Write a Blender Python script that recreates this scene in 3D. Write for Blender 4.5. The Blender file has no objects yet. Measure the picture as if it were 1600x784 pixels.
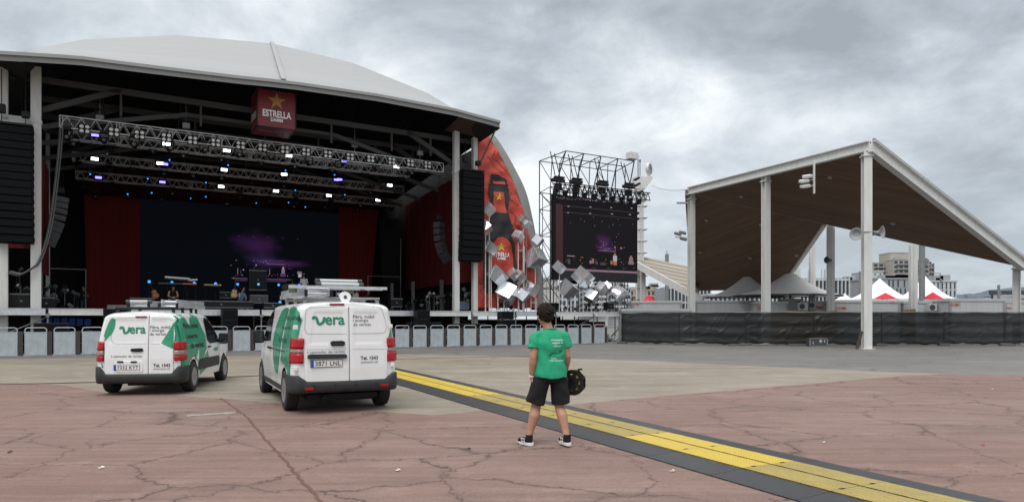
import bpy, bmesh, math, random
from mathutils import Vector, Matrix, Euler
from mathutils.bvhtree import BVHTree
from mathutils.geometry import delaunay_2d_cdt
random.seed(7)
PI = math.pi
# ---------------------------------------------------------------- camera, light, exposure
FPX = 1067.0; HZ = 498.0; EYE = 1.6
sc = bpy.context.scene
C = sc.collection
cam_d = bpy.data.cameras.new("Camera"); cam = bpy.data.objects.new("Camera", cam_d); C.objects.link(cam)
cam.location = (0, 0, EYE); cam.rotation_euler = (PI/2, 0, 0)
cam_d.sensor_width = 36; cam_d.lens = 36*FPX/1600; cam_d.shift_y = (HZ-392)/1600.0
cam_d.clip_start = 0.05; cam_d.clip_end = 20000
sc.camera = cam
SUN_EL = 58; SUN_AZ = 205          # azimuth clockwise from +Y; behind the camera
world = bpy.data.worlds.new("World"); sc.world = world; world.use_nodes = True
nt = world.node_tree; N = nt.nodes; L = nt.links
for n in list(N): N.remove(n)
def wn(t, **k):
    n = N.new(t)
    for a, b in k.items(): setattr(n, a, b)
    return n
def wmath(op, a, b=None, c=None, clamp=False):
    n = wn('ShaderNodeMath', operation=op); n.use_clamp = clamp
    for i, v in enumerate((a, b, c)):
        if v is None: continue
        if isinstance(v, (int, float)): n.inputs[i].default_value = v
        else: L.new(v, n.inputs[i])
    return n.outputs[0]
sky = wn('ShaderNodeTexSky', sky_type='NISHITA'); sky.sun_disc = False
sky.sun_elevation = math.radians(SUN_EL); sky.sun_rotation = math.radians(SUN_AZ); sky.dust_density = 3
tc = wn('ShaderNodeTexCoord'); sep = wn('ShaderNodeSeparateXYZ'); L.new(tc.outputs['Generated'], sep.inputs[0])
zc = wmath('MAXIMUM', sep.outputs[2], 0.0)
den = wmath('ADD', zc, 0.30)
cx_ = wmath('DIVIDE', sep.outputs[0], den); cy_ = wmath('DIVIDE', sep.outputs[1], den)
comb = wn('ShaderNodeCombineXYZ'); L.new(cx_, comb.inputs[0]); L.new(cy_, comb.inputs[1])
def cloud(scale, detail, dist, loc, sx=1, sy=1, rough=.55):
    mp = wn('ShaderNodeMapping'); L.new(comb.outputs[0], mp.inputs[0])
    mp.inputs['Location'].default_value = loc; mp.inputs['Scale'].default_value = (sx, sy, 1)
    mp.inputs['Rotation'].default_value = (0, 0, .5)
    no = wn('ShaderNodeTexNoise'); L.new(mp.outputs[0], no.inputs['Vector'])
    no.inputs['Scale'].default_value = scale; no.inputs['Detail'].default_value = detail
    no.inputs['Distortion'].default_value = dist; no.inputs['Roughness'].default_value = rough
    return no.outputs[0]
n1 = cloud(.80, 5, .3, (3.1, 1.7, 0), 1, 1.1, .5); n2 = cloud(3.2, 10, .25, (7.4, 2.2, 0), 1, 1.0, .62)
nn = wmath('ADD', wmath('MULTIPLY', n1, .63), wmath('MULTIPLY', n2, .37))
ramp = wn('ShaderNodeValToRGB'); L.new(nn, ramp.inputs[0])
cr = ramp.color_ramp
cr.elements[0].position = .385; cr.elements[0].color = (.30, .33, .365, 1)
cr.elements[1].position = .61; cr.elements[1].color = (.84, .87, .88, 1)
e = cr.elements.new(.45); e.color = (.41, .45, .495, 1)
e = cr.elements.new(.52); e.color = (.57, .615, .655, 1)
# toward the horizon the deck pales
hz = wn('ShaderNodeMapRange'); L.new(sep.outputs[2], hz.inputs[0])
hz.inputs[1].default_value = 0.0; hz.inputs[2].default_value = .30; hz.inputs[3].default_value = .50; hz.inputs[4].default_value = 0
mixh = wn('ShaderNodeMix', data_type='RGBA'); L.new(hz.outputs[0], mixh.inputs[0]); L.new(ramp.outputs[0], mixh.inputs[6])
mixh.inputs[7].default_value = (.56, .63, .68, 1)
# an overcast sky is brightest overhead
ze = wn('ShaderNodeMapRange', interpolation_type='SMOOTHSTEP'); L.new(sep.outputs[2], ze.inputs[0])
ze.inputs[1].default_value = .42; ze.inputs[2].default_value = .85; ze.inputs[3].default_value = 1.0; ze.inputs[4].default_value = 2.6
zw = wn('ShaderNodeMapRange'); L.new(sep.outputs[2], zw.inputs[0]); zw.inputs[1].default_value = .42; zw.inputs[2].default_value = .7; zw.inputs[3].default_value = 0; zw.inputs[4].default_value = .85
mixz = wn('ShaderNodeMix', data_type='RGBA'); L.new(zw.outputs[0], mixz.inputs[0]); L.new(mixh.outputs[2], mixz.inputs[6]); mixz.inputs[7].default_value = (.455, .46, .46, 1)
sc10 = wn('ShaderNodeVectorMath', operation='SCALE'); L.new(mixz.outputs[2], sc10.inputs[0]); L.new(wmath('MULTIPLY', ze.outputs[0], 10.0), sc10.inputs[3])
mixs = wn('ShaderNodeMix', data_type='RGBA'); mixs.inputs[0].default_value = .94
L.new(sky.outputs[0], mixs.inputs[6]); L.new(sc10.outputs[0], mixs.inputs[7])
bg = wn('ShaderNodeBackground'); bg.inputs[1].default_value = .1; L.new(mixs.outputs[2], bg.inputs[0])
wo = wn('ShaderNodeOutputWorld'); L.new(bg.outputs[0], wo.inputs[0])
sd = bpy.data.lights.new("Sun", 'SUN'); sd.energy = 1.5; sd.angle = math.radians(38); sd.color = (1, .97, .93)
sun = bpy.data.objects.new("Sun", sd); C.objects.link(sun)
az = math.radians(SUN_AZ); el = math.radians(SUN_EL)
sdir = Vector((math.sin(az)*math.cos(el), math.cos(az)*math.cos(el), math.sin(el)))
sun.rotation_euler = sdir.to_track_quat('Z', 'Y').to_euler()
sun.location = (0, 0, 60)
vs = sc.view_settings; vs.view_transform = 'Standard'; vs.look = 'None'; vs.gamma = 1; vs.exposure = 0.36; vs.use_curve_mapping = False
sc.cycles.max_bounces = 6; sc.cycles.diffuse_bounces = 3; sc.cycles.glossy_bounces = 3
sc.cycles.use_denoising = True; sc.cycles.caustics_reflective = False; sc.cycles.caustics_refractive = False

# ---------------------------------------------------------------- materials
MATS = {}
def mat(name, col, rough=.6, metal=0, var=.12, vscale=3.0, bump=0, bscale=40, emit=None, estr=0, alpha=1, spec=None, coat=0, streak=None):
    if name in MATS: return MATS[name]
    m = bpy.data.materials.new(name); m.use_nodes = True
    t = m.node_tree; b = t.nodes['Principled BSDF']; MATS[name] = m
    b.inputs['Roughness'].default_value = rough; b.inputs['Metallic'].default_value = metal
    c = (*col, 1)
    if coat: b.inputs['Coat Weight'].default_value = coat; b.inputs['Coat Roughness'].default_value = .08
    if spec is not None: b.inputs['Specular IOR Level'].default_value = spec
    if alpha < 1: b.inputs['Alpha'].default_value = alpha
    if emit: b.inputs['Emission Color'].default_value = (*emit, 1); b.inputs['Emission Strength'].default_value = estr
    co = t.nodes.new('ShaderNodeTexCoord')
    src = co.outputs['Object']
    if streak:
        mp = t.nodes.new('ShaderNodeMapping'); t.links.new(src, mp.inputs[0]); mp.inputs['Scale'].default_value = streak; src = mp.outputs[0]
    if var > 0:
        no = t.nodes.new('ShaderNodeTexNoise'); no.inputs['Scale'].default_value = vscale; no.inputs['Detail'].default_value = 6
        no.inputs['Roughness'].default_value = .65
        t.links.new(src, no.inputs['Vector'])
        mr = t.nodes.new('ShaderNodeMapRange'); t.links.new(no.outputs[0], mr.inputs[0])
        mr.inputs[1].default_value = .3; mr.inputs[2].default_value = .7; mr.inputs[3].default_value = 1-var; mr.inputs[4].default_value = 1+var
        mx = t.nodes.new('ShaderNodeVectorMath'); mx.operation = 'SCALE'; mx.inputs[0].default_value = col
        t.links.new(mr.outputs[0], mx.inputs[3]); t.links.new(mx.outputs[0], b.inputs['Base Color'])
        mr2 = t.nodes.new('ShaderNodeMapRange'); t.links.new(no.outputs[0], mr2.inputs[0])
        mr2.inputs[1].default_value = .3; mr2.inputs[2].default_value = .7
        mr2.inputs[3].default_value = max(0, rough-.08); mr2.inputs[4].default_value = min(1, rough+.08)
        t.links.new(mr2.outputs[0], b.inputs['Roughness'])
    else: b.inputs['Base Color'].default_value = c
    if bump:
        nb = t.nodes.new('ShaderNodeTexNoise'); nb.inputs['Scale'].default_value = bscale; nb.inputs['Detail'].default_value = 4
        t.links.new(src, nb.inputs['Vector'])
        bu = t.nodes.new('ShaderNodeBump'); bu.inputs['Strength'].default_value = bump; bu.inputs['Distance'].default_value = .02
        t.links.new(nb.outputs[0], bu.inputs['Height']); t.links.new(bu.outputs[0], b.inputs['Normal'])
    return m

def concrete(name, c1, c2, crack_c, crack_scale, crack_w, speck, stain=.35, cwarp=.9, lines=True):
    """Cracked, stained concrete slab."""
    m = bpy.data.materials.new(name); m.use_nodes = True; t = m.node_tree; b = t.nodes['Principled BSDF']
    def nd(ty, **k):
        n = t.nodes.new(ty)
        for a, v in k.items(): setattr(n, a, v)
        return n
    co = nd('ShaderNodeTexCoord'); P = co.outputs['Object']
    def noise(scale, detail=6, rough=.6, vec=P, dist=0):
        n = nd('ShaderNodeTexNoise'); n.inputs['Scale'].default_value = scale; n.inputs['Detail'].default_value = detail
        n.inputs['Roughness'].default_value = rough; n.inputs['Distortion'].default_value = dist; t.links.new(vec, n.inputs['Vector']); return n
    def mrange(x, a, b_, c, d):
        n = nd('ShaderNodeMapRange'); t.links.new(x, n.inputs[0])
        for i, v in enumerate((a, b_, c, d)): n.inputs[i+1].default_value = v
        return n.outputs[0]
    def mixc(f, a, b_, mode='MIX'):
        n = nd('ShaderNodeMix', data_type='RGBA', blend_type=mode)
        if isinstance(f, float): n.inputs[0].default_value = f
        else: t.links.new(f, n.inputs[0])
        for i, v in ((6, a), (7, b_)):
            if isinstance(v, tuple): n.inputs[i].default_value = (*v, 1)
            else: t.links.new(v, n.inputs[i])
        return n.outputs[2]
    big = noise(.22, 5, .6); mid = noise(1.3, 7, .7); fine = noise(38, 5, .75); grit = noise(160, 3, .8)
    base = mixc(mrange(big.outputs[0], .35, .65, 0, 1), c1, c2)
    # worn stains, long directional smears
    mp = nd('ShaderNodeMapping'); t.links.new(P, mp.inputs[0]); mp.inputs['Scale'].default_value = (.25, 1.6, 1); mp.inputs['Rotation'].default_value = (0, 0, -.35)
    sm = noise(.9, 7, .7, mp.outputs[0], .6)
    base = mixc(mrange(sm.outputs[0], .46, .72, 0, stain), base, tuple(v*.45 for v in c1), 'MIX')
    mp3 = nd('ShaderNodeMapping'); t.links.new(P, mp3.inputs[0]); mp3.inputs['Scale'].default_value = (.35, 7, 1); mp3.inputs['Rotation'].default_value = (0, 0, .12)
    st3 = noise(.8, 8, .75, mp3.outputs[0], .3); base = mixc(mrange(st3.outputs[0], .45, .70, 0, .5), base, tuple(v*.58 for v in c1)); base = mixc(mrange(st3.outputs[0], .50, .30, 0, .30), base, tuple(min(1, v*1.35) for v in c2))
    base = mixc(mrange(mid.outputs[0], .52, .75, 0, .4), base, tuple(min(1, v*1.5+.02) for v in c2))
    # fine grain and pale/dark flecks
    base = mixc(mrange(fine.outputs[0], .38, .62, .0, .40), base, tuple(v*.5 for v in c1))
    base = mixc(mrange(grit.outputs[0], .62, .72, 0, speck), base, (.5, .46, .42))
    hgt = fine.outputs[0]
    if crack_w > 0:
        wn_ = noise(.7, 5, .65); vs_ = nd('ShaderNodeVectorMath', operation='SUBTRACT'); t.links.new(wn_.outputs[1], vs_.inputs[0]); vs_.inputs[1].default_value = (.5, .5, .5)
        v2 = nd('ShaderNodeVectorMath', operation='SCALE'); t.links.new(vs_.outputs[0], v2.inputs[0]); v2.inputs[3].default_value = cwarp*2.2
        wf = noise(6, 4, .7); v3 = nd('ShaderNodeVectorMath', operation='SCALE'); t.links.new(wf.outputs[1], v3.inputs[0]); v3.inputs[3].default_value = .22
        ad = nd('ShaderNodeVectorMath', operation='ADD'); t.links.new(P, ad.inputs[0]); t.links.new(v2.outputs[0], ad.inputs[1])
        ad2 = nd('ShaderNodeVectorMath', operation='ADD'); t.links.new(ad.outputs[0], ad2.inputs[0]); t.links.new(v3.outputs[0], ad2.inputs[1])
        flat = nd('ShaderNodeVectorMath', operation='MULTIPLY'); t.links.new(ad2.outputs[0], flat.inputs[0]); flat.inputs[1].default_value = (1, 1, 0)
        tot = None
        for k, (s_, w_, lo) in enumerate(((crack_scale, crack_w, .40), (crack_scale*2.3, crack_w*.7, .57))):
            vo = nd('ShaderNodeTexVoronoi', feature='DISTANCE_TO_EDGE'); vo.inputs['Scale'].default_value = s_; t.links.new(flat.outputs[0], vo.inputs['Vector'])
            ma = noise(.45+.3*k, 3, .5)
            # the crack's width comes and goes
            wv = mrange(ma.outputs[0], lo-.06, lo+.14, 0.0, w_*s_)
            df = nd('ShaderNodeMath', operation='LESS_THAN')
            dv = nd('ShaderNodeMath', operation='DIVIDE'); t.links.new(vo.outputs[0], dv.inputs[0])
            mxw = nd('ShaderNodeMath', operation='MAXIMUM'); t.links.new(wv, mxw.inputs[0]); mxw.inputs[1].default_value = w_*s_*(.55 if k == 0 else .25)
            t.links.new(mxw.outputs[0], dv.inputs[1])
            f = mrange(dv.outputs[0], .35, 1.0, .8 if k == 0 else .45, 0)
            if tot is None: tot = f
            else:
                mm = nd('ShaderNodeMath', operation='MAXIMUM'); t.links.new(tot, mm.inputs[0]); t.links.new(f, mm.inputs[1]); tot = mm.outputs[0]
            # soft dirty halo beside the main cracks
            if k == 0:
                base = mixc(mrange(dv.outputs[0], .6, 5.0, .22, 0), base, crack_c)
        base = mixc(tot, base, crack_c)
    t.links.new(base, b.inputs['Base Color'])
    t.links.new(mrange(mid.outputs[0], .3, .7, .62, .85), b.inputs['Roughness']); b.inputs['Specular IOR Level'].default_value = .35
    bu = nd('ShaderNodeBump'); bu.inputs['Strength'].default_value = .35; bu.inputs['Distance'].default_value = .008
    t.links.new(hgt, bu.inputs['Height']); t.links.new(bu.outputs[0], b.inputs['Normal'])
    return m

def checker_plate(name, col, wear=None, wearamt=.0, rough=.45):
    m = bpy.data.materials.new(name); m.use_nodes = True; t = m.node_tree; b = t.nodes['Principled BSDF']
    co = t.nodes.new('ShaderNodeTexCoord')
    vo = t.nodes.new('ShaderNodeTexVoronoi'); vo.inputs['Scale'].default_value = 24; vo.inputs['Randomness'].default_value = .15
    t.links.new(co.outputs['Object'], vo.inputs['Vector'])
    mr = t.nodes.new('ShaderNodeMapRange'); t.links.new(vo.outputs['Distance'], mr.inputs[0])
    mr.inputs[1].default_value = .18; mr.inputs[2].default_value = .42; mr.inputs[3].default_value = 1; mr.inputs[4].default_value = 0
    no = t.nodes.new('ShaderNodeTexNoise'); no.inputs['Scale'].default_value = 2.2; no.inputs['Detail'].default_value = 8; no.inputs['Roughness'].default_value = .75
    t.links.new(co.outputs['Object'], no.inputs['Vector'])
    mx = t.nodes.new('ShaderNodeMix'); mx.data_type = 'RGBA'
    mw = t.nodes.new('ShaderNodeMapRange'); t.links.new(no.outputs[0], mw.inputs[0])
    mw.inputs[1].default_value = .35; mw.inputs[2].default_value = .7; mw.inputs[3].default_value = wearamt*.5; mw.inputs[4].default_value = min(1, wearamt*1.3)
    t.links.new(mw.outputs[0], mx.inputs[0]); mx.inputs[6].default_value = (*col, 1); mx.inputs[7].default_value = (*(wear or col), 1)
    m3 = t.nodes.new('ShaderNodeMix'); m3.data_type = 'RGBA'; m3.blend_type = 'MULTIPLY'; m3.inputs[0].default_value = 1
    t.links.new(mx.outputs[2], m3.inputs[6])
    sh = t.nodes.new('ShaderNodeMapRange'); t.links.new(mr.outputs[0], sh.inputs[0]); sh.inputs[3].default_value = 1.0; sh.inputs[4].default_value = 1.35 if wearamt < .3 else .7
    t.links.new(sh.outputs[0], m3.inputs[7]); t.links.new(m3.outputs[2], b.inputs['Base Color'])
    b.inputs['Roughness'].default_value = rough
    bu = t.nodes.new('ShaderNodeBump'); bu.inputs['Strength'].default_value = .8; bu.inputs['Distance'].default_value = .006
    t.links.new(mr.outputs[0], bu.inputs['Height']); t.links.new(bu.outputs[0], b.inputs['Normal'])
    return m

def banded(name, c1, c2, axis_scale, width, rough=.6, metal=0, noisec=.2, rot=(0, 0, 0), bump=.5):
    """Boards, seams or ribs: regular dark joints across one object axis (the x axis after rotation)."""
    m = bpy.data.materials.new(name); m.use_nodes = True; t = m.node_tree; b = t.nodes['Principled BSDF']
    co = t.nodes.new('ShaderNodeTexCoord'); mp = t.nodes.new('ShaderNodeMapping'); t.links.new(co.outputs['Object'], mp.inputs[0]); mp.inputs['Rotation'].default_value = rot
    se = t.nodes.new('ShaderNodeSeparateXYZ'); t.links.new(mp.outputs[0], se.inputs[0])
    mu = t.nodes.new('ShaderNodeMath'); mu.operation = 'MULTIPLY'; t.links.new(se.outputs[0], mu.inputs[0]); mu.inputs[1].default_value = axis_scale
    fr = t.nodes.new('ShaderNodeMath'); fr.operation = 'FRACT'; t.links.new(mu.outputs[0], fr.inputs[0])
    fl = t.nodes.new('ShaderNodeMath'); fl.operation = 'FLOOR'; t.links.new(mu.outputs[0], fl.inputs[0])
    lt = t.nodes.new('ShaderNodeMath'); lt.operation = 'LESS_THAN'; t.links.new(fr.outputs[0], lt.inputs[0]); lt.inputs[1].default_value = width
    wnz = t.nodes.new('ShaderNodeTexWhiteNoise'); wnz.noise_dimensions = '1D'; t.links.new(fl.outputs[0], wnz.inputs['W'])
    mp2 = t.nodes.new('ShaderNodeMapping'); t.links.new(mp.outputs[0], mp2.inputs[0]); mp2.inputs['Scale'].default_value = (3, .6, .6)
    no = t.nodes.new('ShaderNodeTexNoise'); no.inputs['Scale'].default_value = 1.5; no.inputs['Detail'].default_value = 7; t.links.new(mp2.outputs[0], no.inputs['Vector'])
    ad = t.nodes.new('ShaderNodeMath'); ad.operation = 'ADD'; t.links.new(wnz.outputs[0], ad.inputs[0]); t.links.new(no.outputs[0], ad.inputs[1])
    mr = t.nodes.new('ShaderNodeMapRange'); t.links.new(ad.outputs[0], mr.inputs[0]); mr.inputs[1].default_value = .4; mr.inputs[2].default_value = 1.6
    mr.inputs[3].default_value = 1-noisec; mr.inputs[4].default_value = 1+noisec
    sc_ = t.nodes.new('ShaderNodeVectorMath'); sc_.operation = 'SCALE'; sc_.inputs[0].default_value = c1; t.links.new(mr.outputs[0], sc_.inputs[3])
    mx = t.nodes.new('ShaderNodeMix'); mx.data_type = 'RGBA'; t.links.new(lt.outputs[0], mx.inputs[0]); t.links.new(sc_.outputs[0], mx.inputs[6]); mx.inputs[7].default_value = (*c2, 1)
    t.links.new(mx.outputs[2], b.inputs['Base Color']); b.inputs['Roughness'].default_value = rough; b.inputs['Metallic'].default_value = metal
    iv = t.nodes.new('ShaderNodeMath'); iv.operation = 'SUBTRACT'; iv.inputs[0].default_value = 1; t.links.new(lt.outputs[0], iv.inputs[1])
    bu = t.nodes.new('ShaderNodeBump'); bu.inputs['Strength'].default_value = bump; bu.inputs['Distance'].default_value = .02
    t.links.new(iv.outputs[0], bu.inputs['Height']); t.links.new(bu.outputs[0], b.inputs['Normal'])
    return m

M_white_steel = mat('white painted steel', (.60, .60, .58), .5, 0, .10, 2.0, streak=(3, 3, .5))
M_grey_steel = mat('grey steel', (.22, .22, .22), .5, .3, .15)
M_alu = mat('aluminium', (.62, .63, .65), .38, .75, .15, 6)
M_truss = mat('truss aluminium', (.60, .60, .62), .4, .3, .15, 6)
M_galv = mat('galvanised sheet', (.40, .44, .465), .55, .12, .16, 5, streak=(1, 1, .5))
M_black = mat('black fabric', (.004, .004, .005), .9, 0, .2, 2)
M_blackp = mat('black plastic', (.009, .009, .010), .6, 0, .2, 8, spec=.3)
M_rubber = mat('tyre rubber', (.018, .018, .018), .8, 0, .2, 10, .2, 60)
M_darkgrey = mat('dark grey paint', (.05, .052, .056), .6, 0, .15, 4)
M_wood = mat('weathered wood', (.055, .040, .032), .8, 0, .3, 6, .4, 30)
M_red = mat('dark red drape', (.13, .005, .007), .85, 0, .12, 1.5)
M_redin = mat('stage red curtain', (.12, .002, .004), .9, 0, .12, 1.2, streak=(3, 3, .2))
M_redbanner = mat('orange red banner', (.56, .070, .045), .6, 0, .15, 1.2, .3, 3)
M_bannerblack = mat('banner black print', (.022, .022, .024), .6, 0, .15, 2)
M_yellow = mat('yellow print', (.75, .50, .05), .6)
M_gold = mat('gold print', (.42, .22, .04), .6)
M_whiteprint = mat('white print', (.8, .8, .8), .6, 0, .03)
M_lens_w = mat('lit lamp white', (.8, .8, .9), .4, 0, 0, emit=(.85, .9, 1), estr=6)
M_lens_b = mat('lit lamp violet', (.2, .2, .8), .4, 0, 0, emit=(.12, .10, 1), estr=5)
M_lens_c = mat('lit lamp blue', (.02, .1, .3), .4, 0, 0, emit=(.04, .28, .85), estr=1.5)
M_glass = mat('dark glass', (.012, .014, .016), .06, 0, 0, spec=.8)
M_paint = mat('white van paint', (.76, .765, .77), .32, 0, .04, 1.5, coat=.6)
M_green = mat('green vinyl', (.018, .27, .14), .38, 0, .08, 2, coat=.4)
M_green2 = mat('light green vinyl', (.07, .33, .20), .38, 0, .08, 2, coat=.4)
M_greentext = mat('green lettering', (.01, .22, .12), .4, 0, 0)
M_ink = mat('dark lettering', (.015, .02, .03), .5, 0, 0)
M_bumper = mat('grey bumper plastic', (.022, .023, .025), .6, 0, .25, 5, .1, 80)
M_tail = mat('tail light red', (.36, .004, .010), .3, 0, .1, 8, coat=.25, spec=.3)
M_tailc = mat('tail light clear', (.34, .20, .19), .2, .2, .1, 8, coat=.4)
M_hub = mat('silver wheel rim', (.32, .33, .34), .35, .6, .15, 8)
M_plate = mat('number plate white', (.72, .72, .70), .4, 0, .03)
M_blue = mat('plate blue band', (.01, .08, .42), .4, 0, 0)
M_skin = mat('skin', (.40, .21, .14), .55, 0, .10, 12)
M_hair = mat('dark brown hair', (.016, .010, .007), .75, 0, .3, 40, .9, 60, spec=.2)
M_shirt = mat('green t-shirt cloth', (.012, .30, .155), .85, 0, .10, 5, .5, 9)
M_shorts = mat('black shorts cloth', (.005, .005, .006), .9, 0, .2, 6, .5, 8)
M_orange = mat('violin brown wood', (.30, .11, .03), .4)
M_tan = mat('pale wood', (.50, .33, .16), .5)
M_mirror = mat('mirror panel', (.84, .85, .88), .17, .80, 0)
M_tentgrey = mat('grey tent canvas', (.46, .45, .44), .8, 0, .08, 1.5)
M_tentwhite = mat('white tent canvas', (.80, .80, .82), .7, 0, .03)
M_tentred = mat('red tent canvas', (.55, .012, .03), .7, 0, .05)
M_cont = mat('grey cabin wall', (.42, .43, .43), .5, 0, .06, 2)
M_contf = mat('grey cabin frame', (.26, .265, .265), .5, 0, .06, 2)
M_redtxt = mat('red lettering', (.5, .09, .06), .5, 0, 0)
M_concf = mat('building concrete', (.37, .345, .31), .85, 0, .12, .2)
M_bwhite = mat('building white panel', (.50, .52, .53), .7, 0, .08, .2)
M_bgrey = mat('building grey panel', (.30, .31, .32), .7, 0, .08, .2)
M_bwin = mat('building window glass', (.045, .06, .075), .2, 0, .3, .3)
M_tarp = mat('blue tarpaulin', (.03, .12, .45), .6)
M_chrome = mat('chrome', (.7, .7, .72), .15, .95, 0)
M_denim = mat('grey jeans', (.16, .18, .20), .9)
M_bluecloth = mat('pale blue cloth', (.16, .32, .62), .9)
M_whitecloth = mat('white cloth', (.62, .62, .68), .9)
M_foam = mat('white shoe sole', (.75, .75, .74), .6)
M_beigeb = mat('beige building wall', (.42, .33, .26), .85, 0, .1, .2)

# ---------------------------------------------------------------- mesh helper
class MB:
    def __init__(s): s.v = []; s.f = []; s.mi = []; s.sm = []
    def add(s, vs, fs, mi=0, sm=False):
        o = len(s.v); s.v += [tuple(p) for p in vs]
        for f in fs: s.f.append(tuple(i+o for i in f)); s.mi.append(mi); s.sm.append(sm)
        return s
    def box(s, c, d, R=None, mi=0, bev=0):
        hx, hy, hz_ = d[0]/2, d[1]/2, d[2]/2
        if bev <= 0:
            vs = [Vector((x*hx, y*hy, z*hz_)) for z in (-1, 1) for y in (-1, 1) for x in (-1, 1)]
            fs = [(0, 2, 3, 1), (4, 5, 7, 6), (0, 1, 5, 4), (2, 6, 7, 3), (0, 4, 6, 2), (1, 3, 7, 5)]
        else:
            bm = bmesh.new(); bmesh.ops.create_cube(bm, size=1)
            for v in bm.verts: v.co = Vector((v.co.x*d[0], v.co.y*d[1], v.co.z*d[2]))
            bmesh.ops.bevel(bm, geom=list(bm.edges), offset=bev, segments=2, profile=.6, affect='EDGES')
            bm.verts.index_update(); vs = [v.co.copy() for v in bm.verts]; fs = [tuple(v.index for v in f.verts) for f in bm.faces]; bm.free()
        if R is not None: vs = [R @ v for v in vs]
        return s.add([v+Vector(c) for v in vs], fs, mi)
    def box2(s, a, b, mi=0, bev=0):
        return s.box([(a[i]+b[i])/2 for i in range(3)], [abs(b[i]-a[i]) for i in range(3)], None, mi, bev)
    def tube(s, p, q, r, n=8, r2=None, mi=0, cap=True, sm=True):
        p = Vector(p); q = Vector(q); d = q-p
        if d.length < 1e-6: return s
        r2 = r if r2 is None else r2
        z = d.normalized(); x = z.orthogonal().normalized(); y = z.cross(x)
        vs = []
        for c, rr in ((p, r), (q, r2)):
            for i in range(n):
                a = 2*PI*(i+.5)/n; vs.append(c+(x*math.cos(a)+y*math.sin(a))*rr)
        fs = [(i, (i+1) % n, n+(i+1) % n, n+i) for i in range(n)]
        s.add(vs, fs, mi, sm and n > 4)
        if cap: s.add(vs, [tuple(reversed(range(n))), tuple(range(n, 2*n))], mi)
        return s
    def bar(s, p, q, w, h=None, mi=0):
        """square bar from p to q, h measured as near to upright as the bar allows"""
        p = Vector(p); q = Vector(q); z = (q-p).normalized(); h = h or w
        up = Vector((0, 0, 1)) if abs(z.z) < .95 else Vector((0, 1, 0))
        x = z.cross(up).normalized(); y = x.cross(z).normalized()
        vs = [c+x*sx*w/2+y*sy*h/2 for c in (p, q) for sx, sy in ((-1, -1), (1, -1), (1, 1), (-1, 1))]
        return s.add(vs, [(0, 1, 5, 4), (1, 2, 6, 5), (2, 3, 7, 6), (3, 0, 4, 7), (3, 2, 1, 0), (4, 5, 6, 7)], mi)
    def path(s, pts, r, n=6, mi=0):
        for a, b in zip(pts, pts[1:]): s.tube(a, b, r, n, mi=mi)
        return s
    def loft(s, rings, closed=True, cap=True, mi=0, sm=True):
        n = len(rings[0]); vs = [p for r in rings for p in r]; fs = []
        for i in range(len(rings)-1):
            for j in range(n if closed else n-1):
                k = (j+1) % n; fs.append((i*n+j, i*n+k, (i+1)*n+k, (i+1)*n+j))
        o = len(s.v); s.add(vs, fs, mi, sm)
        if cap and closed: s.add(vs, [tuple(reversed(range(n))), tuple((len(rings)-1)*n+j for j in range(n))], mi)
        return s
    def lathe(s, prof, c, axis='z', n=24, mi=0, sm=True):
        rings = []
        for r, h in prof:
            ring = []
            for i in range(n):
                a = 2*PI*i/n; x, y = r*math.cos(a), r*math.sin(a)
                ring.append(Vector(c)+(Vector((x, y, h)) if axis == 'z' else Vector((x, h, y)) if axis == 'y' else Vector((h, x, y))))
            rings.append(ring)
        return s.loft(rings, True, True, mi, sm)
    def prism(s, poly, z0, z1, T=None, mi=0):
        """poly in (x,y) extruded z0..z1, T maps a Vector"""
        n = len(poly); vs = [Vector((p[0], p[1], z)) for z in (z0, z1) for p in poly]
        if T: vs = [T(v) for v in vs]
        fs = [(i, (i+1) % n, n+(i+1) % n, n+i) for i in range(n)]+[tuple(reversed(range(n))), tuple(range(n, 2*n))]
        return s.add(vs, fs, mi)
    def ell(s, c, r, n=12, m=8, R=None, mi=0):
        rings = []
        for i in range(m+1):
            th = PI*i/m; th = min(max(th, .02), PI-.02); ring = []
            for j in range(n):
                a = 2*PI*j/n; v = Vector((r[0]*math.sin(th)*math.cos(a), r[1]*math.sin(th)*math.sin(a), -r[2]*math.cos(th)))
                if R is not None: v = R @ v
                ring.append(v+Vector(c))
            rings.append(ring)
        return s.loft(rings, True, True, mi)
    def build(s, name, m, parent=None, kind=None):
        me = bpy.data.meshes.new(name); me.from_pydata(s.v, [], s.f)
        for x in (m if isinstance(m, (list, tuple)) else [m]): me.materials.append(x)
        me.polygons.foreach_set('material_index', s.mi); me.polygons.foreach_set('use_smooth', s.sm)
        me.update()
        bm = bmesh.new(); bm.from_mesh(me); bmesh.ops.recalc_face_normals(bm, faces=bm.faces); bm.to_mesh(me); bm.free()
        o = bpy.data.objects.new(name, me); C.objects.link(o)
        if parent: o.parent = parent
        if kind: o['kind'] = kind
        return o
def tag(o, label=None, cat=None, group=None, kind=None):
    if label: o['label'] = label
    if cat: o['category'] = cat
    if group: o['group'] = group
    if kind: o['kind'] = kind
    return o
def thing(name, label, cat, loc=(0, 0, 0), rz=0, group=None):
    o = bpy.data.objects.new(name, None); C.objects.link(o); o.location = loc; o.rotation_euler = (0, 0, rz); o.empty_display_size = .2
    return tag(o, label, cat, group)
def kids(o): return [c for c in bpy.data.objects if c.parent == o]
def copy_tree(o, parent=None):
    c = o.copy(); C.objects.link(c); c.parent = parent
    for k in kids(o): copy_tree(k, c)
    return c
def dup(o, loc, rz, label, group=None):
    c = copy_tree(o); c.location = loc; c.rotation_euler = (0, 0, rz); c['label'] = label
    if group: c['group'] = group
    return c
def evaluated(o):
    dg = bpy.context.evaluated_depsgraph_get(); dg.update()
    me = bpy.data.meshes.new_from_object(o.evaluated_get(dg)); return me
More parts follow.
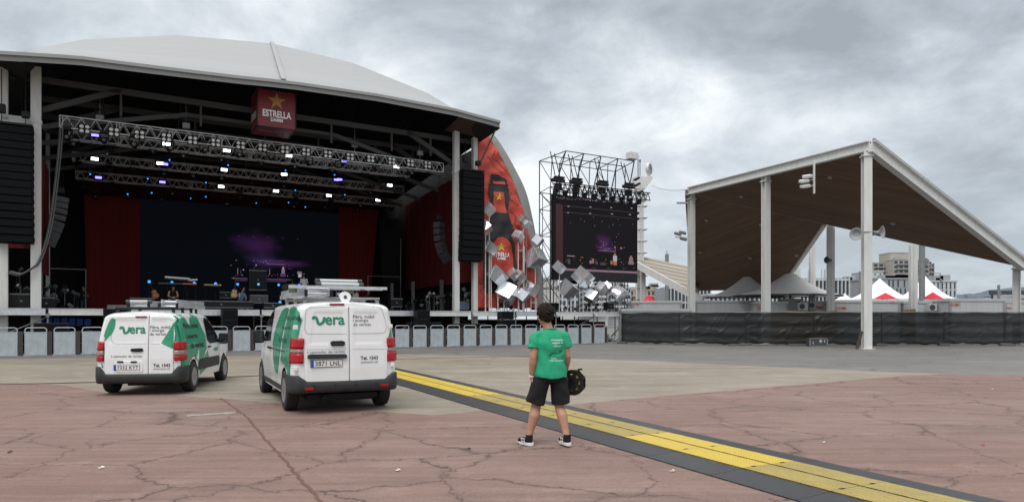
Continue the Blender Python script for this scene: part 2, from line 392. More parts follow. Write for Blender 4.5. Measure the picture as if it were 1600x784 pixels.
def text2d(s, size, bold=0.0, spacing=1.0, align='CENTER'):
    cu = bpy.data.curves.new('lettering', 'FONT'); cu.body = s; cu.size = size; cu.offset = bold*size; cu.space_character = spacing
    cu.align_x = align; cu.align_y = 'CENTER'; cu.resolution_u = 3
    o = bpy.data.objects.new('lettering', cu); C.objects.link(o); me = evaluated(o)
    v = [tuple(p.co) for p in me.vertices]; f = [tuple(p.vertices) for p in me.polygons]
    bpy.data.objects.remove(o); bpy.data.meshes.remove(me); bpy.data.curves.remove(cu)
    return v, f
def letters(name, s, size, m, T, parent, bold=.0, spacing=1.0, align='CENTER', stretch=(1, 1)):
    """T maps (x right, y up) of the writing to a point in the parent's space"""
    v, f = text2d(s, size, bold, spacing, align)
    b = MB(); b.add([T(p[0]*stretch[0], p[1]*stretch[1]) for p in v], f); return b.build(name, m, parent)
def star(c, r, T, mb, mi=0, ri=.4):
    pts = []
    for i in range(10):
        a = PI/2+i*PI/5; rr = r if i % 2 == 0 else r*ri; pts.append(T(c[0]+rr*math.cos(a), c[1]+rr*math.sin(a)))
    pts.append(T(*c)); mb.add(pts, [(i, (i+1) % 10, 10) for i in range(10)], mi)
def fillpoly(poly, step):
    xs = [p[0] for p in poly]; ys = [p[1] for p in poly]
    n = len(poly); bd = []
    for i in range(n):
        a = Vector(poly[i]); b_ = Vector(poly[(i+1) % n]); k = max(1, int((b_-a).length/step))
        bd += [a.lerp(b_, t/k) for t in range(k)]
    m = len(bd)
    def inside(x, y):
        c = False; j = m-1
        for i in range(m):
            a, b_ = bd[i], bd[j]
            if (a.y > y) != (b_.y > y) and x < (b_.x-a.x)*(y-a.y)/(b_.y-a.y)+a.x: c = not c
            j = i
        return c
    pts = list(bd); x = min(xs)+step/2
    while x < max(xs):
        y = min(ys)+step/2
        while y < max(ys):
            if inside(x, y) and min((Vector((x, y))-b_).length_squared for b_ in bd) > (step*.4)**2: pts.append(Vector((x, y)))
            y += step
        x += step
    r = delaunay_2d_cdt(pts, [], [list(range(m))], 1, 1e-5)
    return [(v.x, v.y) for v in r[0]], [tuple(f) for f in r[2]]
# image measurement -> world (the survey of the place)
def ray(x, y): return Vector(((x-800)/FPX, 1, -(y-HZ)/FPX))
def G(x, y):                      # on the ground
    Z = EYE*FPX/(y-HZ); return Vector(((x-800)*Z/FPX, Z))
def P(x, y, Z): r = ray(x, y)*Z; return Vector((r.x, r.y, r.z+EYE))
TH = math.atan(.581); UX = Vector((math.cos(TH), math.sin(TH))); VX = Vector((-math.sin(TH), math.cos(TH)))
S0 = Vector((0, 44.3)); 
def SP(x, y, v):                  # seen at (x,y), lying v metres behind the stage front -> (u,v,z)
    r = ray(x, y); t = (VX.dot(S0)+v)/(VX.x*r.x+VX.y); p = Vector((r.x*t, t))-S0
    return Vector((p.dot(UX), v, EYE+r.z*t))
def SW(u, v, z=0): p = S0+UX*u+VX*v; return Vector((p.x, p.y, z))
STAGE = (SW(0, 0, 0), TH)
# ================================================================ GROUND
M_gr = concrete('grey asphalt yard', (.150, .143, .135), (.205, .195, .182), (.05, .047, .045), .12, .02, .15, .6)
M_be = concrete('beige concrete slab', (.235, .203, .155), (.325, .290, .235), (.08, .065, .05), .07, .02, .10, .6)
M_rd = concrete('worn red concrete slab', (.215, .132, .107), (.262, .178, .150), (.062, .036, .030), .58, .016, .30, .5, .55)
def sheet(name, pts, z, m, kind='structure'):
    b = MB(); b.add([(p[0], p[1], z) for p in pts], [tuple(range(len(pts)))]); o = b.build(name, m); o['kind'] = kind; return o
sheet('ground', [(-3000, -200), (3000, -200), (3000, 6000), (-3000, 6000)], 0, M_gr)
bt = [G(-400, 572), G(0, 561), G(640, 553), G(1000, 563), G(1206, 573), G(1322, 577.5), G(1469, 584)]
fr = [G(1412, 587), G(1000, 622), G(891, 632), G(766, 641), G(675, 649), G(556, 640), G(437, 630), G(344, 623), G(259, 616), G(169, 615), G(125, 606), G(75, 599.5), G(0, 598), G(-400, 598)]
sheet('concrete_plaza', bt+[p-Vector((0, .8)) for p in fr], .004, M_be)
sheet('red_paving', [G(-400, 598)+Vector((-12, 0)), *reversed(fr), G(1469, 584.3), G(1700, 590), G(1700, 590)+Vector((25, -1)), Vector((40, -10)), Vector((-40, -10))], .008, M_rd)
# drain channel and the old joint lines
M_line = mat('dark joint filler', (.035, .028, .024), .9, 0, .4, 9)
def strip(name, pts, w, z, m):
    b = MB(); n = len(pts); vs = []
    for i, p in enumerate(pts):
        d = (pts[min(i+1, n-1)]-pts[max(i-1, 0)]).normalized(); q = Vector((-d.y, d.x))*w/2*(1+.0*i)
        vs += [(*(p+q), z), (*(p-q), z)]
    b.add(vs, [(2*i, 2*i+1, 2*i+3, 2*i+2) for i in range(n-1)]); o = b.build(name, m); o['kind'] = 'structure'; return o
strip('drain_channel', [G(-200, 603), G(0, 601), G(160, 597), G(380, 588), G(617, 579)], .16, .012, M_line)
strip('expansion_joint', [G(617, 561), G(700, 559), G(850, 556)], .12, .012, M_line)
def jag(a, b_, n, amp):
    r = []; d = b_-a; q = Vector((-d.y, d.x)).normalized()
    for i in range(n+1): r.append(a+d*(i/n)+q*random.uniform(-amp, amp)*(0 if i in (0, n) else 1))
    return r
strip('expansion_joint', jag(G(345, 622), G(382, 648), 12, .02)+jag(G(382, 648), G(505, 790), 50, .018)[1:], .035, .012, mat('rubbled joint', (.13, .066, .054), .95, 0, .3, 30, .6, 60))
strip('painted_line', [G(292, 650), G(330, 647.5), G(368, 645)], .22, .012, mat('worn pale paint', (.25, .25, .21), .9, 0, .4, 8))
# litter
for i, (x, y, c) in enumerate(((1535, 697, 'r'), (1287, 693, 'w'), (1550, 609, 'w'), (1050, 738, 'w'), (157, 733, 'w'), (14, 708, 'k'), (730, 703, 'k'), (620, 737, 'w'))):
    g = G(x, y); b = MB(); R = Euler((.1, .05, random.random()*3)).to_matrix()
    b.box((g.x, g.y, .02), (.05 if c != 'k' else .09, .02, .004), R, 0, .002); b.box((g.x+.02, g.y+.01, .028), (.03, .025, .004), Euler((.3, .2, 1)).to_matrix(), 0, .001)
    nm = {'r': 'crumpled red scrap lying on the red concrete', 'w': 'small white paper scrap on the ground, %s', 'k': 'small dark twig-like scrap on the red concrete, %s'}[c]
    where = ['', 'on bare red concrete right of the cable ramp', 'at the far right near the grey yard', 'just in front of the cable ramp', 'in the bottom left of the photo', 'at the left edge of the photo', 'left of the walking man\'s feet', 'in the foreground between the vans and the cable ramp'][i]
    o = b.build('litter', {'r': M_tentred, 'w': M_whiteprint, 'k': M_blackp}[c]); tag(o, nm % where if '%' in nm else nm, 'litter', 'scraps of litter on the ground')

# ================================================================ CABLE RAMP
M_rampb = checker_plate('black rubber checker plate', (.017, .0175, .019), (.055, .055, .055), .35)
M_rampy = checker_plate('yellow checker plate', (.66, .47, .03), (.40, .30, .08), .35)
M_rampw = checker_plate('worn yellow checker plate', (.50, .37, .07), (.17, .14, .07), .5)
pa, pb = G(1244, 784), G(617, 600); dr = (pb-pa).normalized(); qr = Vector((dr.y, -dr.x))
ML = 1.06
def ramp_module(worn):
    t = thing('cable_ramp', 'x', 'cable ramp', group='cable protector ramp modules across the plaza')
    b = MB(); g = .006
    b.add([(0, 0, .012), (.43, 0, .036), (.43, ML-g, .036), (0, ML-g, .012), (0, 0, .0), (.43, 0, 0), (.43, ML-g, 0), (0, ML-g, 0)], [(0, 1, 2, 3), (0, 4, 5, 1), (1, 5, 6, 2), (3, 2, 6, 7), (0, 3, 7, 4)])
    b.add([(1.20, 0, .036), (1.59, 0, .012), (1.59, ML-g, .012), (1.20, ML-g, .036), (1.20, 0, 0), (1.59, 0, 0), (1.59, ML-g, 0), (1.20, ML-g, 0)], [(0, 1, 2, 3), (0, 4, 5, 1), (1, 5, 6, 2), (3, 2, 6, 7), (0, 3, 7, 4)])
    b.box2((.43, 0, 0), (1.20, ML-g, .028)); b.box2((.83, 0, .028), (.85, ML-g, .041))
    b.build('rubber_base', M_rampb, t)
    for x0, wl in ((.435, .39), (.855, .34)):
        k = MB(); n = 8; vs = []
        for i in range(n+1):
            y = .0+(ML-.004)*i/n; w = .012*(i % 2)
            vs += [(x0+w*.5, y, .045), (x0+wl-w*.5, y, .045)]
        k.add(vs, [(2*i, 2*i+1, 2*i+3, 2*i+2) for i in range(n)])
        k.box2((x0+.012, .01, .029), (x0+wl-.012, ML-.02, .0445)); k.build('yellow_lid', M_rampw if worn else M_rampy, t)
        h = MB(); h.box2((x0+.13, -.015, .040), (x0+.19, .02, .0465)); h.build('hinge_clip', M_blackp, t)
    return t
mods = {True: ramp_module(True), False: ramp_module(False)}; usedm = {True: 0, False: 0}
nm = int(36/ML)
ordw = ['nearest', 'second', 'third', 'fourth', 'fifth', 'sixth', 'seventh', 'eighth', 'ninth', 'tenth']
cnt = {True: 0, False: 0}
i0 = -3
for i in range(i0, nm):
    base = pa+dr*(i*ML)
    ymid = EYE*FPX/base.y+HZ if base.y > 0 else 9999
    pm = base+qr*.8+dr*.5; xm = 800+FPX*pm.x/max(pm.y, .5)
    worn = 765 < xm < 1040 or 1190 < xm < 1300 or 1410 < xm < 1520
    o = mods[worn] if not usedm[worn] else copy_tree(mods[worn]); usedm[worn] = 1
    o.location = (base.x, base.y, .008); o.rotation_euler = (0, 0, math.atan2(dr.y, dr.x)-PI/2)
    side = 'worn, scuffed yellow' if worn else 'bright yellow'
    if i < 0: w = 'by the bottom edge'
    elif i < 3: w = 'in the right foreground'
    elif i < 6: w = 'right of the man\'s shoes'
    elif i < 10: w = 'behind the man\'s legs'
    elif i < 16: w = 'between man and van'
    else: w = 'beyond the larger van'
    cnt[worn] += 1
    o['label'] = '%s cable ramp module %d from the near end, %s' % ('worn yellow' if worn else 'bright yellow', i-i0+1, w)
# ================================================================ STAGE CANOPY
st = thing('stage_canopy', 'huge pale arched canopy roof over the black concert stage, on white steel pillars', 'stage roof', *STAGE)
M_shell = banded('canopy shell membrane', (.30, .305, .305), (.25, .25, .245), .62, .02, .55, 0, .05, (0, 0, 1.5708), .25)
M_ceil = mat('dark ceiling boards', (.006, .006, .006), .9, 0, .3, 3)
xs_ = [-80, 37, 130, 275, 425, 550, 667, 712, 745, 782]
def interp(x, tab):
    for (a, b_), (c, d) in zip(tab, tab[1:]):
        if x <= c: return b_+(d-b_)*(x-a)/(c-a)
    return tab[-1][1]
Eb = [(-80, 75), (0, 81.5), (122, 89), (265, 107), (400, 123), (443, 126.6), (590, 148), (711, 171), (782, 190)]
Rb = [(-80, 92), (37, 80), (130, 62), (275, 55), (425, 68), (550, 98), (667, 145), (712, 172), (745, 181.5), (782, 190.2)]
Rv = {-80: 3, 37: -2.2, 130: 3.5, 275: 5, 425: 5, 550: 4.5, 667: 2.5, 712: .5, 745: -1.8, 782: -2.39}
def fine(tab, n=6):
    r = []
    for a, b_ in zip(tab, tab[1:]):
        r += [a+(b_-a)*k/n for k in range(n)]
    return r+[tab[-1]]
xf = fine(xs_, 3); FV = -2.4
E_, R_, B_ = [], [], []
for x in xf:
    e_ = SP(x, interp(x, Eb), FV); E_.append(e_)
    rv = interp(x, [(k, v) for k, v in sorted(Rv.items())]); r_ = SP(x, interp(x, Rb), rv)
    # the ridge is taken from the eye line, seated over the same bay
    R_.append(r_)
    B_.append(Vector((r_.x-2 if r_.x < -6 else r_.x, 17.7, 12.4)))
sh = MB(); rows = []
for k in range(7):
    f = k/6; rows.append([e_.lerp(r_, f)+Vector((0, 0, .35*math.sin(PI*f))) if False else e_.lerp(r_, f) for e_, r_ in zip(E_, R_)])
for k in range(1, 4): rows.append([r_.lerp(b_, k/3)+Vector((0, 0, -.25*k)) for r_, b_ in zip(R_, B_)])
sh.loft(rows, False, False, sm=False); sh.build('roof_shell', M_shell, st)
un = MB(); un.loft([[p+Vector((0, .12, -.32)) for p in rows[0]]]+[[p+Vector((0, 0, -.4)) for p in r] for r in rows[3:]], False, False, sm=False); un.build('roof_underside', M_ceil, st)
fa = MB(); fa.loft([[p+Vector((0, -.02, .05)) for p in E_], [p+Vector((0, -.02, -.10)) for p in E_], [p+Vector((0, .1, -.10)) for p in E_], [p+Vector((0, .12, -.32)) for p in E_]], False, False, sm=False)
fa.build('roof_fascia', M_shell, st)
rib = MB()
for xx in (425, 443): pass
a_ = SP(443, 126, FV); b2_ = SP(425, 68, 5.0); rib.bar(a_+Vector((0, 0, .04)), b2_+Vector((0, 0, .05)), .22, .1); rib.build('shell_rib', M_shell, st)
soff = MB(); pE = E_[-1]; pE2 = E_[-4]
soff.add([E_[-1]+Vector((0, .1, -.11)), E_[-6]+Vector((0, .1, -.11)), E_[-6]+Vector((0, 2.6, -.5)), E_[-1]+Vector((-.6, 2.2, -.45))], [(0, 1, 2, 3)]); soff.build('soffit', mat('brown soffit board', (.07, .035, .03), .7), st)
DECK = 2.05
pill = []
for x, w, v in ((56.5, .40, 0), (712.5, .34, 0), (4, .42, .1), (741.5, .30, .1)):
    u = SP(x, 300, v).x; pill.append(u)
    b = MB(); b.box2((u-w/2, v-.16, 0), (u+w/2, v+.16, 13.2)); b.box2((u-w/2-.04, v-.2, 10.6), (u+w/2+.04, v+.2, 10.72)); b.box2((u-w/2+.05, v-.165, 2), (u+w/2-.05, v-.16, 13)); b.build('pillar', M_white_steel, st)
b = MB()
b.bar((pill[2], 0, 10.66), (pill[0], 0, 10.66), .2, .35); b.build('beam', M_white_steel, st)
b = MB(); b.bar((pill[1], 0, 10.7), (pill[3], 0, 10.7), .2, .3); b.build('beam', M_white_steel, st)
M_beam = mat('dusty grey beam', (.055, .054, .053), .7, 0, .15, 2)
uL, uR = pill[0], pill[1]
for k, (v, zz) in enumerate(((.5, 13.2), (3.4, 13.1), (6.6, 13.0), (10, 13.0))):
    b = MB(); mid_ = (uL+uR)/2
    b.bar((uL-2, v, zz-.4), (uR+1.5, v, zz-.4), .16, .28)
    b.bar((uL, v, zz-1.9), (uL+3.4, v, zz-.35), .16, .26); b.bar((uR, v, zz-1.9), (uR-3.0, v, zz-.35), .16, .26)
    b.bar((uL-1.5, v+.4, zz-2.9), (uL+6.4, v+.4, zz-1.0), .12, .22); b.bar((uR+.5, v+.4, zz-2.9), (uR-7.4, v+.4, zz-1.0), .12, .22)
    b.bar((uL+6.4, v+.4, zz-1.0), (uR-7.4, v+.4, zz-1.0), .12, .18)
    for uu in (uL+3.4, uL+7, mid_, uR-7.6, uR-4, uR-1.5): b.bar((uu, v, zz-.4), (uu, v, zz-1.6), .1, .1)
    b.build('roof_beam', M_beam, st)
# walls of the stage house
bw = MB(); bw.box2((uL-6, 17.6, 0), (uR+4.0, 17.8, 13.2)); bw.build('back_wall', M_black, st)
ls = MB(); ls.box2((uL-5.5, .5, 0), (uL-5.3, 17.6, 13.2)); ls.build('side_wall', M_black, st)
rs = MB(); rs.box2((uR+2.6, .9, 2.0), (uR+2.8, 17.6, 13.0)); rs.build('side_wall', M_black, st)
# red wing wall on the right, seen receding
p1 = SP(738, 262, .3); p2 = SP(633, 322, 14.5)
rw = MB(); n = 40; vs = []
for i in range(n+1):
    f = i/n; p = p1.lerp(p2, f); zt = p1.z+(p2.z-p1.z)*f; off = .06*math.sin(i*1.9)
    vs += [(p.x+off, p.y, 3.95), (p.x+off, p.y, zt)]
rw.add(vs, [(2*i, 2*i+1, 2*i+3, 2*i+2) for i in range(n)], sm=True); rw.build('red_wing_drape', M_red, st)
# the left wing drapes
def drape(pts, z0, z1, name, m, parent, amp=.05, wave=1.1):
    b = MB(); vs = []; L_ = sum((Vector(q)-Vector(p)).length for p, q in zip(pts, pts[1:])); n = max(4, int(L_/.12)); tot = 0
    for i in range(n+1):
        d = L_*i/n; acc = 0
        for p, q in zip(pts, pts[1:]):
            p = Vector(p); q = Vector(q); l = (q-p).length
            if d <= acc+l+1e-6:
                c = p.lerp(q, (d-acc)/l); t_ = (q-p).normalized(); break
            acc += l
        nn_ = Vector((-t_.y, t_.x)); c2 = c+nn_*amp*(math.sin(d*6.3/wave)+.5*math.sin(d*15/wave+1))
        vs += [(c2.x, c2.y, z0), (c2.x, c2.y, z1)]
    b.add(vs, [(2*i, 2*i+1, 2*i+3, 2*i+2) for i in range(n)], sm=True)
    o = b.build(name, m, parent); return o
q1 = SP(50, 300, .9); q0 = SP(8, 300, .9)
drape([(q0.x, .9), (q1.x, .9)], 4.9, 6.0, 'red_drape', M_red, st)
q2 = SP(62, 300, 1.0); q3 = SP(76, 300, 6)
drape([(q2.x, 1.0), (q3.x, 6)], 3.9, 9.5, 'red_drape', M_redin, st)
# strut and arched edge of the wing banner
b = MB(); b.tube(E_[-1]+Vector((-.1, .1, -.12)), SP(752, 252, .2), .05, 8); b.build('strut', M_grey_steel, st)
outer = [(762, 198), (783, 226), (804, 262), (822, 300), (833, 345), (841, 390), (847, 430), (850, 484)]
inner = [(757, 203), (775, 232), (793, 265), (808, 300), (821, 345), (831, 390), (838, 430), (841, 484)]
def smooth_line(pts, n=5):
    r = []
    for i in range(len(pts)-1):
        p0 = Vector(pts[max(0, i-1)]); p1_ = Vector(pts[i]); p2_ = Vector(pts[i+1]); p3 = Vector(pts[min(len(pts)-1, i+2)])
        for k in range(n):
            t = k/n; r.append(.5*((2*p1_)+(-p0+p2_)*t+(2*p0-5*p1_+4*p2_-p3)*t*t+(-p0+3*p1_-3*p2_+p3)*t**3))
    return r+[Vector(pts[-1])]
so, si_ = smooth_line(outer), smooth_line(inner); edge = MB()
edge.loft([[SP(p.x, p.y, .45) for p in si_], [SP(p.x, p.y, .45) for p in so], [SP(p.x, p.y, .45)+Vector((.0, .5, .0)) for p in so], [SP(p.x, p.y, .45)+Vector((0, .5, .0)) for p in si_]], False, False)
edge.build('arched_shell_edge', mat('grey shell edge', (.27, .27, .26), .7), st)

# ---- wing banner
bn = thing('beer_banner', 'tall orange red banner printed with a black beer bottle, hung right of the stage', 'banner', *STAGE)
def bdist(x, y):
    a = math.sin(x*.23+y*.11)+.7*math.sin(x*.11-y*.19+2); return .05*a+.10*math.exp(-((y-250)/40)**2)*math.sin((x+y)*.16)+.03*math.sin(y*.8)
def BT(x, y, off=0): p = SP(x, y, .25); return Vector((p.x, .25-off+bdist(x, y), p.z))
poly = [(744, 199), (758, 203)]+[tuple(p) for p in si_[1:-1]]+[(841, 481), (744, 481)]
v_, f_ = fillpoly(poly, 5.0)
b = MB(); b.add([BT(x, y) for x, y in v_], f_, sm=True); b.build('banner_cloth', M_redbanner, bn)
def bdecal(poly, m, name, off, step=5):
    v_, f_ = fillpoly(poly, step); b = MB(); b.add([BT(x, y, off) for x, y in v_], f_, sm=True); return b.build(name, m, bn)
def zig(pts, amp, n):
    r = []
    for a, b_ in zip(pts, pts[1:]):
        a = Vector(a); b_ = Vector(b_); d = b_-a; q = Vector((-d.y, d.x)).normalized(); k = max(1, int(d.length/n))
        for i in range(k):
            r.append(a+d*i/k); r.append(a+d*(i+.5)/k+q*amp)
    return r+[Vector(pts[-1])]
Lside = [(767, 272), (764, 298), (769, 330), (765, 352), (757, 376), (756, 420), (757, 458)]
Rside = [(800, 458), (806, 430), (803, 385), (800, 356), (792, 330), (795, 300), (789, 280)]
bdecal([(p.x, p.y) for p in zig(Lside, 1.8, 6)]+[(p.x, p.y) for p in zig(Rside, 1.8, 6)]+[(778, 274)], M_bannerblack, 'bottle_print', .06)
bdecal([(769, 283), (788, 284), (788, 289), (769, 287)], M_redbanner, 'bottle_collar', .11)
bdecal([(770, 300), (786, 301), (790, 334), (769, 331)], M_redbanner, 'neck_label', .11)
ov = [(782+19*math.cos(a), 404+34*math.sin(a)) for a in [i*2*PI/24 for i in range(24)]]
bdecal(ov, M_redbanner, 'bottle_label', .11)
sb = MB(); star((778, 308), 7, lambda x, y: BT(x, 308-(y-308)*1.0, .15), sb); sb.build('star_print', M_yellow, bn); sb = MB(); star((782, 386), 7.5, lambda x, y: BT(x, 386-(y-386), .15), sb); sb.build('star_print', M_yellow, bn)
letters('lettering', 'ESTRELLA', 9.6, M_whiteprint, lambda x, y: BT(780.5+x, 398.5-y+x*.05, .16), bn, .02, 1.0, stretch=(.74, 1.15))
letters('lettering', 'DAMM', 5.2, M_whiteprint, lambda x, y: BT(781+x, 404.5-y+x*.05, .16), bn, .02, 1.0, stretch=(.85, 1))
ck = MB()
def cpath(pts, w=.8):
    for a, b_ in zip(pts, pts[1:]):
        a = Vector(a); b_ = Vector(b_); d = (b_-a); q = Vector((-d.y, d.x)).normalized()*w/2
        ck.add([BT(a.x+q.x, a.y+q.y, .08), BT(b_.x+q.x, b_.y+q.y, .08), BT(b_.x-q.x, b_.y-q.y, .08), BT(a.x-q.x, a.y-q.y, .08)], [(0, 1, 2, 3)])
for pts in ([(772, 235), (768, 248), (778, 252), (790, 268)], [(762, 245), (775, 262), (786, 272)], [(800, 300), (795, 310), (810, 322)], [(796, 330), (806, 338), (802, 350), (818, 362)],
            [(806, 345), (820, 340)], [(800, 372), (812, 366), (808, 352)], [(748, 440), (756, 446), (749, 455), (757, 463), (750, 474)], [(760, 470), (772, 462), (780, 474)],
            [(746, 400), (753, 408), (747, 416)], [(746, 300), (756, 306), (748, 314), (757, 322)], [(747, 360), (755, 352), (749, 344)], [(808, 380), (818, 386), (812, 396)]): cpath(pts)
for k in range(26):
    x = random.uniform(747, 757) if k % 2 else random.uniform(797, 815); y = random.uniform(290, 475); s = random.uniform(3, 6); a = random.random()*PI
    cpath([(x, y), (x+s*math.cos(a), y+s*math.sin(a)), (x+s*math.cos(a)-s*math.sin(a), y+s*math.sin(a)+s*math.cos(a))], .5)
ck.build('crack_print', M_bannerblack, bn)

# ================================================================ STAGE PLATFORM
uA = SP(-60, 484, -.7).x; uB = SP(974, 487, -.7).x
pf = thing('stage_platform', 'long raised black stage deck with silver front edge on scaffold legs', 'stage platform', *STAGE)
b = MB(); b.box2((uA, -.62, DECK-.18), (uR+1.6, 17.4, DECK)); b.box2((uR+1.6, -.62, DECK-.18), (uB, 3.4, DECK)); b.build('deck', M_blackp, pf)
uu = uA; k = 0
while uu < uB-1:
    w = min(3.04, uB-uu)
    b = MB(); b.box2((uu+.03, -.70, DECK-.26), (uu+w-.03, -.62, DECK+.02)); b.box2((uu+.03, -.72, DECK-.28), (uu+w-.03, -.60, DECK-.255)); b.box2((uu+.03, -.72, DECK+.005), (uu+w-.03, -.60, DECK+.03)); b.build('edge_beam', M_white_steel if k % 3 else M_alu, pf)
    uu += 3.1; k += 1
b = MB(); uu = uA; k = 0
while uu < uB:
    for v in (-.66, 1.6, 3.1):
        b.tube((uu, v, 0.02), (uu, v, DECK-.27 if v < 0 else DECK-.18), .04, 6)
    b.box2((uu-.12, -.78, 0), (uu+.12, -.54, .02)); b.box2((uu-.07, -.76, DECK-.36), (uu+.07, -.60, DECK-.2))
    if k % 2 == 0: b.tube((uu, -.5, .2), (uu+3.1, -.5, 1.7), .025, 6)
    b.tube((uu, -.5, 1.0), (uu+3.1, -.5, 1.0), .025, 6); b.tube((uu, 1.6, .4), (uu+3.1, 1.6, .4), .025, 6); b.tube((uu, 1.6, 1.7), (uu+3.1, 1.6, .4), .025, 6)
    uu += 3.1; k += 1
b.build('scaffold_leg', M_grey_steel, pf)
drape([(uA, 2.4), (uR+2, 2.4)], 0.02, DECK-.2, 'black_skirt', M_black, pf); drape([(uR+2, 2.6), (uB-.5, 2.6)], 0.02, DECK-.5, 'black_skirt', M_black, pf)
drape([(SP(905, 500, 2.3).x, 2.2), (SP(945, 500, 2.3).x, 2.2)], .3, 1.4, 'red_skirt', M_redin, pf)
# ================================================================ BACKDROP, CURTAINS, VIDEO WALL
def screen_mat(name, blobs, base=(.0022, .0032, .005), W=13.6, H=7):
    m = bpy.data.materials.new(name); m.use_nodes = True; t = m.node_tree; bs = t.nodes['Principled BSDF']
    bs.inputs['Base Color'].default_value = (.002, .0025, .003, 1); bs.inputs['Roughness'].default_value = .8; bs.inputs['Specular IOR Level'].default_value = .08
    co = t.nodes.new('ShaderNodeTexCoord'); last = None
    for (c, r, colr) in blobs:
        mp = t.nodes.new('ShaderNodeMapping'); mp.vector_type = 'TEXTURE'; t.links.new(co.outputs['Object'], mp.inputs[0])
        mp.inputs['Location'].default_value = c; mp.inputs['Scale'].default_value = r
        no = t.nodes.new('ShaderNodeTexNoise'); no.inputs['Scale'].default_value = 1.4; t.links.new(mp.outputs[0], no.inputs['Vector'])
        ln = t.nodes.new('ShaderNodeVectorMath'); ln.operation = 'LENGTH'; t.links.new(mp.outputs[0], ln.inputs[0])
        ad = t.nodes.new('ShaderNodeMath'); ad.operation = 'ADD'; t.links.new(ln.outputs['Value'], ad.inputs[0]); t.links.new(no.outputs[0], ad.inputs[1])
        mr = t.nodes.new('ShaderNodeMapRange'); mr.interpolation_type = 'SMOOTHSTEP'; t.links.new(ad.outputs[0], mr.inputs[0])
        mr.inputs[1].default_value = .5; mr.inputs[2].default_value = 1.5; mr.inputs[3].default_value = 1; mr.inputs[4].default_value = 0
        sc_ = t.nodes.new('ShaderNodeVectorMath'); sc_.operation = 'SCALE'; sc_.inputs[0].default_value = colr; t.links.new(mr.outputs[0], sc_.inputs[3])
        if last is None: last = sc_.outputs[0]
        else:
            a2 = t.nodes.new('ShaderNodeVectorMath'); a2.operation = 'ADD'; t.links.new(last, a2.inputs[0]); t.links.new(sc_.outputs[0], a2.inputs[1]); last = a2.outputs[0]
    a3 = t.nodes.new('ShaderNodeVectorMath'); a3.operation = 'ADD'; t.links.new(last, a3.inputs[0]); a3.inputs[1].default_value = base
    t.links.new(a3.outputs[0], bs.inputs['Emission Color']); bs.inputs['Emission Strength'].default_value = 1
    return m
def e_mat(name, c, s=1): return mat(name, (.01, .01, .01), .6, 0, 0, emit=c, estr=s)
E_pink = e_mat('screen pale pink', (.16, .10, .13)); E_viol = e_mat('screen violet', (.06, .018, .10)); E_wht = e_mat('screen white', (.28, .27, .32)); E_redc = e_mat('screen red', (.022, .001, .002)); E_or = e_mat('screen skin', (.25, .10, .05)); E_dk = e_mat('screen grey', (.035, .03, .035)); E_blk = e_mat('screen black', (.003, .003, .004))
BV = 14.0
sa, sbb = SP(218, 480, BV), SP(531, 480, BV); zt = SP(218, 310, BV).z
mp_ = [SP(400, 385, BV), SP(440, 410, BV)]
M_wall = screen_mat('video wall picture', [((mp_[0].x, BV-.2, mp_[0].z), (2.2, 1, 1.3), (.020, .005, .030)), ((mp_[1].x, BV-.2, mp_[1].z-.1), (2.6, 1, .45), (.030, .008, .044)), ((mp_[0].x+.4, BV-.2, mp_[0].z-1.1), (1.6, 1, .9), (.012, .008, .03))], base=(.0014, .0020, .0030))
vw = thing('video_wall', 'wide black video wall at the back of the stage showing a purple stage picture', 'video wall', *STAGE)
b = MB(); b.box2((sa.x, BV-.1, DECK), (sbb.x, BV+.15, zt)); b.build('screen', M_wall, vw)
def on_wall(b, x, y, w, h, mi=0, v=BV, off=.13):
    p = SP(x, y, v-off); r = SP(x+w, y, v-off); s_ = SP(x, y+h, v-off)
    b.box2((p.x, v-off-.005, s_.z), (r.x, v-off+.005, p.z), mi)
b = MB()
for i in range(5): on_wall(b, 372+i*23, 368+i*1.2, 2+random.random()*2, .6, 1)
on_wall(b, 370, 437, 78, 1.2, 1); on_wall(b, 362, 434, 92, .7, 0); on_wall(b, 410, 406, 34, .8, 1); on_wall(b, 416, 412, 30, .6, 0)
for i in range(60):
    x = random.gauss(405, 24); y = random.choice([random.gauss(426, 5), random.gauss(412, 5), random.gauss(430, 2)])
    if 360 < x < 500 and y < 437: on_wall(b, x, y, random.choice([.7, 1.0, 1.6]), random.choice([.6, 1, 1.5]), random.choice([0, 0, 1, 1, 2]))
on_wall(b, 440, 420, 5, 7, 0); on_wall(b, 441.5, 417, 2, 3, 2); on_wall(b, 438, 427, 8, 5, 1); on_wall(b, 464.5, 424, 7, 4, 0); on_wall(b, 466, 428, 5, 5, 2); on_wall(b, 404, 424, 6, 4, 0)
on_wall(b, 371, 419, 1, 9, 0); on_wall(b, 376, 421, .8, 8, 1); on_wall(b, 421, 420, .8, 9, 0)
b.build('screen_picture', [E_pink, E_viol, E_wht], vw)
def curtain(x0, x1, xt0, xt1, v, z1, m, label):
    a, c = SP(x0, 470, v), SP(x1, 470, v); at, ct = SP(xt0, 310, v), SP(xt1, 310, v)
    b = MB(); n = 60; vs = []
    for i in range(n+1):
        f = i/n; off = .025*math.sin(i*.9)+.015*math.sin(i*2.3)
        for k in range(5):
            g = k/4; vs.append(((a.x+(c.x-a.x)*f)*(1-g)+(at.x+(ct.x-at.x)*f)*g, v+off*(1-.5*g), DECK+(z1-DECK)*g))
    b.add(vs, [(5*i+k, 5*i+k+1, 5*i+k+6, 5*i+k+5) for i in range(n) for k in range(4)], sm=True)
    o = b.build('stage_curtain', m); o.location = STAGE[0]; o.rotation_euler = (0, 0, TH); tag(o, label, 'curtain', 'red and black stage curtains'); return o
curtain(137, 219, 131, 219, BV-.4, 9.6, M_redin, 'tall dark red curtain left of the video wall')
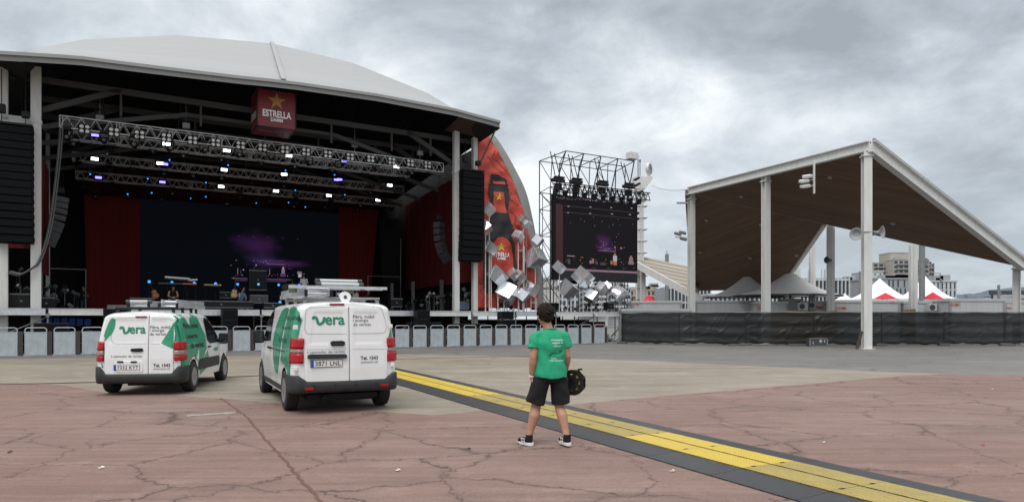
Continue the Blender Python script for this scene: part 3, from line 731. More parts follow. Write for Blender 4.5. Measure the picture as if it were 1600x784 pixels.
curtain(529, 576, 529, 591, BV-.4, 10.2, M_redin, 'tall dark red curtain right of the video wall, narrower than the left one')
curtain(600, 624, 592, 624, BV-1, 9.5, M_black, 'black curtain bunched at the right wing of the stage')
# high border behind the trusses
o = drape([(sa.x-3, 15.2), (sbb.x+2.5, 15.2)], 8.8, 12.2, 'border_curtain', mat('dark red border', (.045, .002, .003), .9), None); o.location = STAGE[0]; o.rotation_euler = (0, 0, TH); tag(o, 'dark red border curtain high above the video wall behind the trusses', 'curtain', 'red and black stage curtains')
# door frames in the wings
for (x0, x1, y0, v, lab) in ((66, 134, 419, 12, 'grey pipe frame with a black opening left of the red curtain'), (575, 626, 431, 12, 'grey pipe frame with a black opening right of the red curtain')):
    a = SP(x0, y0, v); c = SP(x1, y0+3, v); b = MB(); b.tube((a.x, v, DECK), (a.x, v, a.z), .035); b.tube((c.x, v, DECK), (c.x, v, a.z+ (3 if x0 > 500 else 0)), .035); b.tube((a.x, v, a.z), (c.x, v, a.z), .035)
    o = b.build('pipe_frame', M_grey_steel); o.location = STAGE[0]; o.rotation_euler = (0, 0, TH); tag(o, lab, 'pipe frame')
for x, v in ((60+15, 8), (690, 5), (612, 11), (645, 8)):
    a = SP(x, 430, v); b = MB(); b.box2((a.x-.1, v-.1, DECK), (a.x+.1, v+.1, 4.3 if x > 100 else 12)); o = b.build('roof_column', M_grey_steel); o.location = STAGE[0]; o.rotation_euler = (0, 0, TH)
    tag(o, {75: 'dark grey column deep in the left wing of the stage', 690: 'grey column just under the red wing drape near the right pillar', 612: 'grey column at the far end of the right wing', 645: 'grey column in the middle of the right wing, under the red drape'}[x], 'column')

# ================================================================ LIGHTING TRUSSES
def truss(x0, y0, x1, y1, v, hgt, name, label, n_bays, pars=()):
    a = SP(x0, y0, v); c = SP(x1, y1, v); z1 = (a.z+c.z)/2; z0 = z1-hgt; d = hgt*.9
    t = thing('lighting_truss', label, 'lighting truss', *STAGE, group='lighting trusses across the stage')
    r = .034; b = MB()
    for vv in (v, v+d):
        for z in (z0, z1): b.tube((a.x, vv, z), (c.x, vv, z), r, 6)
    b.build('chord', M_truss, t); b = MB(); w = (c.x-a.x)/n_bays
    for i in range(n_bays):
        u0 = a.x+i*w
        for vv in (v, v+d):
            b.tube((u0, vv, z0), (u0+w/2, vv, z1), .018, 4, cap=False); b.tube((u0+w/2, vv, z1), (u0+w, vv, z0), .018, 4, cap=False)
        if i % 4 == 0:
            for q in (0, .12):
                b.tube((u0+q, v, z0), (u0+q, v, z1), .022, 4); b.tube((u0+q, v+d, z0), (u0+q, v+d, z1), .022, 4)
        b.tube((u0, v, z1), (u0+w, v+d, z1), .014, 4, cap=False); b.tube((u0, v, z0), (u0+w, v+d, z0), .014, 4, cap=False)
    b.tube((c.x, v, z0), (c.x, v, z1), .025, 4); b.tube((a.x, v, z0), (a.x, v, z1), .025, 4)
    b.build('lattice', M_truss, t)
    return a.x, c.x, z0, z1, d, t
T1 = truss(93, 187, 693, 250, .8, .56, 't', 'bright front lighting truss across the stage mouth, with small round blinder lamps', 34)
T2 = truss(108, 209, 640, 262, 3.2, .42, 't', 'second lighting truss hanging right behind the front one', 34)
T3 = truss(113, 240, 631, 289, 8.2, .46, 't', 'third lighting truss from the front with long glowing lamps', 40)
T4 = truss(118, 272, 631, 309, 11.6, .46, 't', 'rearmost and lowest lighting truss with glowing lamps', 40)
def chain_pos(T, x, y, v): p = SP(x, y, v); return p
# blinder blocks of four round lamps inside the front truss
fx = [132, 178, 218, 260, 301, 337, 376, 410, 445, 478, 512, 547, 579, 612, 641, 668]
bl0 = None
def at_stage(o, u, v, z, rz=0): o.location = SW(u, v, z); o.rotation_euler = (0, 0, TH+rz)
for i, x in enumerate(fx):
    yy = 187+(x-93)*63/600+9; p = SP(x, yy, .78)
    if bl0 is None:
        o = thing('blinder_lamp', 'x', 'stage lamp', group='four-lamp blinders along the front truss')
        b = MB(); b.box((0, .06, 0), (.5, .1, .46), bev=.02); b.build('housing', M_blackp, o)
        for dx in (-.12, .12):
            for dz in (-.11, .11):
                b = MB(); b.lathe([(.095, 0), (.09, -.03), (.03, -.012)], (dx, 0, dz), 'y', 14); b.build('lens', mat('dull lamp lens', (.62, .62, .58), .25, .3, 0), o)
        bl0 = o
    else: o = copy_tree(bl0)
    at_stage(o, p.x, .74, p.z-.05)
    o['label'] = 'four-lamp blinder in the front truss, %s from the left end' % ('first second third fourth fifth sixth seventh eighth ninth tenth eleventh twelfth thirteenth fourteenth fifteenth sixteenth'.split()[i])
# moving heads and wash lights hanging under the trusses
def mover(kind):
    o = thing('moving_head_light', 'x', 'stage lamp', group='moving lights under the trusses')
    b = MB(); b.box((0, 0, .42), (.34, .3, .14), bev=.02); b.tube((0, 0, .49), (0, 0, .62), .02); b.build('base', M_blackp, o)
    for s in (-1, 1): b = MB(); b.box((s*.19, 0, .17), (.05, .14, .42), bev=.015); b.build('yoke', M_blackp, o)
    if kind == 'bar':
        b = MB(); b.box((0, 0, 0), (.52, .26, .3), bev=.03); b.build('head', M_blackp, o)
        return o
    b = MB(); b.lathe([(.11, .18), (.14, .1), (.14, -.1), (.10, -.2)], (0, 0, 0), 'y', 14); b.build('head', M_blackp, o); return o
def lens(o, m, w, h, shape='box'):
    b = MB()
    if shape == 'box': b.box((0, -.135 if w > .3 else -.2, 0), (w, .02, h), bev=.008)
    else: b.lathe([(w, -.2), (w*.8, -.225)], (0, 0, 0), 'y', 12)
    b.build('lens', m, o)
bar_w = mover('bar'); lens(bar_w, M_lens_w, .36, .16); bar_b = mover('bar'); lens(bar_b, M_lens_b, .36, .14)
hd_c = mover('head'); lens(hd_c, M_lens_c, .06, 0, 'r'); hd_d = mover('head'); lens(hd_d, M_glass, .09, 0, 'r')
first = {id(bar_w): 1, id(bar_b): 1, id(hd_c): 1, id(hd_d): 1}
def hang(proto, x, y, v, lab, s=1):
    p = SP(x, y, v)
    if first.get(id(proto)): o = proto; first[id(proto)] = 0
    else: o = copy_tree(proto)
    at_stage(o, p.x, v, p.z, random.uniform(-.15, .15)); o.scale = (s, s, s); o['label'] = lab
for x, y, v, r in ((260, 226, 3.3, 'second'), (354, 236, 3.3, 'second'), (451, 244, 3.3, 'second'), (618, 261, 3.3, 'second'), (148, 249, 8.2, 'third'), (350, 266, 8.2, 'third'), (443.5, 273, 8.2, 'third'),
                   (608, 290, 8.2, 'third'), (345, 292, 11.6, 'rear'), (431, 299, 11.6, 'rear'), (513, 306, 11.6, 'rear'), (590, 313, 11.6, 'rear'), (250, 256, 8.2, 'third')):
    hang(bar_w, x, y, v, 'glowing white lamp on the %s truss, %s' % (r, 'at its left end' if x < 200 else 'left of the hanging red cube' if x < 300 else 'under the left edge of the red cube' if x < 380 else 'just right under the red cube' if x < 480 else 'between the red cube and the right end' if x < 560 else 'at its right end'), 1.0)
for x, y, v, r in ((257, 257, 8.2, 'third truss left of centre'), (253.5, 285, 11.6, 'rear truss left of centre'), (154, 278, 11.6, 'rear truss at its left end'), (530, 281, 8.2, 'third truss right of centre'), (536, 253, 3.3, 'second truss right of centre'), (149, 212, 3.3, 'second truss at its left end'), (525, 281.5, 8.2, 'third truss, left one of the close pair right of centre')):
    hang(bar_b, x, y, v, 'violet glowing lamp on the %s' % r, .95)
for i, (x, y, v) in enumerate(((168, 241, 8.2), (265, 251, 8.2), (141, 273, 11.6), (231, 280, 11.6), (356, 259, 8.2), (445, 267, 8.2), (461, 298, 11.6), (322, 286, 11.6), (199, 304, 13), (298, 311, 13), (476, 324, 13), (522, 274, 8.2), (538, 305, 11.6), (620, 260, 3.3), (400, 318, 13), (450, 317, 13), (237, 302, 13), (321, 308, 13))):
    hang(hd_c, x, y, v, 'small moving head with a blue spark of light, %s row, %s' % ('second' if v < 4 else 'third' if v < 9 else 'fourth' if v < 12 else 'lowest', ['far left', 'left of centre', 'far left', 'left of centre', 'under the red cube', 'right under the red cube', 'right of centre', 'centre left', 'above the left curtain edge', 'centre left', 'right of centre', 'right', 'right end', 'right end', 'centre', 'centre right', 'second from left', 'third from left'][i]), .8)
k = 0
for v, y0, sl, xa, xb, nn_ in ((.9, 214, .105, 105, 640, 11), (3.4, 226, .1, 120, 630, 10), (8.3, 258, .095, 125, 620, 12), (11.7, 290, .075, 130, 610, 11), (13.0, 305, .05, 150, 560, 9)):
    for i in range(nn_):
        x = xa+(xb-xa)*i/(nn_-1)+random.uniform(-5, 5); y = y0+(x-100)*sl+random.uniform(-2, 2); k += 1
        hang(hd_d, x, y, v, 'unlit black moving head, %s hanging row, number %d from the left' % ({.9: 'front', 3.4: 'second', 8.3: 'third', 11.7: 'fourth', 13.0: 'lowest'}[v], i+1), random.uniform(.85, 1.1))
# hoists and hanging lattice masts under the roof
for x, y, xt, yt in ((158, 195, 150, 104), (285, 195, 295, 118), (545, 190, 555, 150), (625, 205, 655, 172)):
    a = SP(x, y, .9); c = SP(xt, yt, .9); b = MB()
    for dx in (-.18, .18):
        b.tube((a.x+dx, 1.1, a.z), (c.x+dx, 1.1, c.z), .03, 5)
    n = 9
    for i in range(n):
        p = a.lerp(c, i/n); q = a.lerp(c, (i+1)/n); s = 1 if i % 2 else -1
        b.tube((p.x-.18*s, 1.1, p.z), (q.x+.18*s, 1.1, q.z), .02, 4)
    o = b.build('hanging_truss', M_blackp); o.location = STAGE[0]; o.rotation_euler = (0, 0, TH)
    tag(o, 'black upright lattice truss hanging from the stage roof, %s' % {158: 'leftmost', 285: 'left of the red cube', 545: 'leaning, right of the red cube', 625: 'leaning, nearest the right pillar'}[x], 'truss', 'black lattice masts under the roof')
for x, y in ((156, 184), (291, 196), (555, 226), (657, 239)):
    p = SP(x, y, 1.0); o = thing('chain_hoist', 'grey chain hoist above the front truss, %s' % {156: 'at the far left', 291: 'left of the red cube', 555: 'right of the red cube', 657: 'near the right pillar'}[x], 'hoist', group='chain hoists')
    b = MB(); b.box((0, 0, 0), (.36, .26, .3), bev=.04); b.build('motor', M_grey_steel, o)
    b = MB(); b.tube((0, 0, .15), (0, 0, 12.8-p.z), .015, 5); b.tube((0, 0, -.15), (0, 0, -.4), .02, 5); b.build('chain', M_grey_steel, o); at_stage(o, p.x, 1.1, p.z)

# ================================================================ HANGING RED CUBE
cc = SP(402, 137, -1.0); cr_ = SP(462, 143, -1.0); cb = SP(402, 196, -1.0); wq = cr_.x-cc.x; hq = cc.z-cb.z
cube = thing('sign_cube', 'hanging dark red cube sign with a gold star under the canopy edge', 'hanging sign'); at_stage(cube, cc.x+wq/2, -1.0+wq/2, cc.z-hq/2)
M_cubered = mat('cube sign red', (.18, .017, .024), .5, 0, .1, .8)
b = MB(); b.box((0, 0, 0), (wq, wq, hq)); b.build('cube_body', M_cubered, cube)
b = MB(); h_ = wq/2
for s1 in (-1, 1):
    for s2 in (-1, 1):
        b.bar((s1*h_, s2*h_, -hq/2), (s1*h_, s2*h_, hq/2), .06); b.bar((-h_, s1*h_, s2*hq/2), (h_, s1*h_, s2*hq/2), .05); b.bar((s1*h_, -h_, s2*hq/2), (s1*h_, h_, s2*hq/2), .05)
b.build('cube_frame', M_blackp, cube)
b = MB(); star((0, .42), .47, lambda x, y: Vector((x, -h_-.012, y)), b)
b.build('star', M_gold, cube)
letters('lettering', 'ESTRELLA', .42, M_whiteprint, lambda x, y: Vector((x, -h_-.012, y-.28)), cube, .03, 1.0, stretch=(.80, 1.15))
letters('lettering', 'DAMM', .24, M_whiteprint, lambda x, y: Vector((x, -h_-.012, y-.58)), cube, .03, 1.05, stretch=(.85, 1))
letters('lettering', 'ESTRELLA', .42, M_whiteprint, lambda x, y: Vector((-x*0+(-h_-.012), -x, y-.28)), cube, .03, 1.0, stretch=(.80, 1.15))
letters('lettering', 'ESTRELLA', .42, mat('shaded white print', (.25, .2, .3), .6), lambda x, y: Vector((x, y*1+.1-.3, -hq/2-.012)), cube, .03, 1.0, stretch=(.80, 1.15))  # underside lettering: shade is put into this darker white
b = MB()
for s1 in (-1, 1): b.tube((s1*h_*.8, 0, hq/2), (s1*h_*.8, 0, 13.2-(cc.z-hq/2)), .02, 5)
b.build('hanging_cable', M_blackp, cube)

# ================================================================ SPEAKER ARRAYS
def array(name, label, x0, y0, x1, y1, v, n, group):
    a = SP(x0, y0, v); c = SP(x1, y1, v); w = c.x-a.x; h = (a.z-c.z); o = thing(name, label, 'speaker array', group=group); at_stage(o, (a.x+c.x)/2, v, c.z)
    zc_ = 0; hb = h/n
    for i in range(n):
        b = MB(); z = h-hb*(i+.5); cu = 0 if i < n*.55 else .05*(i-n*.55)**1.3
        b.box((0, .3+cu*.5, z), (w, .62, hb-.025), Euler((-.02*max(0, i-n*.5), 0, 0)).to_matrix(), 0, .02)
        b.box((0, -.02+cu*.5, z), (w*.93, .02, hb-.06)); b.box((-w*.5-.01, .3+cu*.5, z), (.03, .3, hb*.5)); b.box((w*.5+.01, .3+cu*.5, z), (.03, .3, hb*.5))
        b.build('cabinet', M_blk2, o)
    b = MB(); b.box((0, .3, h+.08), (w, .7, .1), bev=.02); b.tube((-w*.3, .3, h+.1), (-w*.3, .3, 12.7-c.z), .02, 5); b.tube((w*.3, .3, h+.1), (w*.3, .3, 12.7-c.z), .02, 5)
    b.box((-w*.3, .3, h+.75), (.3, .3, .4), bev=.05); b.box((w*.3, .3, h+.6), (.3, .3, .3), bev=.05); b.build('rigging_frame', M_blackp, o); return o
M_blk2 = mat('speaker grille black', (.006, .0065, .008), .8, 0, .2, 3, spec=.12)
array('line_array_speaker', 'tall black main speaker array hanging at the far left of the stage', -12, 192, 51, 379, -.9, 15, 'main speaker arrays')
array('line_array_speaker', 'tall black main speaker array hanging beside the red banner', 724, 266, 757, 408, -.9, 13, 'main speaker arrays')
def side_array(label, pts, v, wpx, n, seed):
    """curved side fill array seen part from the side"""
    o = thing('side_fill_speaker', label, 'speaker array', group='curved side speaker arrays'); top = SP(*pts[0], v); at_stage(o, top.x, v, top.z)
    ps = [SP(x, y, v)-top for x, y in pts]
    for i in range(n):
        f = i/(n-1)*(len(ps)-1); k = min(int(f), len(ps)-2); g = f-k; p = ps[k].lerp(ps[k+1], g); d = (ps[k+1]-ps[k]).normalized(); an = math.atan2(d.x, -d.z)
        hb = (ps[0]-ps[-1]).length/(n-1)*.96; b = MB(); R = Euler((0, -an, .0)).to_matrix()@Euler((0, 0, .5)).to_matrix()
        b.box((p.x, 0, p.z), (.62*(1-.25*i/n), .5, hb), R, 0, .03); b.box((p.x-.02, -.3, p.z), (.34, .04, hb*.5), R, 0)
        b.build('cabinet', M_dgs, o)
    b = MB(); b.box((0, 0, .45), (.4, .3, .3), bev=.05); b.tube((0, 0, .5), (0, 0, 12.6-top.z), .015, 5); b.tube((.12, 0, .5), (.12, 0, 12.6-top.z), .012, 5); b.build('hoist', M_blackp, o)
M_dgs = mat('dark grey speaker paint', (.045, .045, .05), .5, 0, .2, 4)
side_array('curved grey side array of speakers hanging in the left wing', [(94, 312), (92, 330), (88, 350), (82, 366), (76, 380)], 2.6, 24, 9, 1)
side_array('curved black side array of speakers hanging before the red wing drape', [(686, 352), (686, 367), (688, 382), (692, 395), (698, 405)], 1.6, 24, 7, 2)
# cables by the left pillar
b = MB(); pts = [SP(95, 200, .5), SP(92, 240, .3), SP(84, 310, .2), SP(76, 360, 0), SP(62, 405, -.3), SP(46, 421, -.4), SP(30, 428, -.3), SP(14, 424, -.2)]
pp = []
for i in range(len(pts)-1):
    p0 = pts[max(0, i-1)]; p3 = pts[min(len(pts)-1, i+2)]
    for k in range(5):
        t = k/5; pp.append(.5*((2*pts[i])+(-p0+pts[i+1])*t+(2*p0-5*pts[i]+4*pts[i+1]-p3)*t*t+(-p0+3*pts[i]-3*pts[i+1]+p3)*t**3))
for off in (Vector((0, 0, 0)), Vector((.08, .05, .03)), Vector((-.05, .1, -.06))): b.path([p+off for p in pp+[pts[-1]]], .03)
o = b.build('cable_bundle', mat('grey cable', (.10, .10, .10), .6)); o.location = STAGE[0]; o.rotation_euler = (0, 0, TH); tag(o, 'thick grey cable bundle sagging past the left stage pillar', 'cable')
# ================================================================ PIT BARRIERS
def bar_line(f): pass
bar_t = thing('crowd_barrier', 'x', 'barrier', group='pit barriers along the stage front')
W_ = 1.03
b = MB(); r = .022; pts = [(.06, 0, .0), (.06, 0, 1.12), (.09, 0, 1.18), (.15, 0, 1.21), (.73, 0, 1.21), (.79, 0, 1.18), (.82, 0, 1.12), (.82, 0, 0)]
b.path(pts, r, 8); b.build('frame', M_galv, bar_t)
b = MB(); b.box2((.075, -.012, .06), (.805, .008, 1.03)); b.box2((.075, -.02, 1.0), (.805, .012, 1.03)); b.box2((.075, -.02, .05), (.805, .012, .08)); b.build('panel', M_galv, bar_t)
b = MB(); b.box2((.845, -.03, .03), (1.015, .03, 1.06)); b.tube((.93, -.035, .9), (.93, -.05, .9), .018, 8); b.tube((.93, -.035, .12), (.93, -.05, .12), .018, 8); b.build('post', mat('brown barrier post', (.045, .038, .034), .7, 0, .2, 3), bar_t)
b = MB(); b.box2((0, -.05, .0), (W_-.01, .95, .02)); b.bar((.2, .85, .03), (.2, .03, .95), .04); b.bar((.7, .85, .03), (.7, .03, .95), .04); b.build('foot_plate', M_galv, bar_t)
# the line of their feet, surveyed from the picture
pL = G(-60, 559.2); pR = G(957, 536.4); dB = (pR-pL); nb = int(dB.length/W_); dB.normalize(); aB = math.atan2(dB.y, dB.x)
for i in range(nb):
    p = pL+dB*(W_*i); o = bar_t if i == 0 else copy_tree(bar_t)
    o.location = (p.x, p.y, .01); o.rotation_euler = (random.uniform(-.015, .015), 0, aB+random.uniform(-.03, .03)); o.location.z = .012+random.uniform(0, .012)
    xi = 800+FPX*(p.x+.4)/p.y
    if xi < 155: w = 'left of the smaller van'
    elif xi < 400: w = 'seen over or between the two vans' if xi > 340 else 'hidden in part by the smaller van'
    elif xi < 615: w = 'hidden in part by the larger van'
    elif xi < 835: w = 'between the larger van and the walking man'
    elif xi < 895: w = 'just behind the walking man'
    else: w = 'near the black fence'
    o['label'] = 'grey steel barrier %d from the left, %s' % (i+1, w)
# a few stickers
for x, y in ((808, 521), (803, 522), (812, 520), (809, 528), (830, 527), (834, 531), (829, 531)):
    pass
# ================================================================ PIT SPEAKERS
def sub(x0, x1, y0, y1, v, lab, m=None):
    a = SP(x0, y1, v); c = SP(x1, y0, v); o = thing('black_speaker', lab, 'speaker', group='black speaker boxes along the stage front'); w = c.x-a.x; h = c.z-a.z
    at_stage(o, (a.x+c.x)/2, v, a.z)
    n = max(1, round(h/.55)); 
    for i in range(n):
        b = MB(); b.box((0, .3, h*(i+.5)/n), (w, .6, h/n-.02), bev=.02); b.build('cabinet', M_blackp, o)
        b = MB(); b.box((0, -.005, h*(i+.5)/n), (w*.9, .02, h/n*.82)); b.build('grille', M_blk2, o)
    return o
sub(161, 203, 482, 540, -1.7, 'black speaker stack left of and behind the smaller van'); sub(347, 372, 483, 545, -1.6, 'black speaker stack rising between the two vans')
sub(652, 672, 484, 540, -1.6, 'black speaker stack just right of the larger van'); sub(784, 803, 486, 538, -1.6, 'black speaker stack left of the walking man'); sub(861, 876, 473, 506, 1.0, 'black speaker standing behind the walking man\'s head')
sub(52, 108, 504, 548, -1.4, 'low wide black speaker box under the deck near the left edge'); sub(640, 690, 503, 540, -1.4, 'low wide black speaker box under the deck right of the larger van'); sub(708, 760, 505, 538, -1.4, 'low wide black speaker box under the deck below the red banner')
o = MB()
for i in range(7): a = SP(60+i*12, 503, 1.0); c = SP(72+i*12, 498+.5*i, 1.0); o.box2((a.x, .9, a.z-.15), (c.x-.06, 1.4, c.z+.1))
t = o.build('blue_tarpaulin', M_tarp); t.location = STAGE[0]; t.rotation_euler = (0, 0, TH); tag(t, 'blue folded tarpaulin stored under the deck on the left', 'tarpaulin')

# ================================================================ MIRROR CUBES
cubes = [(771, 325, 11, (.6, .5, .2), 'small mirrored cube, topmost, over the banner star', 1), (765, 354, 12, (.6, .4, .9), 'small white-lit mirrored cube beside the main speaker array', 1), (774, 386, 12, (.4, .3, .5), 'small mirrored cube in front of the bottle label', 1),
         (784, 430, 17, (.5, .35, .6), 'mid-sized pale mirrored cube left of the dark ones, below the label', 1), (803, 457, 20, (.3, .5, .95), 'big dark mirrored cube at the banner foot', 0), (814, 427, 11, (.5, .6, .3), 'small black-sided mirrored cube beside the bottle print', 0),
         (822, 431, 12, (.2, .7, .5), 'small bright mirrored cube right of the black-sided one', 1), (811, 441, 6, (.2, .7, .4), 'tiny mirrored cube above the big dark one', 0), (828, 461, 13, (.45, .2, .9), 'pale mirrored cube low at the banner\'s right foot', 1),
         (841, 450, 15, (.3, .2, .45), 'mirrored cube with bright top at the banner\'s lower right corner', 1), (848, 402, 20, (.75, .15, .35), 'large pale mirrored cube beyond the banner\'s right edge', 1), (829, 340, 9, (.3, .4, .3), 'small cube reflecting red on the banner\'s arched edge', 1),
         (834, 347, 10, (.7, .4, .4), 'small pale cube touching the red-tinted one', 0), (821, 367, 11, (.2, .6, .7), 'small dark mirrored cube on the banner\'s right half', 1), (852, 373, 11, (.5, .1, .8), 'small pale mirrored cube left of the video screen tower', 0),
         (874, 418, 12, (.5, .3, .5), 'cube with white top at the screen\'s lower left corner', 1), (911, 433, 20, (.5, .25, .5), 'large pale mirrored cube below the middle of the screen', 1), (887, 452, 19, (.5, .3, .45), 'large mirrored cube with white top left of the middle one', 1),
         (924, 463, 14, (.3, .5, .8), 'dark brownish mirrored cube low below the screen', 1), (940, 450, 12, (.35, .6, .5), 'small dark mirrored cube right of the middle below the screen', 1), (949, 448, 11, (.5, .3, .8), 'small bright cube half behind the dark one', 1), (968, 457, 16, (.5, .2, .45), 'rightmost mirrored cube, with white top, near the red tent', 1)]
M_pole = mat('white thin post', (.6, .6, .6), .5); M_edge = mat('cube edge', (.30, .30, .31), .5, .5)
for i, (x, y, s, e, lab, pole) in enumerate(cubes):
    v = -1.35 if x < 860 else .6
    if lab.startswith('tiny') or 'half behind' in lab: v += .8
    if x < 800: v = -.95 if x > 776 else -1.0
    p = SP(x, y, v); sz = s*1.22*S0.y/FPX; v0 = max(v, -.45)
    o = thing('mirror_cube', lab, 'mirrored cube', group='mirrored cubes of the sculpture'); at_stage(o, p.x, v0 if v < v0 else v, p.z)
    R = Euler((e[0]+.2, e[1], e[2])).to_matrix()
    b = MB(); b.box((0, 0, 0), (sz, sz, sz), R, bev=.008); b.build('cube', M_mirror, o)
    b = MB(); hh = sz/2
    for s1 in (-1, 1):
        for s2 in (-1, 1):
            b.tube(R@Vector((s1*hh, s2*hh, -hh)), R@Vector((s1*hh, s2*hh, hh)), .012, 5); b.tube(R@Vector((-hh, s1*hh, s2*hh)), R@Vector((hh, s1*hh, s2*hh)), .012, 5); b.tube(R@Vector((s1*hh, -hh, s2*hh)), R@Vector((s1*hh, hh, s2*hh)), .012, 5)
    b.build('edge_trim', M_edge, o)
    b = MB(); b.tube((0, .0, 0), (0, .0, DECK-p.z), .035 if pole else .022, 6); b.box((0, 0, DECK-p.z+.02), (.3, .3, .03))
    if i in (3, 9, 13): b.tube((.45, 0, DECK-p.z), (.45, 0, -.6), .03, 6); b.tube((0, 0, -.9), (.45, 0, -.9), .025, 5); b.tube((0, 0, (DECK-p.z)*.6), (.45, 0, (DECK-p.z)*.6), .025, 5)
    b.build('post', M_pole if pole else M_grey_steel, o)

# ================================================================ SIDE VIDEO SCREEN ON ITS SCAFFOLD
scv = 1.6
A0 = SP(868, 306, scv); A1 = SP(996, 316, scv); A2 = SP(868, 433, scv); zt_, zb_ = (A0.z+A1.z)/2, (A2.z+SP(996, 441, scv).z)/2
M_scr2 = screen_mat('side screen picture', [((SP(943, 378, scv).x, scv-.2, SP(943, 378, scv).z), (1.0, 1, .8), (.035, .008, .045)), ((SP(945, 390, scv).x, scv-.2, SP(945, 390, scv).z), (1.1, 1, .35), (.05, .01, .07))], base=(.007, .006, .007))
ss = thing('side_video_screen', 'black outdoor video screen showing the stage, hung on a scaffold right of the banner', 'video screen', *STAGE)
b = MB(); b.box2((A0.x, scv, zb_), (A1.x, scv+.35, zt_)); b.build('screen', M_scr2, ss)
b = MB(); b.box2((A0.x-.05, scv+.36, zb_-.05), (A1.x+.05, scv+.5, zt_+.1)); b.build('screen_frame', M_blackp, ss)
def on2(b, x, y, w, h, mi): on_wall(b, x, y, w, h, mi, scv, .02)
b = MB()
on2(b, 868.5, 318, 11, 101, 3)
for i in range(110):
    x = 869+i*1.14; on2(b, x, 308.5+(x-868)*.065+random.uniform(-1.5, 1.5), random.uniform(.5, 1.6), random.uniform(.5, 1.2), random.choice([0, 5, 5, 2]))
for y0, k in ((321, 5), (331, 5)):
    on2(b, 882, y0, 110, .6, 5)
    for x in (886, 921, 953, 984): on2(b, x+random.uniform(-2, 2), y0+.5+(x-880)*.03, 3, 1.0, 2)
for i in range(14): on2(b, random.uniform(885, 990), random.uniform(338, 372), .6, .6, 2)
on2(b, 881, 419, 115, 3.2, 0); on2(b, 881, 422, 115, 1.2, 5); on2(b, 875, 424, 121, 14, 6); on2(b, 872, 418, 6, 2, 5)
for x in (926, 950, 974): on2(b, x, 418, .6, 14, 5); on2(b, x-3, 417.5, 8, 2.6, 6)
on2(b, 958, 399, 6, 9, 2); on2(b, 959.5, 395.5, 2.6, 3.5, 4); on2(b, 958.5, 408, 5.2, 6, 4); on2(b, 965, 404, 5, 1, 5)
on2(b, 983, 402, 6, 6, 0); on2(b, 982, 408, 8, 5, 0); on2(b, 984.5, 399.5, 3, 3, 4); on2(b, 921, 407, 7, 4, 0); on2(b, 925, 404, 3, 3, 4); on2(b, 930, 408, 4, 5, 5)
on2(b, 886, 399, 12, .8, 2); on2(b, 894, 401, 6, 1.2, 3); on2(b, 887, 404, 4, 8, 5); on2(b, 954, 407, 3, 6, 4); on2(b, 938, 410, 8, 4, 5); on2(b, 907, 401.5, 5, .7, 4)
on2(b, 933, 386, 30, .6, 1); on2(b, 934, 391, 28, .6, 0)
for i in range(50): on2(b, random.gauss(950, 10), random.choice([random.gauss(388, 3), random.gauss(383, 3)]), random.choice([.5, .8]), .7, random.choice([0, 1, 2]))
on2(b, 959.8, 384.5, 2, 4, 0); on2(b, 969, 386, 3, 3, 0)
for i in range(40): on2(b, random.uniform(880, 992), random.gauss(410, 4), random.choice([.5, 1.2, 1.6]), random.choice([.6, 1.4]), random.choice([5, 5, 4, 0]))
b.build('screen_picture', [E_pink, E_viol, E_wht, E_redc, E_or, E_dk, E_blk], ss)
tw = thing('scaffold_tower', 'tall dark scaffold frame behind and above the side video screen', 'scaffold', *STAGE)
b = MB(); R1 = .045
def urow(v, xl, xr): a, c = SP(xl, 300, v).x, SP(xr, 300, v).x; return [a+(c-a)*k/4 for k in range(5)]
us = urow(3.2, 860, 976); ur = {3.2: us, 5.6: urow(5.6, 843, 961)}; c0, c1, c2_ = urow(.8, 884, 991), urow(2.9, 863, 977), urow(5.2, 843, 962)
zs = [DECK, 3.9, 5.9, 7.9, 9.9, 11.2]
zT = SP(925, 254, 3.6).z
def tb(p, q, r=R1): b.tube(p, q, r, 5)
for v in (3.2, 5.6):
    U = ur[v]
    for k, u in enumerate(U):
        tb((u, v, 0 if v > 3.3 else DECK), (u, v, zs[-1])); 
        if k in (0, 4): tb((u+.28, v, DECK), (u+.28, v, zs[-1]), .03)
    for z in zs[1:]: tb((U[0], v, z), (U[-1]+.28, v, z), .035)
    for k in range(4):
        for j in range(5):
            if k in (1, 2) and j < 4: continue
            if (k+j) % 2: tb((U[k], v, zs[j]), (U[k+1], v, zs[j+1]), .03)
            else: tb((U[k+1], v, zs[j]), (U[k], v, zs[j+1]), .03)
for k in range(5):
    f, g = ur[3.2][k], ur[5.6][k]
    for j, z in enumerate(zs[1:]):
        tb((f, 3.2, z), (g, 5.6, z), .03)
        if k in (0, 4): tb((f, 3.2, zs[j]), (g, 5.6, z), .03)
    tb((f, 3.2, 9.9), (c0[k], .8, zT-.25)); tb((g, 5.6, zs[-1]), (c2_[k], 5.2, zT)); tb((c0[k], .8, zT-.25), (c2_[k], 5.2, zT), .035); tb((f, 3.2, zs[-1]), (c1[k], 2.9, zT-.15), .035)
for (v, z, U) in ((.8, zT-.25, c0), (5.2, zT, c2_), (2.9, zT-.15, c1)): tb((U[0], v, z), (U[-1], v, z), .035)
for k in range(4): tb((c0[k], .8, zT-.25), (c2_[k+1], 5.2, zT), .03); tb((ur[5.6][k+1], 5.6, zs[-1]), (c2_[k], 5.2, zT), .03)
b.build('scaffold_tube', mat('dark scaffold steel', (.09, .09, .09), .6, .3, .2, 3), tw)
b = MB(); b.box((c0[-1]-.2, .8, zT+.1), (.8, .5, .5), bev=.03); b.build('junction_box', M_white_steel, tw)
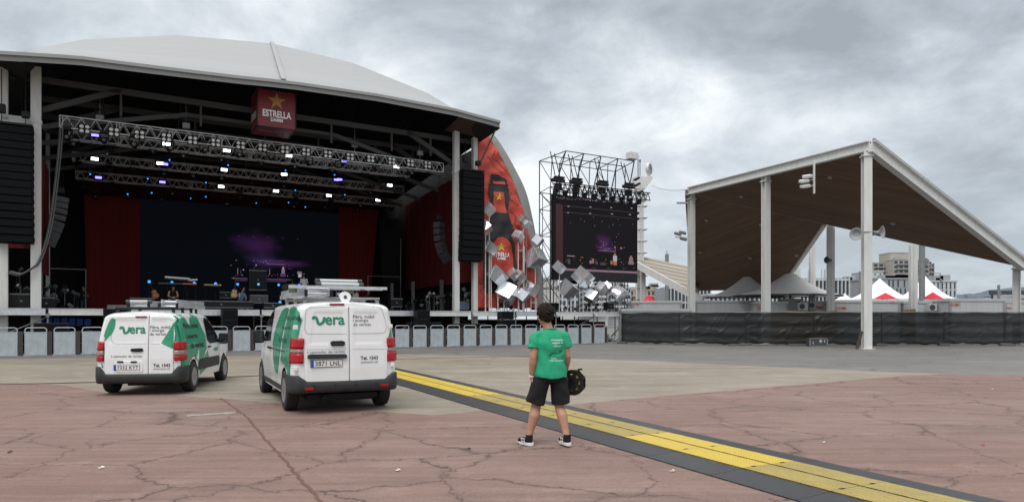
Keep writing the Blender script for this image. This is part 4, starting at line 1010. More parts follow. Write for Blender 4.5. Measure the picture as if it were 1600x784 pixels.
# black truss above the screen
z0 = zt_+.25; tx = thing('screen_truss', 'black lattice truss along the top of the side video screen', 'truss', *STAGE)
b = MB(); ua, ub = A0.x-.1, A1.x+.9
for v in (1.2, 1.75):
    for z in (z0, z0+.55): b.tube((ua, v, z), (ub, v, z), .045, 6)
n = 20
for i in range(n):
    u = ua+(ub-ua)*i/n; w = (ub-ua)/n
    for v in (1.2, 1.75): b.tube((u, v, z0), (u+w/2, v, z0+.55), .03, 5); b.tube((u+w/2, v, z0+.55), (u+w, v, z0), .03, 5)
    if i % 2 == 0: b.box((u, 1.5, z0-.15), (.16, .4, .35))
b.build('lattice', M_blackp, tx)
for i, x in enumerate((872, 900, 941, 982)):
    p = SP(x, 284+(x-872)*.09, 1.4); o = thing('screen_hoist', 'black chain motor over the side screen, %s from the left' % ['first', 'second', 'third', 'fourth'][i], 'hoist', group='black motors above the side screen'); at_stage(o, p.x, 1.4, p.z)
    b = MB(); b.box((0, 0, .1), (1.0, .35, .24), bev=.05); b.box((.1, 0, .32), (.8, .3, .12), bev=.04); b.build('motor', M_blackp, o)
    b = MB(); b.box((0, 0, -.35), (.5, .3, .5), bev=.06); b.build('clamp', M_blackp, o); b = MB(); b.tube((-.2, 0, .2), (-.25, .6, zT-p.z-.1), .035, 5); b.tube((.2, 0, .2), (.3, .9, zT-p.z-.1), .035, 5); b.build('chain', M_blackp, o)
for i, (x, y) in enumerate(((997, 279), (998, 288), (1002, 300), (996, 317), (996, 334), (996, 343))):
    p = SP(x-6, y, 1.9); b = MB(); b.box((0, 0, 0), (.45, .3, .16), Euler((0, -.5, 0)).to_matrix(), 0, .03); b.tube((-.4, 0, -.15), (0, 0, 0), .03, 5); o = b.build('clamp_lamp', M_blackp); at_stage(o, p.x+.25, 1.9, p.z); tag(o, 'small black clamp lamp on the screen\'s right side, %s from the top' % ['first', 'second', 'third', 'fourth', 'fifth', 'sixth'][i], 'lamp', 'clamp lamps on the screen side')

# ================================================================ WHITE MAST WITH CLOCK
Zm = 72; k_ = Zm/FPX
mt = thing('steel_mast', 'tall white ribbed steel mast with a clock on its bracket, right of the video screen', 'mast', (P(1000, 498, Zm).x, Zm, 0))
cx0 = P(1000, 498, Zm).x
def mp2(x, y): p = P(x, y, Zm); return (p.x-cx0, p.z)
b = MB(); zt2 = mp2(1000, 288)[1]; b.box2((-.38, -.5, 0), (.34, .5, zt2))
poly = [mp2(992.5, 296), mp2(1007, 296), mp2(1018.5, 281), mp2(1018.5, 277.5), mp2(989, 277.5), mp2(988, 285)]
b.prism([(p[0], p[1]) for p in poly], -.55, .55, lambda v: Vector((v.x, v.z, v.y))); b.build('shaft', M_white_steel, mt)
b = MB(); z = 1.2
while z < zt2-1: b.box2((-.42, -.6, z), (.72, .6, z+.06)); z += 1.22
b.box2((-.06, -.78, 0), (.0, -.5, zt2)); b.build('rib', M_white_steel, mt)
b = MB(); c = mp2(1014, 264); b.lathe([(.60, -.16), (.64, -.08), (.64, .08), (.60, .16)], (0, 0, 0), 'y', 28); b.tube((0, 0, -.58), (0, 0, mp2(1014, 277)[1]-c[1]), .16, 10); ck_ = b.build('clock', M_white_steel, mt); ck_.location = (c[0], 0, c[1]); ck_.rotation_euler = (0, 0, 1.0)
b = MB(); b.lathe([(.53, -.165), (.53, -.175)], (0, 0, 0), 'y', 28); b.build('dial', M_bgrey, ck_)
b = MB(); b.box((0, -.19, .16), (.06, .02, .38)); b.box((.12, -.195, 0), (.28, .02, .05)); b.build('hand', M_blackp, ck_)
b = MB(); a1 = mp2(997, 245); a2 = mp2(1000, 250); zz = mp2(0, 278)[1]; b.tube((a1[0], 0, zz), (a1[0], 0, a1[1]), .05, 6); b.tube((a2[0], 0, zz), (a2[0], 0, a2[1]), .045, 6); b.box((a1[0], 0, a1[1]), (.2, .1, .08)); b.box((a2[0], 0, a2[1]-.1), (.16, .16, .25)); b.build('antenna', M_darkgrey, mt)
c2 = P(1018, 290, Zm); c3 = P(1076, 296, 49.8)
b = MB(); n = 10; pr = None
for i in range(n+1):
    f = i/n; q = c2.lerp(c3, f)+Vector((0, 0, -1.0*f*(1-f)))
    if pr is not None: b.tube(pr, q, .018, 4)
    pr = q
tag(b.build('wire', M_darkgrey), 'thin wire strung from the white mast to the timber canopy', 'wire')

# ================================================================ TIMBER-LINED CANOPY ON WHITE PILLARS
p1g = (13.0, 49.5); p2g = (15.95, 42.9); p3g = (18.85, 36.3)
H0 = 10.88
cp = thing('timber_canopy', 'folded white steel canopy lined with dark timber boards, on tall white pillars', 'canopy')
A1_ = P(1075.5, 297, 49.5); A3_ = P(1357, 226, 36.2); A4_ = P(1597, 412, 41.9)
F_ = P(1286, 350, 46.8)
nA = (A3_-A1_).cross(A4_-A3_); tF = None
rF = ray(1286, 349); o0 = Vector((0, 0, EYE)); tF = nA.dot(A1_-o0)/nA.dot(rF); F_ = o0+rF*tF
G2_ = P(1216, 453, 58); nB = (F_-A1_).cross(G2_-A1_)
rG = ray(1086, 454); tG = nB.dot(A1_-o0)/nB.dot(rG); G1_ = o0+rG*tG
M_board = banded('dark timber boards', (.150, .090, .056), (.05, .03, .02), 6.5, .10, .75, 0, .22, (0, 0, -1.16), .6)
M_board2 = banded('dark timber boards diagonal', (.165, .100, .062), (.055, .034, .023), 6.5, .10, .75, 0, .22, (0, 0, -.35), .6)
M_roofm = mat('canopy roof sheet', (.30, .29, .28), .6)
def plate(pts, thk, mats, name):
    n = (pts[1]-pts[0]).cross(pts[2]-pts[0]).normalized()
    if n.z > 0: n = -n
    b = MB(); k = len(pts); up = [p-n*thk for p in pts]
    b.add(pts, [tuple(range(k))], 0); b.add(up, [tuple(range(k))], 1)
    for i in range(k): j = (i+1) % k; b.add([pts[i], pts[j], up[j], up[i]], [(0, 1, 2, 3)], 1)
    return b.build(name, mats, cp)
dn = Vector((0, 0, -.22))
plate([A1_+dn, A3_+dn, A4_+dn, F_+dn*.2], .12, [M_board, M_roofm], 'board_ceiling')
plate([A1_+dn+Vector((.02, .03, -.01)), F_+Vector((.02, .02, -.06)), G2_, G1_], .12, [M_board2, M_roofm], 'board_ceiling')
M_bolt = None
b = MB()
def ibeam(p, q, w=.34, h=.48, drop=0):
    p = Vector(p); q = Vector(q); z = (q-p).normalized(); x = z.cross(Vector((0, 0, 1))).normalized(); y = x.cross(z)
    for off, ww, hh in ((h/2, w, .05), (-h/2, w, .05), (0, .06, h)):
        c = y*off; b.bar(p+c, q+c, ww, hh)
ibeam(A1_+Vector((0, -.1, -.10)), A3_+Vector((0, -.1, -.10))); b.build('edge_beam', M_white_steel, cp)
b = MB(); ibeam(A3_+Vector((.05, -.12, -.12)), A4_+Vector((.05, -.12, -.12)), .4, .62); b.build('edge_beam', M_white_steel, cp)
b = MB(); qq = (A4_-A3_).normalized(); b.bar(A3_+Vector((.2, -.1, .26)), A4_+Vector((.2, -.1, .26)), .12, .12); b.build('gutter', M_grey_steel, cp)
b = MB(); b.bar(F_+Vector((.1, 0, 0)), G2_+Vector((.1, 0, 0)), .25, .35); b.build('edge_beam', M_white_steel, cp)
b = MB(); b.bar(A1_+Vector((-.12, 0, -.2)), G1_+Vector((-.25, 0, 0)), .22, .5); b.build('edge_plate', mat('rusty brown edge plate', (.10, .075, .06), .8), cp)
def hpillar(x, y, zt, s=.40, yaw=.35, m=None, name='pillar'):
    b = MB(); R = Matrix.Rotation(yaw, 3, 'Z')
    for c, d in (((0, -s/2+.03, zt/2), (s, .05, zt)), ((0, s/2-.03, zt/2), (s, .05, zt)), ((0, 0, zt/2), (.06, s-.1, zt)), ((s/2-.1, 0, zt/2), (.04, s-.1, zt)), ((0, 0, .02), (s+.2, s+.2, .04)), ((0, 0, zt-.3), (s+.12, s+.12, .06))):
        b.box(R@Vector(c)+Vector((x, y, 0)), d, R)
    return b.build(name, m or M_white_steel, cp)
hpillar(*p1g, A1_.z-.35); hpillar(*p2g, (A1_.z+A3_.z)/2-.35); hpillar(p3g[0], p3g[1], A3_.z-.3, .42, -.1)
hpillar(P(1594, 500, 42).x, 42.3, 5.0, .42, 1.0)
def shade_pillar(x0, x1, Z, yt, lab_m=M_white_steel):
    a = P(x0, 498, Z).x; c = P(x1, 498, Z).x; b = MB(); zt = P(0, yt, Z).z; w = c-a
    b.box2((a, Z, 0), (a+w*.42, Z+.3, zt), 0); b.box2((a+w*.42+.004, Z-.05, 0), (c, Z+.35, zt)); b.build('pillar', M_white_steel, cp)
shade_pillar(1294.5, 1304, F_.y-.1, 352); shade_pillar(1423.5, 1433.5, 47, 382); shade_pillar(1266.5, 1274, 52, 376); 
shade_pillar(1245, 1251, 60, 418)
b = MB(); q = P(1349, 530, 36.0); b.bar((q.x-.33, 36.05, 0), (q.x-.03, 36.1, .95), .16, .05); tag(b.build('wooden_plank', M_wood), 'short brown wooden plank leaning on the foot of the front canopy pillar', 'plank')
# recessed ceiling lamps
for (x, y) in ((1297, 277), (1158, 307), (1189, 351), (1395, 349), (1245, 399), (1104, 344), (1094, 394), (1172, 403)):
    r = ray(x, y)
    n = nA if (y < 333+(x-1205)*.2 or x > 1290) else nB
    base = A1_+dn; t = n.dot(base-o0)/n.dot(r); q = o0+r*t; nn2 = n.normalized(); nn2 = -nn2 if nn2.z > 0 else nn2
    b = MB(); b.tube(q+nn2*.0, q+nn2*.05, .14, 14); b.build('ceiling_lamp', M_bgrey, cp)
# horn speakers on pillars
def horn(x, y, Z, ang, lab, s=1, m=None):
    p = P(x, y, Z); o = thing('horn_speaker', lab, 'loudspeaker', p, ang, group='horn loudspeakers on the canopy pillars')
    b = MB(); b.lathe([(.07*s, .30*s), (.09*s, .1*s), (.16*s, -.05*s), (.30*s, -.16*s), (.33*s, -.17*s), (.30*s, -.15*s), (.12*s, 0)], (0, 0, 0), 'y', 20); b.build('horn', m or M_bgrey, o)
    b = MB(); b.lathe([(.1*s, .18*s), (.1*s, .42*s), (.06*s, .45*s)], (0, 0, 0), 'y', 14); b.build('driver', m or M_bgrey, o)
    b = MB(); b.box((0, .3*s, -.1*s), (.06, .3*s, .06)); b.build('bracket', M_grey_steel, o)
horn(1338.5, 366, 36.0, -.6, 'pale horn loudspeaker facing left on the front canopy pillar'); horn(1374, 363, 36.0, .7, 'pale horn loudspeaker facing right on the front canopy pillar')
horn(1293.5, 406, 46.2, -1.2, 'small dark horn loudspeaker on the pillar behind', .7, M_darkgrey)
b = MB(); q = P(1356, 362, 36.0); b.tube((q.x-.5, 36.1, q.z), (q.x+.5, 36.1, q.z), .03, 6); b.build('horn_arm', M_grey_steel, cp)
# floodlight cluster hanging from the front edge
p = P(1272, 264, 38.9); fl = thing('floodlight_cluster', 'hanging bracket of three pale floodlights below the canopy front edge', 'floodlight', p)
b = MB(); b.bar((0, 0, .5), (0, 0, -1.4), .09, .09); b.bar((0, 0, -.9), (-.5, -.1, -1.1), .05); b.bar((0, 0, -.6), (-.5, -.1, -.7), .05); b.build('bracket', M_white_steel, fl)
for (dx, dz) in ((-.42, -.45), (-.62, -.72), (-.55, -1.0)):
    b = MB(); b.box((dx, -.1, dz), (.5, .35, .18), Euler((.3, -.15, 0)).to_matrix(), 0, .05); b.build('lamp_head', M_white_steel, fl)
p = P(1066, 368, 49); fl = thing('floodlight_cluster', 'pair of pale floodlights on an arm left of the left canopy pillar', 'floodlight', p)
b = MB(); b.bar((-.5, 0, -.1), (.6, 0, -.2), .06); b.bar((0, 0, -.3), (.6, 0, -.2), .05); b.build('bracket', M_white_steel, fl)
for (dx, dz) in ((-.35, .12), (.0, .2), (.05, -.25)):
    b = MB(); b.box((dx, -.1, dz), (.5, .35, .18), Euler((.4, .25, 0)).to_matrix(), 0, .05); b.build('lamp_head', M_grey_steel, fl)
b = MB(); q = P(1066, 317, 49.4); b.box((q.x, q.y, q.z), (.8, .2, .12), bev=.03); b.bar((q.x, q.y, q.z), (q.x+.7, q.y, q.z), .05); tag(b.build('street_lamp_head', M_bgrey), 'flat pale lamp head at the top left of the canopy pillar', 'lamp')

# second, lower canopy further back (seen from above its tilt)
c2t = thing('tiled_canopy', 'tilted canopy with pale slatted top, behind the mast and left of the timber canopy', 'canopy')
Zc = 66
q = [P(985, 397, Zc+8), P(1092, 419, Zc+2), P(1092, 466, Zc-6), P(996, 411, Zc-1)]
M_tile = banded('pale slatted roof', (.30, .26, .215), (.13, .11, .09), 2.2, .25, .8, 0, .15, (0, 1.25, 0), .4)
b = MB(); b.add(q, [(0, 1, 2), (0, 2, 3)]); b.add([p_+Vector((0, .05, -.2)) for p_ in q], [(0, 2, 1), (0, 3, 2)]); b.build('slatted_roof', M_tile, c2t)
b = MB(); b.bar(q[3]+Vector((-.5, -.1, .05)), q[2]+Vector((.3, -.1, -.2)), .3, .6); b.build('edge_beam', M_white_steel, c2t)
a = P(1001, 470, Zc-.6); c = P(1008, 470, Zc-.6); b = MB(); b.box2((a.x, Zc-.9, 0), (c.x, Zc-.4, P(0, 417, Zc-.6).z)); b.build('pillar', M_white_steel, c2t)
a = P(1042, 470, 90); b = MB(); b.tube((a.x, 90, 0), (a.x, 90, P(0, 397, 90).z), .25, 8); b.tube((a.x, 90, P(0, 397, 90).z), (a.x, 90, P(0, 392, 90).z), .06, 6); tag(b.build('chimney_pipe', M_grey_steel), 'slim grey pipe rising above the slatted canopy', 'pipe')
# ================================================================ BLACK MESH FENCE
def net_mat():
    m = bpy.data.materials.new('black fence netting'); m.use_nodes = True; t = m.node_tree; b = t.nodes['Principled BSDF']
    b.inputs['Base Color'].default_value = (.009, .010, .011, 1); b.inputs['Roughness'].default_value = .4; b.inputs['Specular IOR Level'].default_value = .32
    tr = t.nodes.new('ShaderNodeBsdfTransparent'); mx = t.nodes.new('ShaderNodeMixShader'); mx.inputs[0].default_value = .94
    t.links.new(tr.outputs[0], mx.inputs[1]); t.links.new(b.outputs[0], mx.inputs[2]); t.links.new(mx.outputs[0], t.nodes['Material Output'].inputs[0]); return m
M_net = net_mat()
fpts = [(972, 44.2), (1050, 42.0), (1150, 41.4), (1250, 41.0), (1350, 40.5), (1450, 40.8), (1600, 41.4), (1760, 41.8)]
fw = [Vector(((x-800)*Z/FPX, Z)) for x, Z in fpts]
acc = [0]
for a, b_ in zip(fw, fw[1:]): acc.append(acc[-1]+(b_-a).length)
def fat(d):
    for i in range(len(fw)-1):
        if d <= acc[i+1]: return fw[i].lerp(fw[i+1], (d-acc[i])/(acc[i+1]-acc[i]))
    return fw[-1]
PW = 3.5; npan = int(acc[-1]/PW); PW = acc[-1]/npan
def fence_panel(seed):
    rnd = random.Random(seed); o = thing('fence_panel', 'x', 'fence panel', group='mesh fence panels with black netting')
    L_ = PW-.02; b = MB(); nx, nz = 56, 26; folds = [(rnd.uniform(0, L_), rnd.uniform(.2, 1.8), rnd.uniform(-1, 1), rnd.uniform(.3, .9), rnd.uniform(.03, .065)) for _ in range(14)]
    vs = []
    for i in range(nx+1):
        for k in range(nz+1):
            x = L_*i/nx; z = .10+1.88*k/nz; d = 0
            for (fx_, fz, sl, ln, am) in folds:
                a = math.atan(sl*1.2+.6); ux, uz = math.cos(a), math.sin(a); px_, pz = x-fx_, z-fz; al = px_*ux+pz*uz; ac = -px_*uz+pz*ux+.12*al*al
                d += am*math.exp(-(ac/.045)**2)*math.exp(-(al/ln)**2)
            d += .03*math.sin(z*9.5+x*.2)+.025*abs(math.sin(x*1.35+1))+.02*math.sin(x*2.3+z*1.1+seed)
            d *= min(1, k/2, (nz-k)/2+.2, i/3+.1, (nx-i)/3+.1)
            zz = z-(.035*math.sin(x*2.2+seed)+.025*math.sin(x*7+seed))*(1-k/nz) - (.012*math.sin(x*3+seed*2))*(k/nz)
            vs.append((x*(L_+.06)/L_-.03, -.035-d, zz))
    b.add(vs, [(i*(nz+1)+k, (i+1)*(nz+1)+k, (i+1)*(nz+1)+k+1, i*(nz+1)+k+1) for i in range(nx) for k in range(nz)], sm=True); b.build('netting', M_net, o)
    b = MB(); b.path([(.02, 0, .1), (.02, 0, 2.02), (L_+.03, 0, 2.0), (L_+.03, 0, .1), (.02, 0, .12)], .021, 6)
    b.tube((.02, 0, .7), (L_, 0, .7), .012, 4); b.tube((.02, 0, 1.35), (L_, 0, 1.35), .012, 4); b.build('fence_frame', M_grey_steel, o)
    b = MB(); b.box((.0, 0, .075), (.70, .24, .13), bev=.03); b.build('foot', mat('grey concrete foot', (.10, .10, .098), .9), o)
    return o
fps = [fence_panel(k) for k in (3, 8, 15)]
xseen = []
for i in range(npan):
    a = fat(PW*i); c = fat(PW*(i+1)-.01); o = fps[i] if i < 3 else copy_tree(fps[i % 3]); an = math.atan2((c-a).y, (c-a).x)
    o.location = (a.x, a.y, 0); o.rotation_euler = (0, 0, an); o.scale = (((c-a).length-.0)/PW, 1, 1)
    xi = 800+FPX*a.x/a.y
    w = 'beside the stage platform' if i == 0 else 'in front of the left canopy pillar' if xi < 1085 else 'before the second canopy pillar' if 1140 < xi < 1200 else 'under the grey tents' if xi < 1300 else 'behind the front canopy pillar' if xi < 1360 else 'before the white and red tents' if xi < 1470 else 'before the long grey cabin' if xi < 1570 else 'at the right edge of the photo'
    o['label'] = 'black netted fence panel %d from the left, %s' % (i+1, w)
# metal case and pallet-like things at the fence foot
p = G(1272, 540.5); o = thing('metal_case', 'grey metal flight case at the foot of the fence, left of the front canopy pillar', 'case', (p.x, p.y-.35, .01))
b = MB(); b.box((0, 0, .24), (1.05, .5, .46), bev=.03); b.build('case_body', M_darkgrey, o); b = MB()
for x in (-.5, .5): b.box((x, -.25, .24), (.07, .04, .47))
b.box((0, -.25, .46), (1.05, .04, .05)); b.box((0, -.25, .02), (1.05, .04, .04)); b.build('edge_trim', M_grey_steel, o)
b = MB(); b.lathe([(.09, -.262), (.06, -.27)], (.12, 0, .3), 'y', 12); b.box((.34, -.26, .3), (.05, .02, .14)); b.box((-.32, -.26, .2), (.04, .02, .16)); b.build('latch', M_alu, o)
for i, (x, w) in enumerate(((1245, 1.2), (1150, 1.0), (1570, .9), (1365, 1.3))):
    p = G(x, 539.6); b = MB(); b.box((p.x, p.y-.2, .06), (w, .3, .11), bev=.02); tag(b.build('ballast_block', mat('grey concrete foot', (.10, .10, .098), .9)), 'flat grey ballast block at the fence foot, %s' % ['left of the metal case', 'left of the second canopy pillar', 'near the right edge of the photo', 'right of the front canopy pillar'][i], 'block', 'ballast blocks at the fence foot')
p = G(962, 533); b = MB()
for k in range(9): b.box((p.x+random.uniform(-.5, .4), p.y+random.uniform(-.2, .2), random.uniform(.05, .3)), (.5, .3, .05), Euler((random.random(), random.random(), random.random()*3)).to_matrix())
tag(b.build('plastic_sheeting', M_whiteprint), 'crumpled clear plastic sheeting heaped at the left end of the black fence', 'plastic sheeting')
b = MB(); b.bar((p.x-.5, p.y+.1, .1), (p.x+.5, p.y+.3, 1.2), .08, .08); tag(b.build('green_pole', M_green), 'green pole leaning at the left end of the black fence', 'pole')

# ================================================================ CABINS, TENTS
def cabin(x0, x1, Z, yt, lab, logo=(), name='site_cabin', depth=2.4, m=M_cont, grp='grey site cabins behind the fence'):
    a = P(x0, yt, Z); c = P(x1, yt, Z); w = c.x-a.x; h = a.z; o = thing(name, lab, 'cabin', (a.x, Z, 0), 0, grp)
    b = MB(); b.box2((.06, .03, .1), (w-.06, depth, h-.12)); b.build('wall', banded('ribbed cabin wall', (.42, .43, .43), (.35, .36, .36), 2.6, .06, .5, 0, .04) if 'ribbed cabin wall' not in bpy.data.materials else bpy.data.materials['ribbed cabin wall'], o)
    for x in (0, w-.16):
        for y in (0, depth-.1): b = MB(); b.box2((x, y, .17), (x+.16, y+.16, h-.17)); b.build('corner_post', M_contf, o)
    b = MB(); b.box2((0, 0, 0), (w, .12, .16)); b.build('base_rail', M_contf, o)
    b = MB(); b.box2((-.02, -.02, h-.17), (w+.02, depth+.05, h)); b.build('roof', M_cont, o)
    for (x, y, s) in logo:
        q = P(x, y, Z); letters('lettering', 'HOMS', s*.65, M_redtxt, lambda X, Y: Vector((q.x-a.x+X, -.03, q.z+Y)), o, .02, 1.1)
    return o
cabin(987, 1066, 50, 469.5, 'low grey site cabin below the small red tent, left of the left canopy pillar', ((994, 475, .25),))
cabin(972, 1081, 46.5, 482, 'long low grey counter cabin just above the fence top at its left end', (), depth=1.5)
cabin(1086, 1181, 52, 469, 'grey ribbed site cabin between the left and second canopy pillars', ((1161, 473, .2),))
cabin(1184, 1232, 50, 470.5, 'grey site cabin directly left of and behind the second canopy pillar', ((1189, 480.5, .42),))
cabin(1251, 1302, 51, 470, 'grey site cabin with a fan unit under the right grey tent', ((1277, 480.5, .5), (1288, 475, .16)))
cabin(1303, 1407, 50, 469, 'long grey site cabin behind the front canopy pillar', ((1314.5, 481, .42), (1393, 472.5, .18)))
cabin(1412, 1462, 50, 470, 'short grey site cabin with air units under the right white tent', ((1425, 480, .42), (1432, 472, .18)))
cabin(1484, 1571, 48, 466.5, 'large flat grey site cabin at the right, standing clear of the tents', ((1491, 475.5, .42),), depth=3)
cabin(1571, 1600+20, 60, 470, 'pale distant site cabin at the far right edge behind the canopy pillar', ((1574, 481, .4),))
# air units
def ac(x, y, Z, lab, w=.9):
    w *= .7; p = P(x, y, Z); o = thing('air_conditioner', lab, 'air unit', p, 0, 'air units on the cabins'); b = MB(); b.box((0, 0, 0), (w, .35, .55), bev=.03); b.build('casing', M_cont, o)
    b = MB(); b.lathe([(.2, -.18), (.2, -.2)], (-w*.12, 0, 0), 'y', 18); b.build('fan_grille', M_darkgrey, o); b = MB(); b.box((0, 0, -.4), (w, .3, .1)); b.build('bracket', M_grey_steel, o)
ac(1253.5, 478.5, 49.5, 'round-fan air unit left of the red lettering under the right grey tent', 1.0); ac(1456, 480, 49.5, 'first of two air units on the short cabin below the right white tent', .85); ac(1467, 475, 50.5, 'second, higher air unit on the short cabin below the right white tent', .6); ac(1268, 477, 51, 'small pale air unit right of the round-fan one', .6)
for i, (x0, x1, y0, y1, Z) in enumerate(((1205, 1310, 483, 487.5, 45.5), (1413, 1432, 482, 488, 46))):
    a = P(x0, y1, Z); c = P(x1, y0, Z); b = MB(); n = int((c.x-a.x)/.13); 
    for k in range(n): b.box2((a.x+k*.13, Z, 0), (a.x+k*.13+.12, Z+.02, c.z*(.97+.03*math.sin(k*.2)) - .12*(i == 0)*(1-k/n)))
    tag(b.build('bamboo_screen', mat('straw coloured screen', (.36, .27, .14), .8, 0, .2, 5)), ['straw coloured slat screen showing above the fence under the right grey tent', 'short straw coloured screen above the fence below the right white tent'][i], 'screen')
def hat_tent(xc, yp, xl, xr, ye, Z, lab):
    r = (xr-xl)/2*Z/FPX; pc = P((xl+xr)/2, ye, Z); zp = P(0, yp, Z).z; px_ = P(xc, 0, Z).x-pc.x; o = thing('hat_tent', lab, 'tent', (pc.x, Z, 0), 0, 'grey hat tents')
    rings = []; n = 32; K = 14
    for k in range(K+1):
        f = k/K; ring = []
        for j in range(n):
            a = 2*PI*j/n; rr = r*(.10+.90*f)*(1+.05*math.cos(4*a)*f); zz = pc.z+(zp-pc.z)*((1-f)**1.75*.9+.1*(1-f)) if k else zp
            drop = -.03*math.cos(8*a)**2*f**4
            ring.append(Vector((px_*(1-f)+rr*math.cos(a), rr*.8*math.sin(a), zz+drop)))
        rings.append(ring)
    b = MB(); b.loft(rings, True, False); b.ell((px_, 0, zp-.06), (r*.105, r*.09, .12), 16, 6); b.build('canopy_cloth', M_tentgrey, o)
    b = MB(); b.loft([[p_+Vector((0, 0, -.02)) for p_ in rings[-1]], [p_+Vector((0, 0, -.10)) for p_ in rings[-1]]], True, False); b.build('valance', M_darkgrey, o)
    b = MB(); b.tube((px_, 0, 0), (px_, 0, zp-.1), .1, 10); b.build('pole', M_grey_steel, o)
    b = MB(); pts = [[Vector((px_+.9*(1+.12*math.cos(j*5))*math.cos(j*2*PI/24), .6*math.sin(j*2*PI/24), z)) for j in range(24)] for z in (.1, 2.6, pc.z-.3)]; b.loft(pts, True, False); b.build('gathered_curtain', M_tentgrey, o)
hat_tent(1167, 433, 1104, 1226, 463.5, 56, 'grey hat tent with rounded peak, left of the second canopy pillar'); hat_tent(1235, 428, 1150, 1312, 460.5, 52, 'larger grey hat tent with rounded peak, right of the second canopy pillar')
def pagoda(xc, yp, xl, xr, ye, Z, lab, red=True, grp='white pagoda tents', m=None, tri=None):
    r = (xr-xl)/2*Z/FPX/1.28; pc = P((xl+xr)/2, ye, Z); zp = P(0, yp, Z).z; o = thing('pagoda_tent', lab, 'tent', (pc.x, Z, 0), math.radians(28), grp)
    rings = []; K = 12
    for k in range(K+1):
        f = k/K; ring = []
        for j in range(32):
            a = 2*PI*(j+.5)/32; c_, s_ = math.cos(a), math.sin(a); q_ = max(abs(c_), abs(s_)); rr = r*(.015+.985*f); ring.append(Vector((rr*c_/q_, rr*s_/q_, pc.z+(zp-pc.z)*(1-f)**1.55)))
        rings.append(ring)
    b = MB(); b.loft(rings, True, False); b.build('canopy_cloth', m or M_tentwhite, o)
    b = MB(); b.loft([rings[-1], [p_-Vector((0, 0, .25)) for p_ in rings[-1]]], True, False); b.build('valance', m or M_tentwhite, o)
    b = MB()
    for s1 in (-1, 1):
        for s2 in (-1, 1): b.tube((s1*r, s2*r, 0), (s1*r, s2*r, pc.z), .05, 6)
    b.build('leg', M_white_steel, o)
    if red:
        xl2, xr2, yp2, ye2, = tri; w = (xr2-xl2)/2*Z/FPX; h = (ye2-yp2)*Z/FPX; zr = P(0, ye2, Z).z; cxr = P((xl2+xr2)/2, 0, Z-r-1).x
        o2 = thing('small_tent', lab.replace('tall white pagoda tent', 'small red pyramid tent'), 'tent', (cxr, Z-r*1.3-1.2, 0), .5, 'red pyramid tents')
        w *= .82; zr = P(0, ye2, Z-r*1.3-1.2).z; h = (ye2-yp2)*(Z-r*1.3-1.2)/FPX
        b = MB(); b.add([(-w, -w, zr), (w, -w, zr), (w, w, zr), (-w, w, zr), (0, 0, zr+h)], [(0, 1, 4), (1, 2, 4), (2, 3, 4), (3, 0, 4)]); b.build('canopy_cloth', M_tentred, o2)
        b = MB()
        for s1 in (-1, 1):
            for s2 in (-1, 1): b.tube((s1*w, s2*w, 0), (s1*w, s2*w, zr), .04, 6)
        b.build('leg', M_white_steel, o2)
pagoda(1376, 435, 1330, 1419, 466.5, 66, 'tall white pagoda tent just right of the front canopy pillar', True, tri=(1361, 1390, 457, 467)); pagoda(1447, 431, 1404, 1486, 466, 64, 'tall white pagoda tent right of the inner canopy pillar', True, tri=(1436, 1462, 456, 467))
pagoda(1318.5, 458, 1305, 1334, 468, 66, 'small white tent top left of the front canopy pillar', False); 
pagoda(1014, 460.5, 1001, 1027, 469.5, 62, 'small red tent top below the tiled canopy near the mast', False, 'red tents', M_tentred)

# ================================================================ CITY BEHIND
def building(x0, x1, yt, Z, floors, cols, lab, wallm, winm=M_bwin, depth=14, wf=.6, hf=.62, base=None, yaw=0, irregular=False, roofstuff=0, name='apartment_building', balc=False):
    a = P(x0, yt, Z); c = P(x1, yt, Z); w = c.x-a.x; h = a.z; o = thing(name, lab, 'building', (a.x, Z, 0), yaw)
    b = MB(); b.box2((0, 0, 0), (w, depth, h-.02)); b.build('wall', wallm, o)
    b = MB(); b.box2((-.2, -.2, h-.0), (w+.2, depth, h+.35)); b.build('roof', wallm, o)
    z0 = base if base is not None else 3.0; fh = (h-z0)/floors; cw = w/cols; rnd = random.Random(int(x0)); proto = None
    for i in range(floors):
        for j in range(cols):
            if irregular and rnd.random() < .3: continue
            dx = rnd.uniform(-.2, .2)*cw if irregular else 0
            if proto is None:
                k = MB(); k.box2((0, -.03, 0), (cw*wf, .02, fh*hf)); q = k.build('window', winm, o); proto = q; fm = MB(); fm.box2((-.06, -.12, -.1), (cw*wf+.06, -.04, -.02)); fm.build('sill', wallm, q)
            else:
                q = copy_tree(proto, o)
            q.location = ((j+.5-wf/2)*cw+dx, 0, z0+i*fh+fh*(1-hf)/2)
    if balc:
        for i in range(floors):
            k = MB(); k.box2((w*.08, -1.2, z0+i*fh-.1), (w*.92, 0, z0+i*fh+.1)); k.box2((w*.08, -1.2, z0+i*fh+.1), (w*.92, -1.12, z0+i*fh+.45)); k.build('balcony', wallm, o)
    for j in range(roofstuff):
        k = MB(); xx = rnd.uniform(.05, .8)*w; k.box2((xx, 2, h+.3), (xx+rnd.uniform(1, 4), 5, h+rnd.uniform(.8, 2.2))); k.build('rooftop_box', M_bgrey, o)
    return o
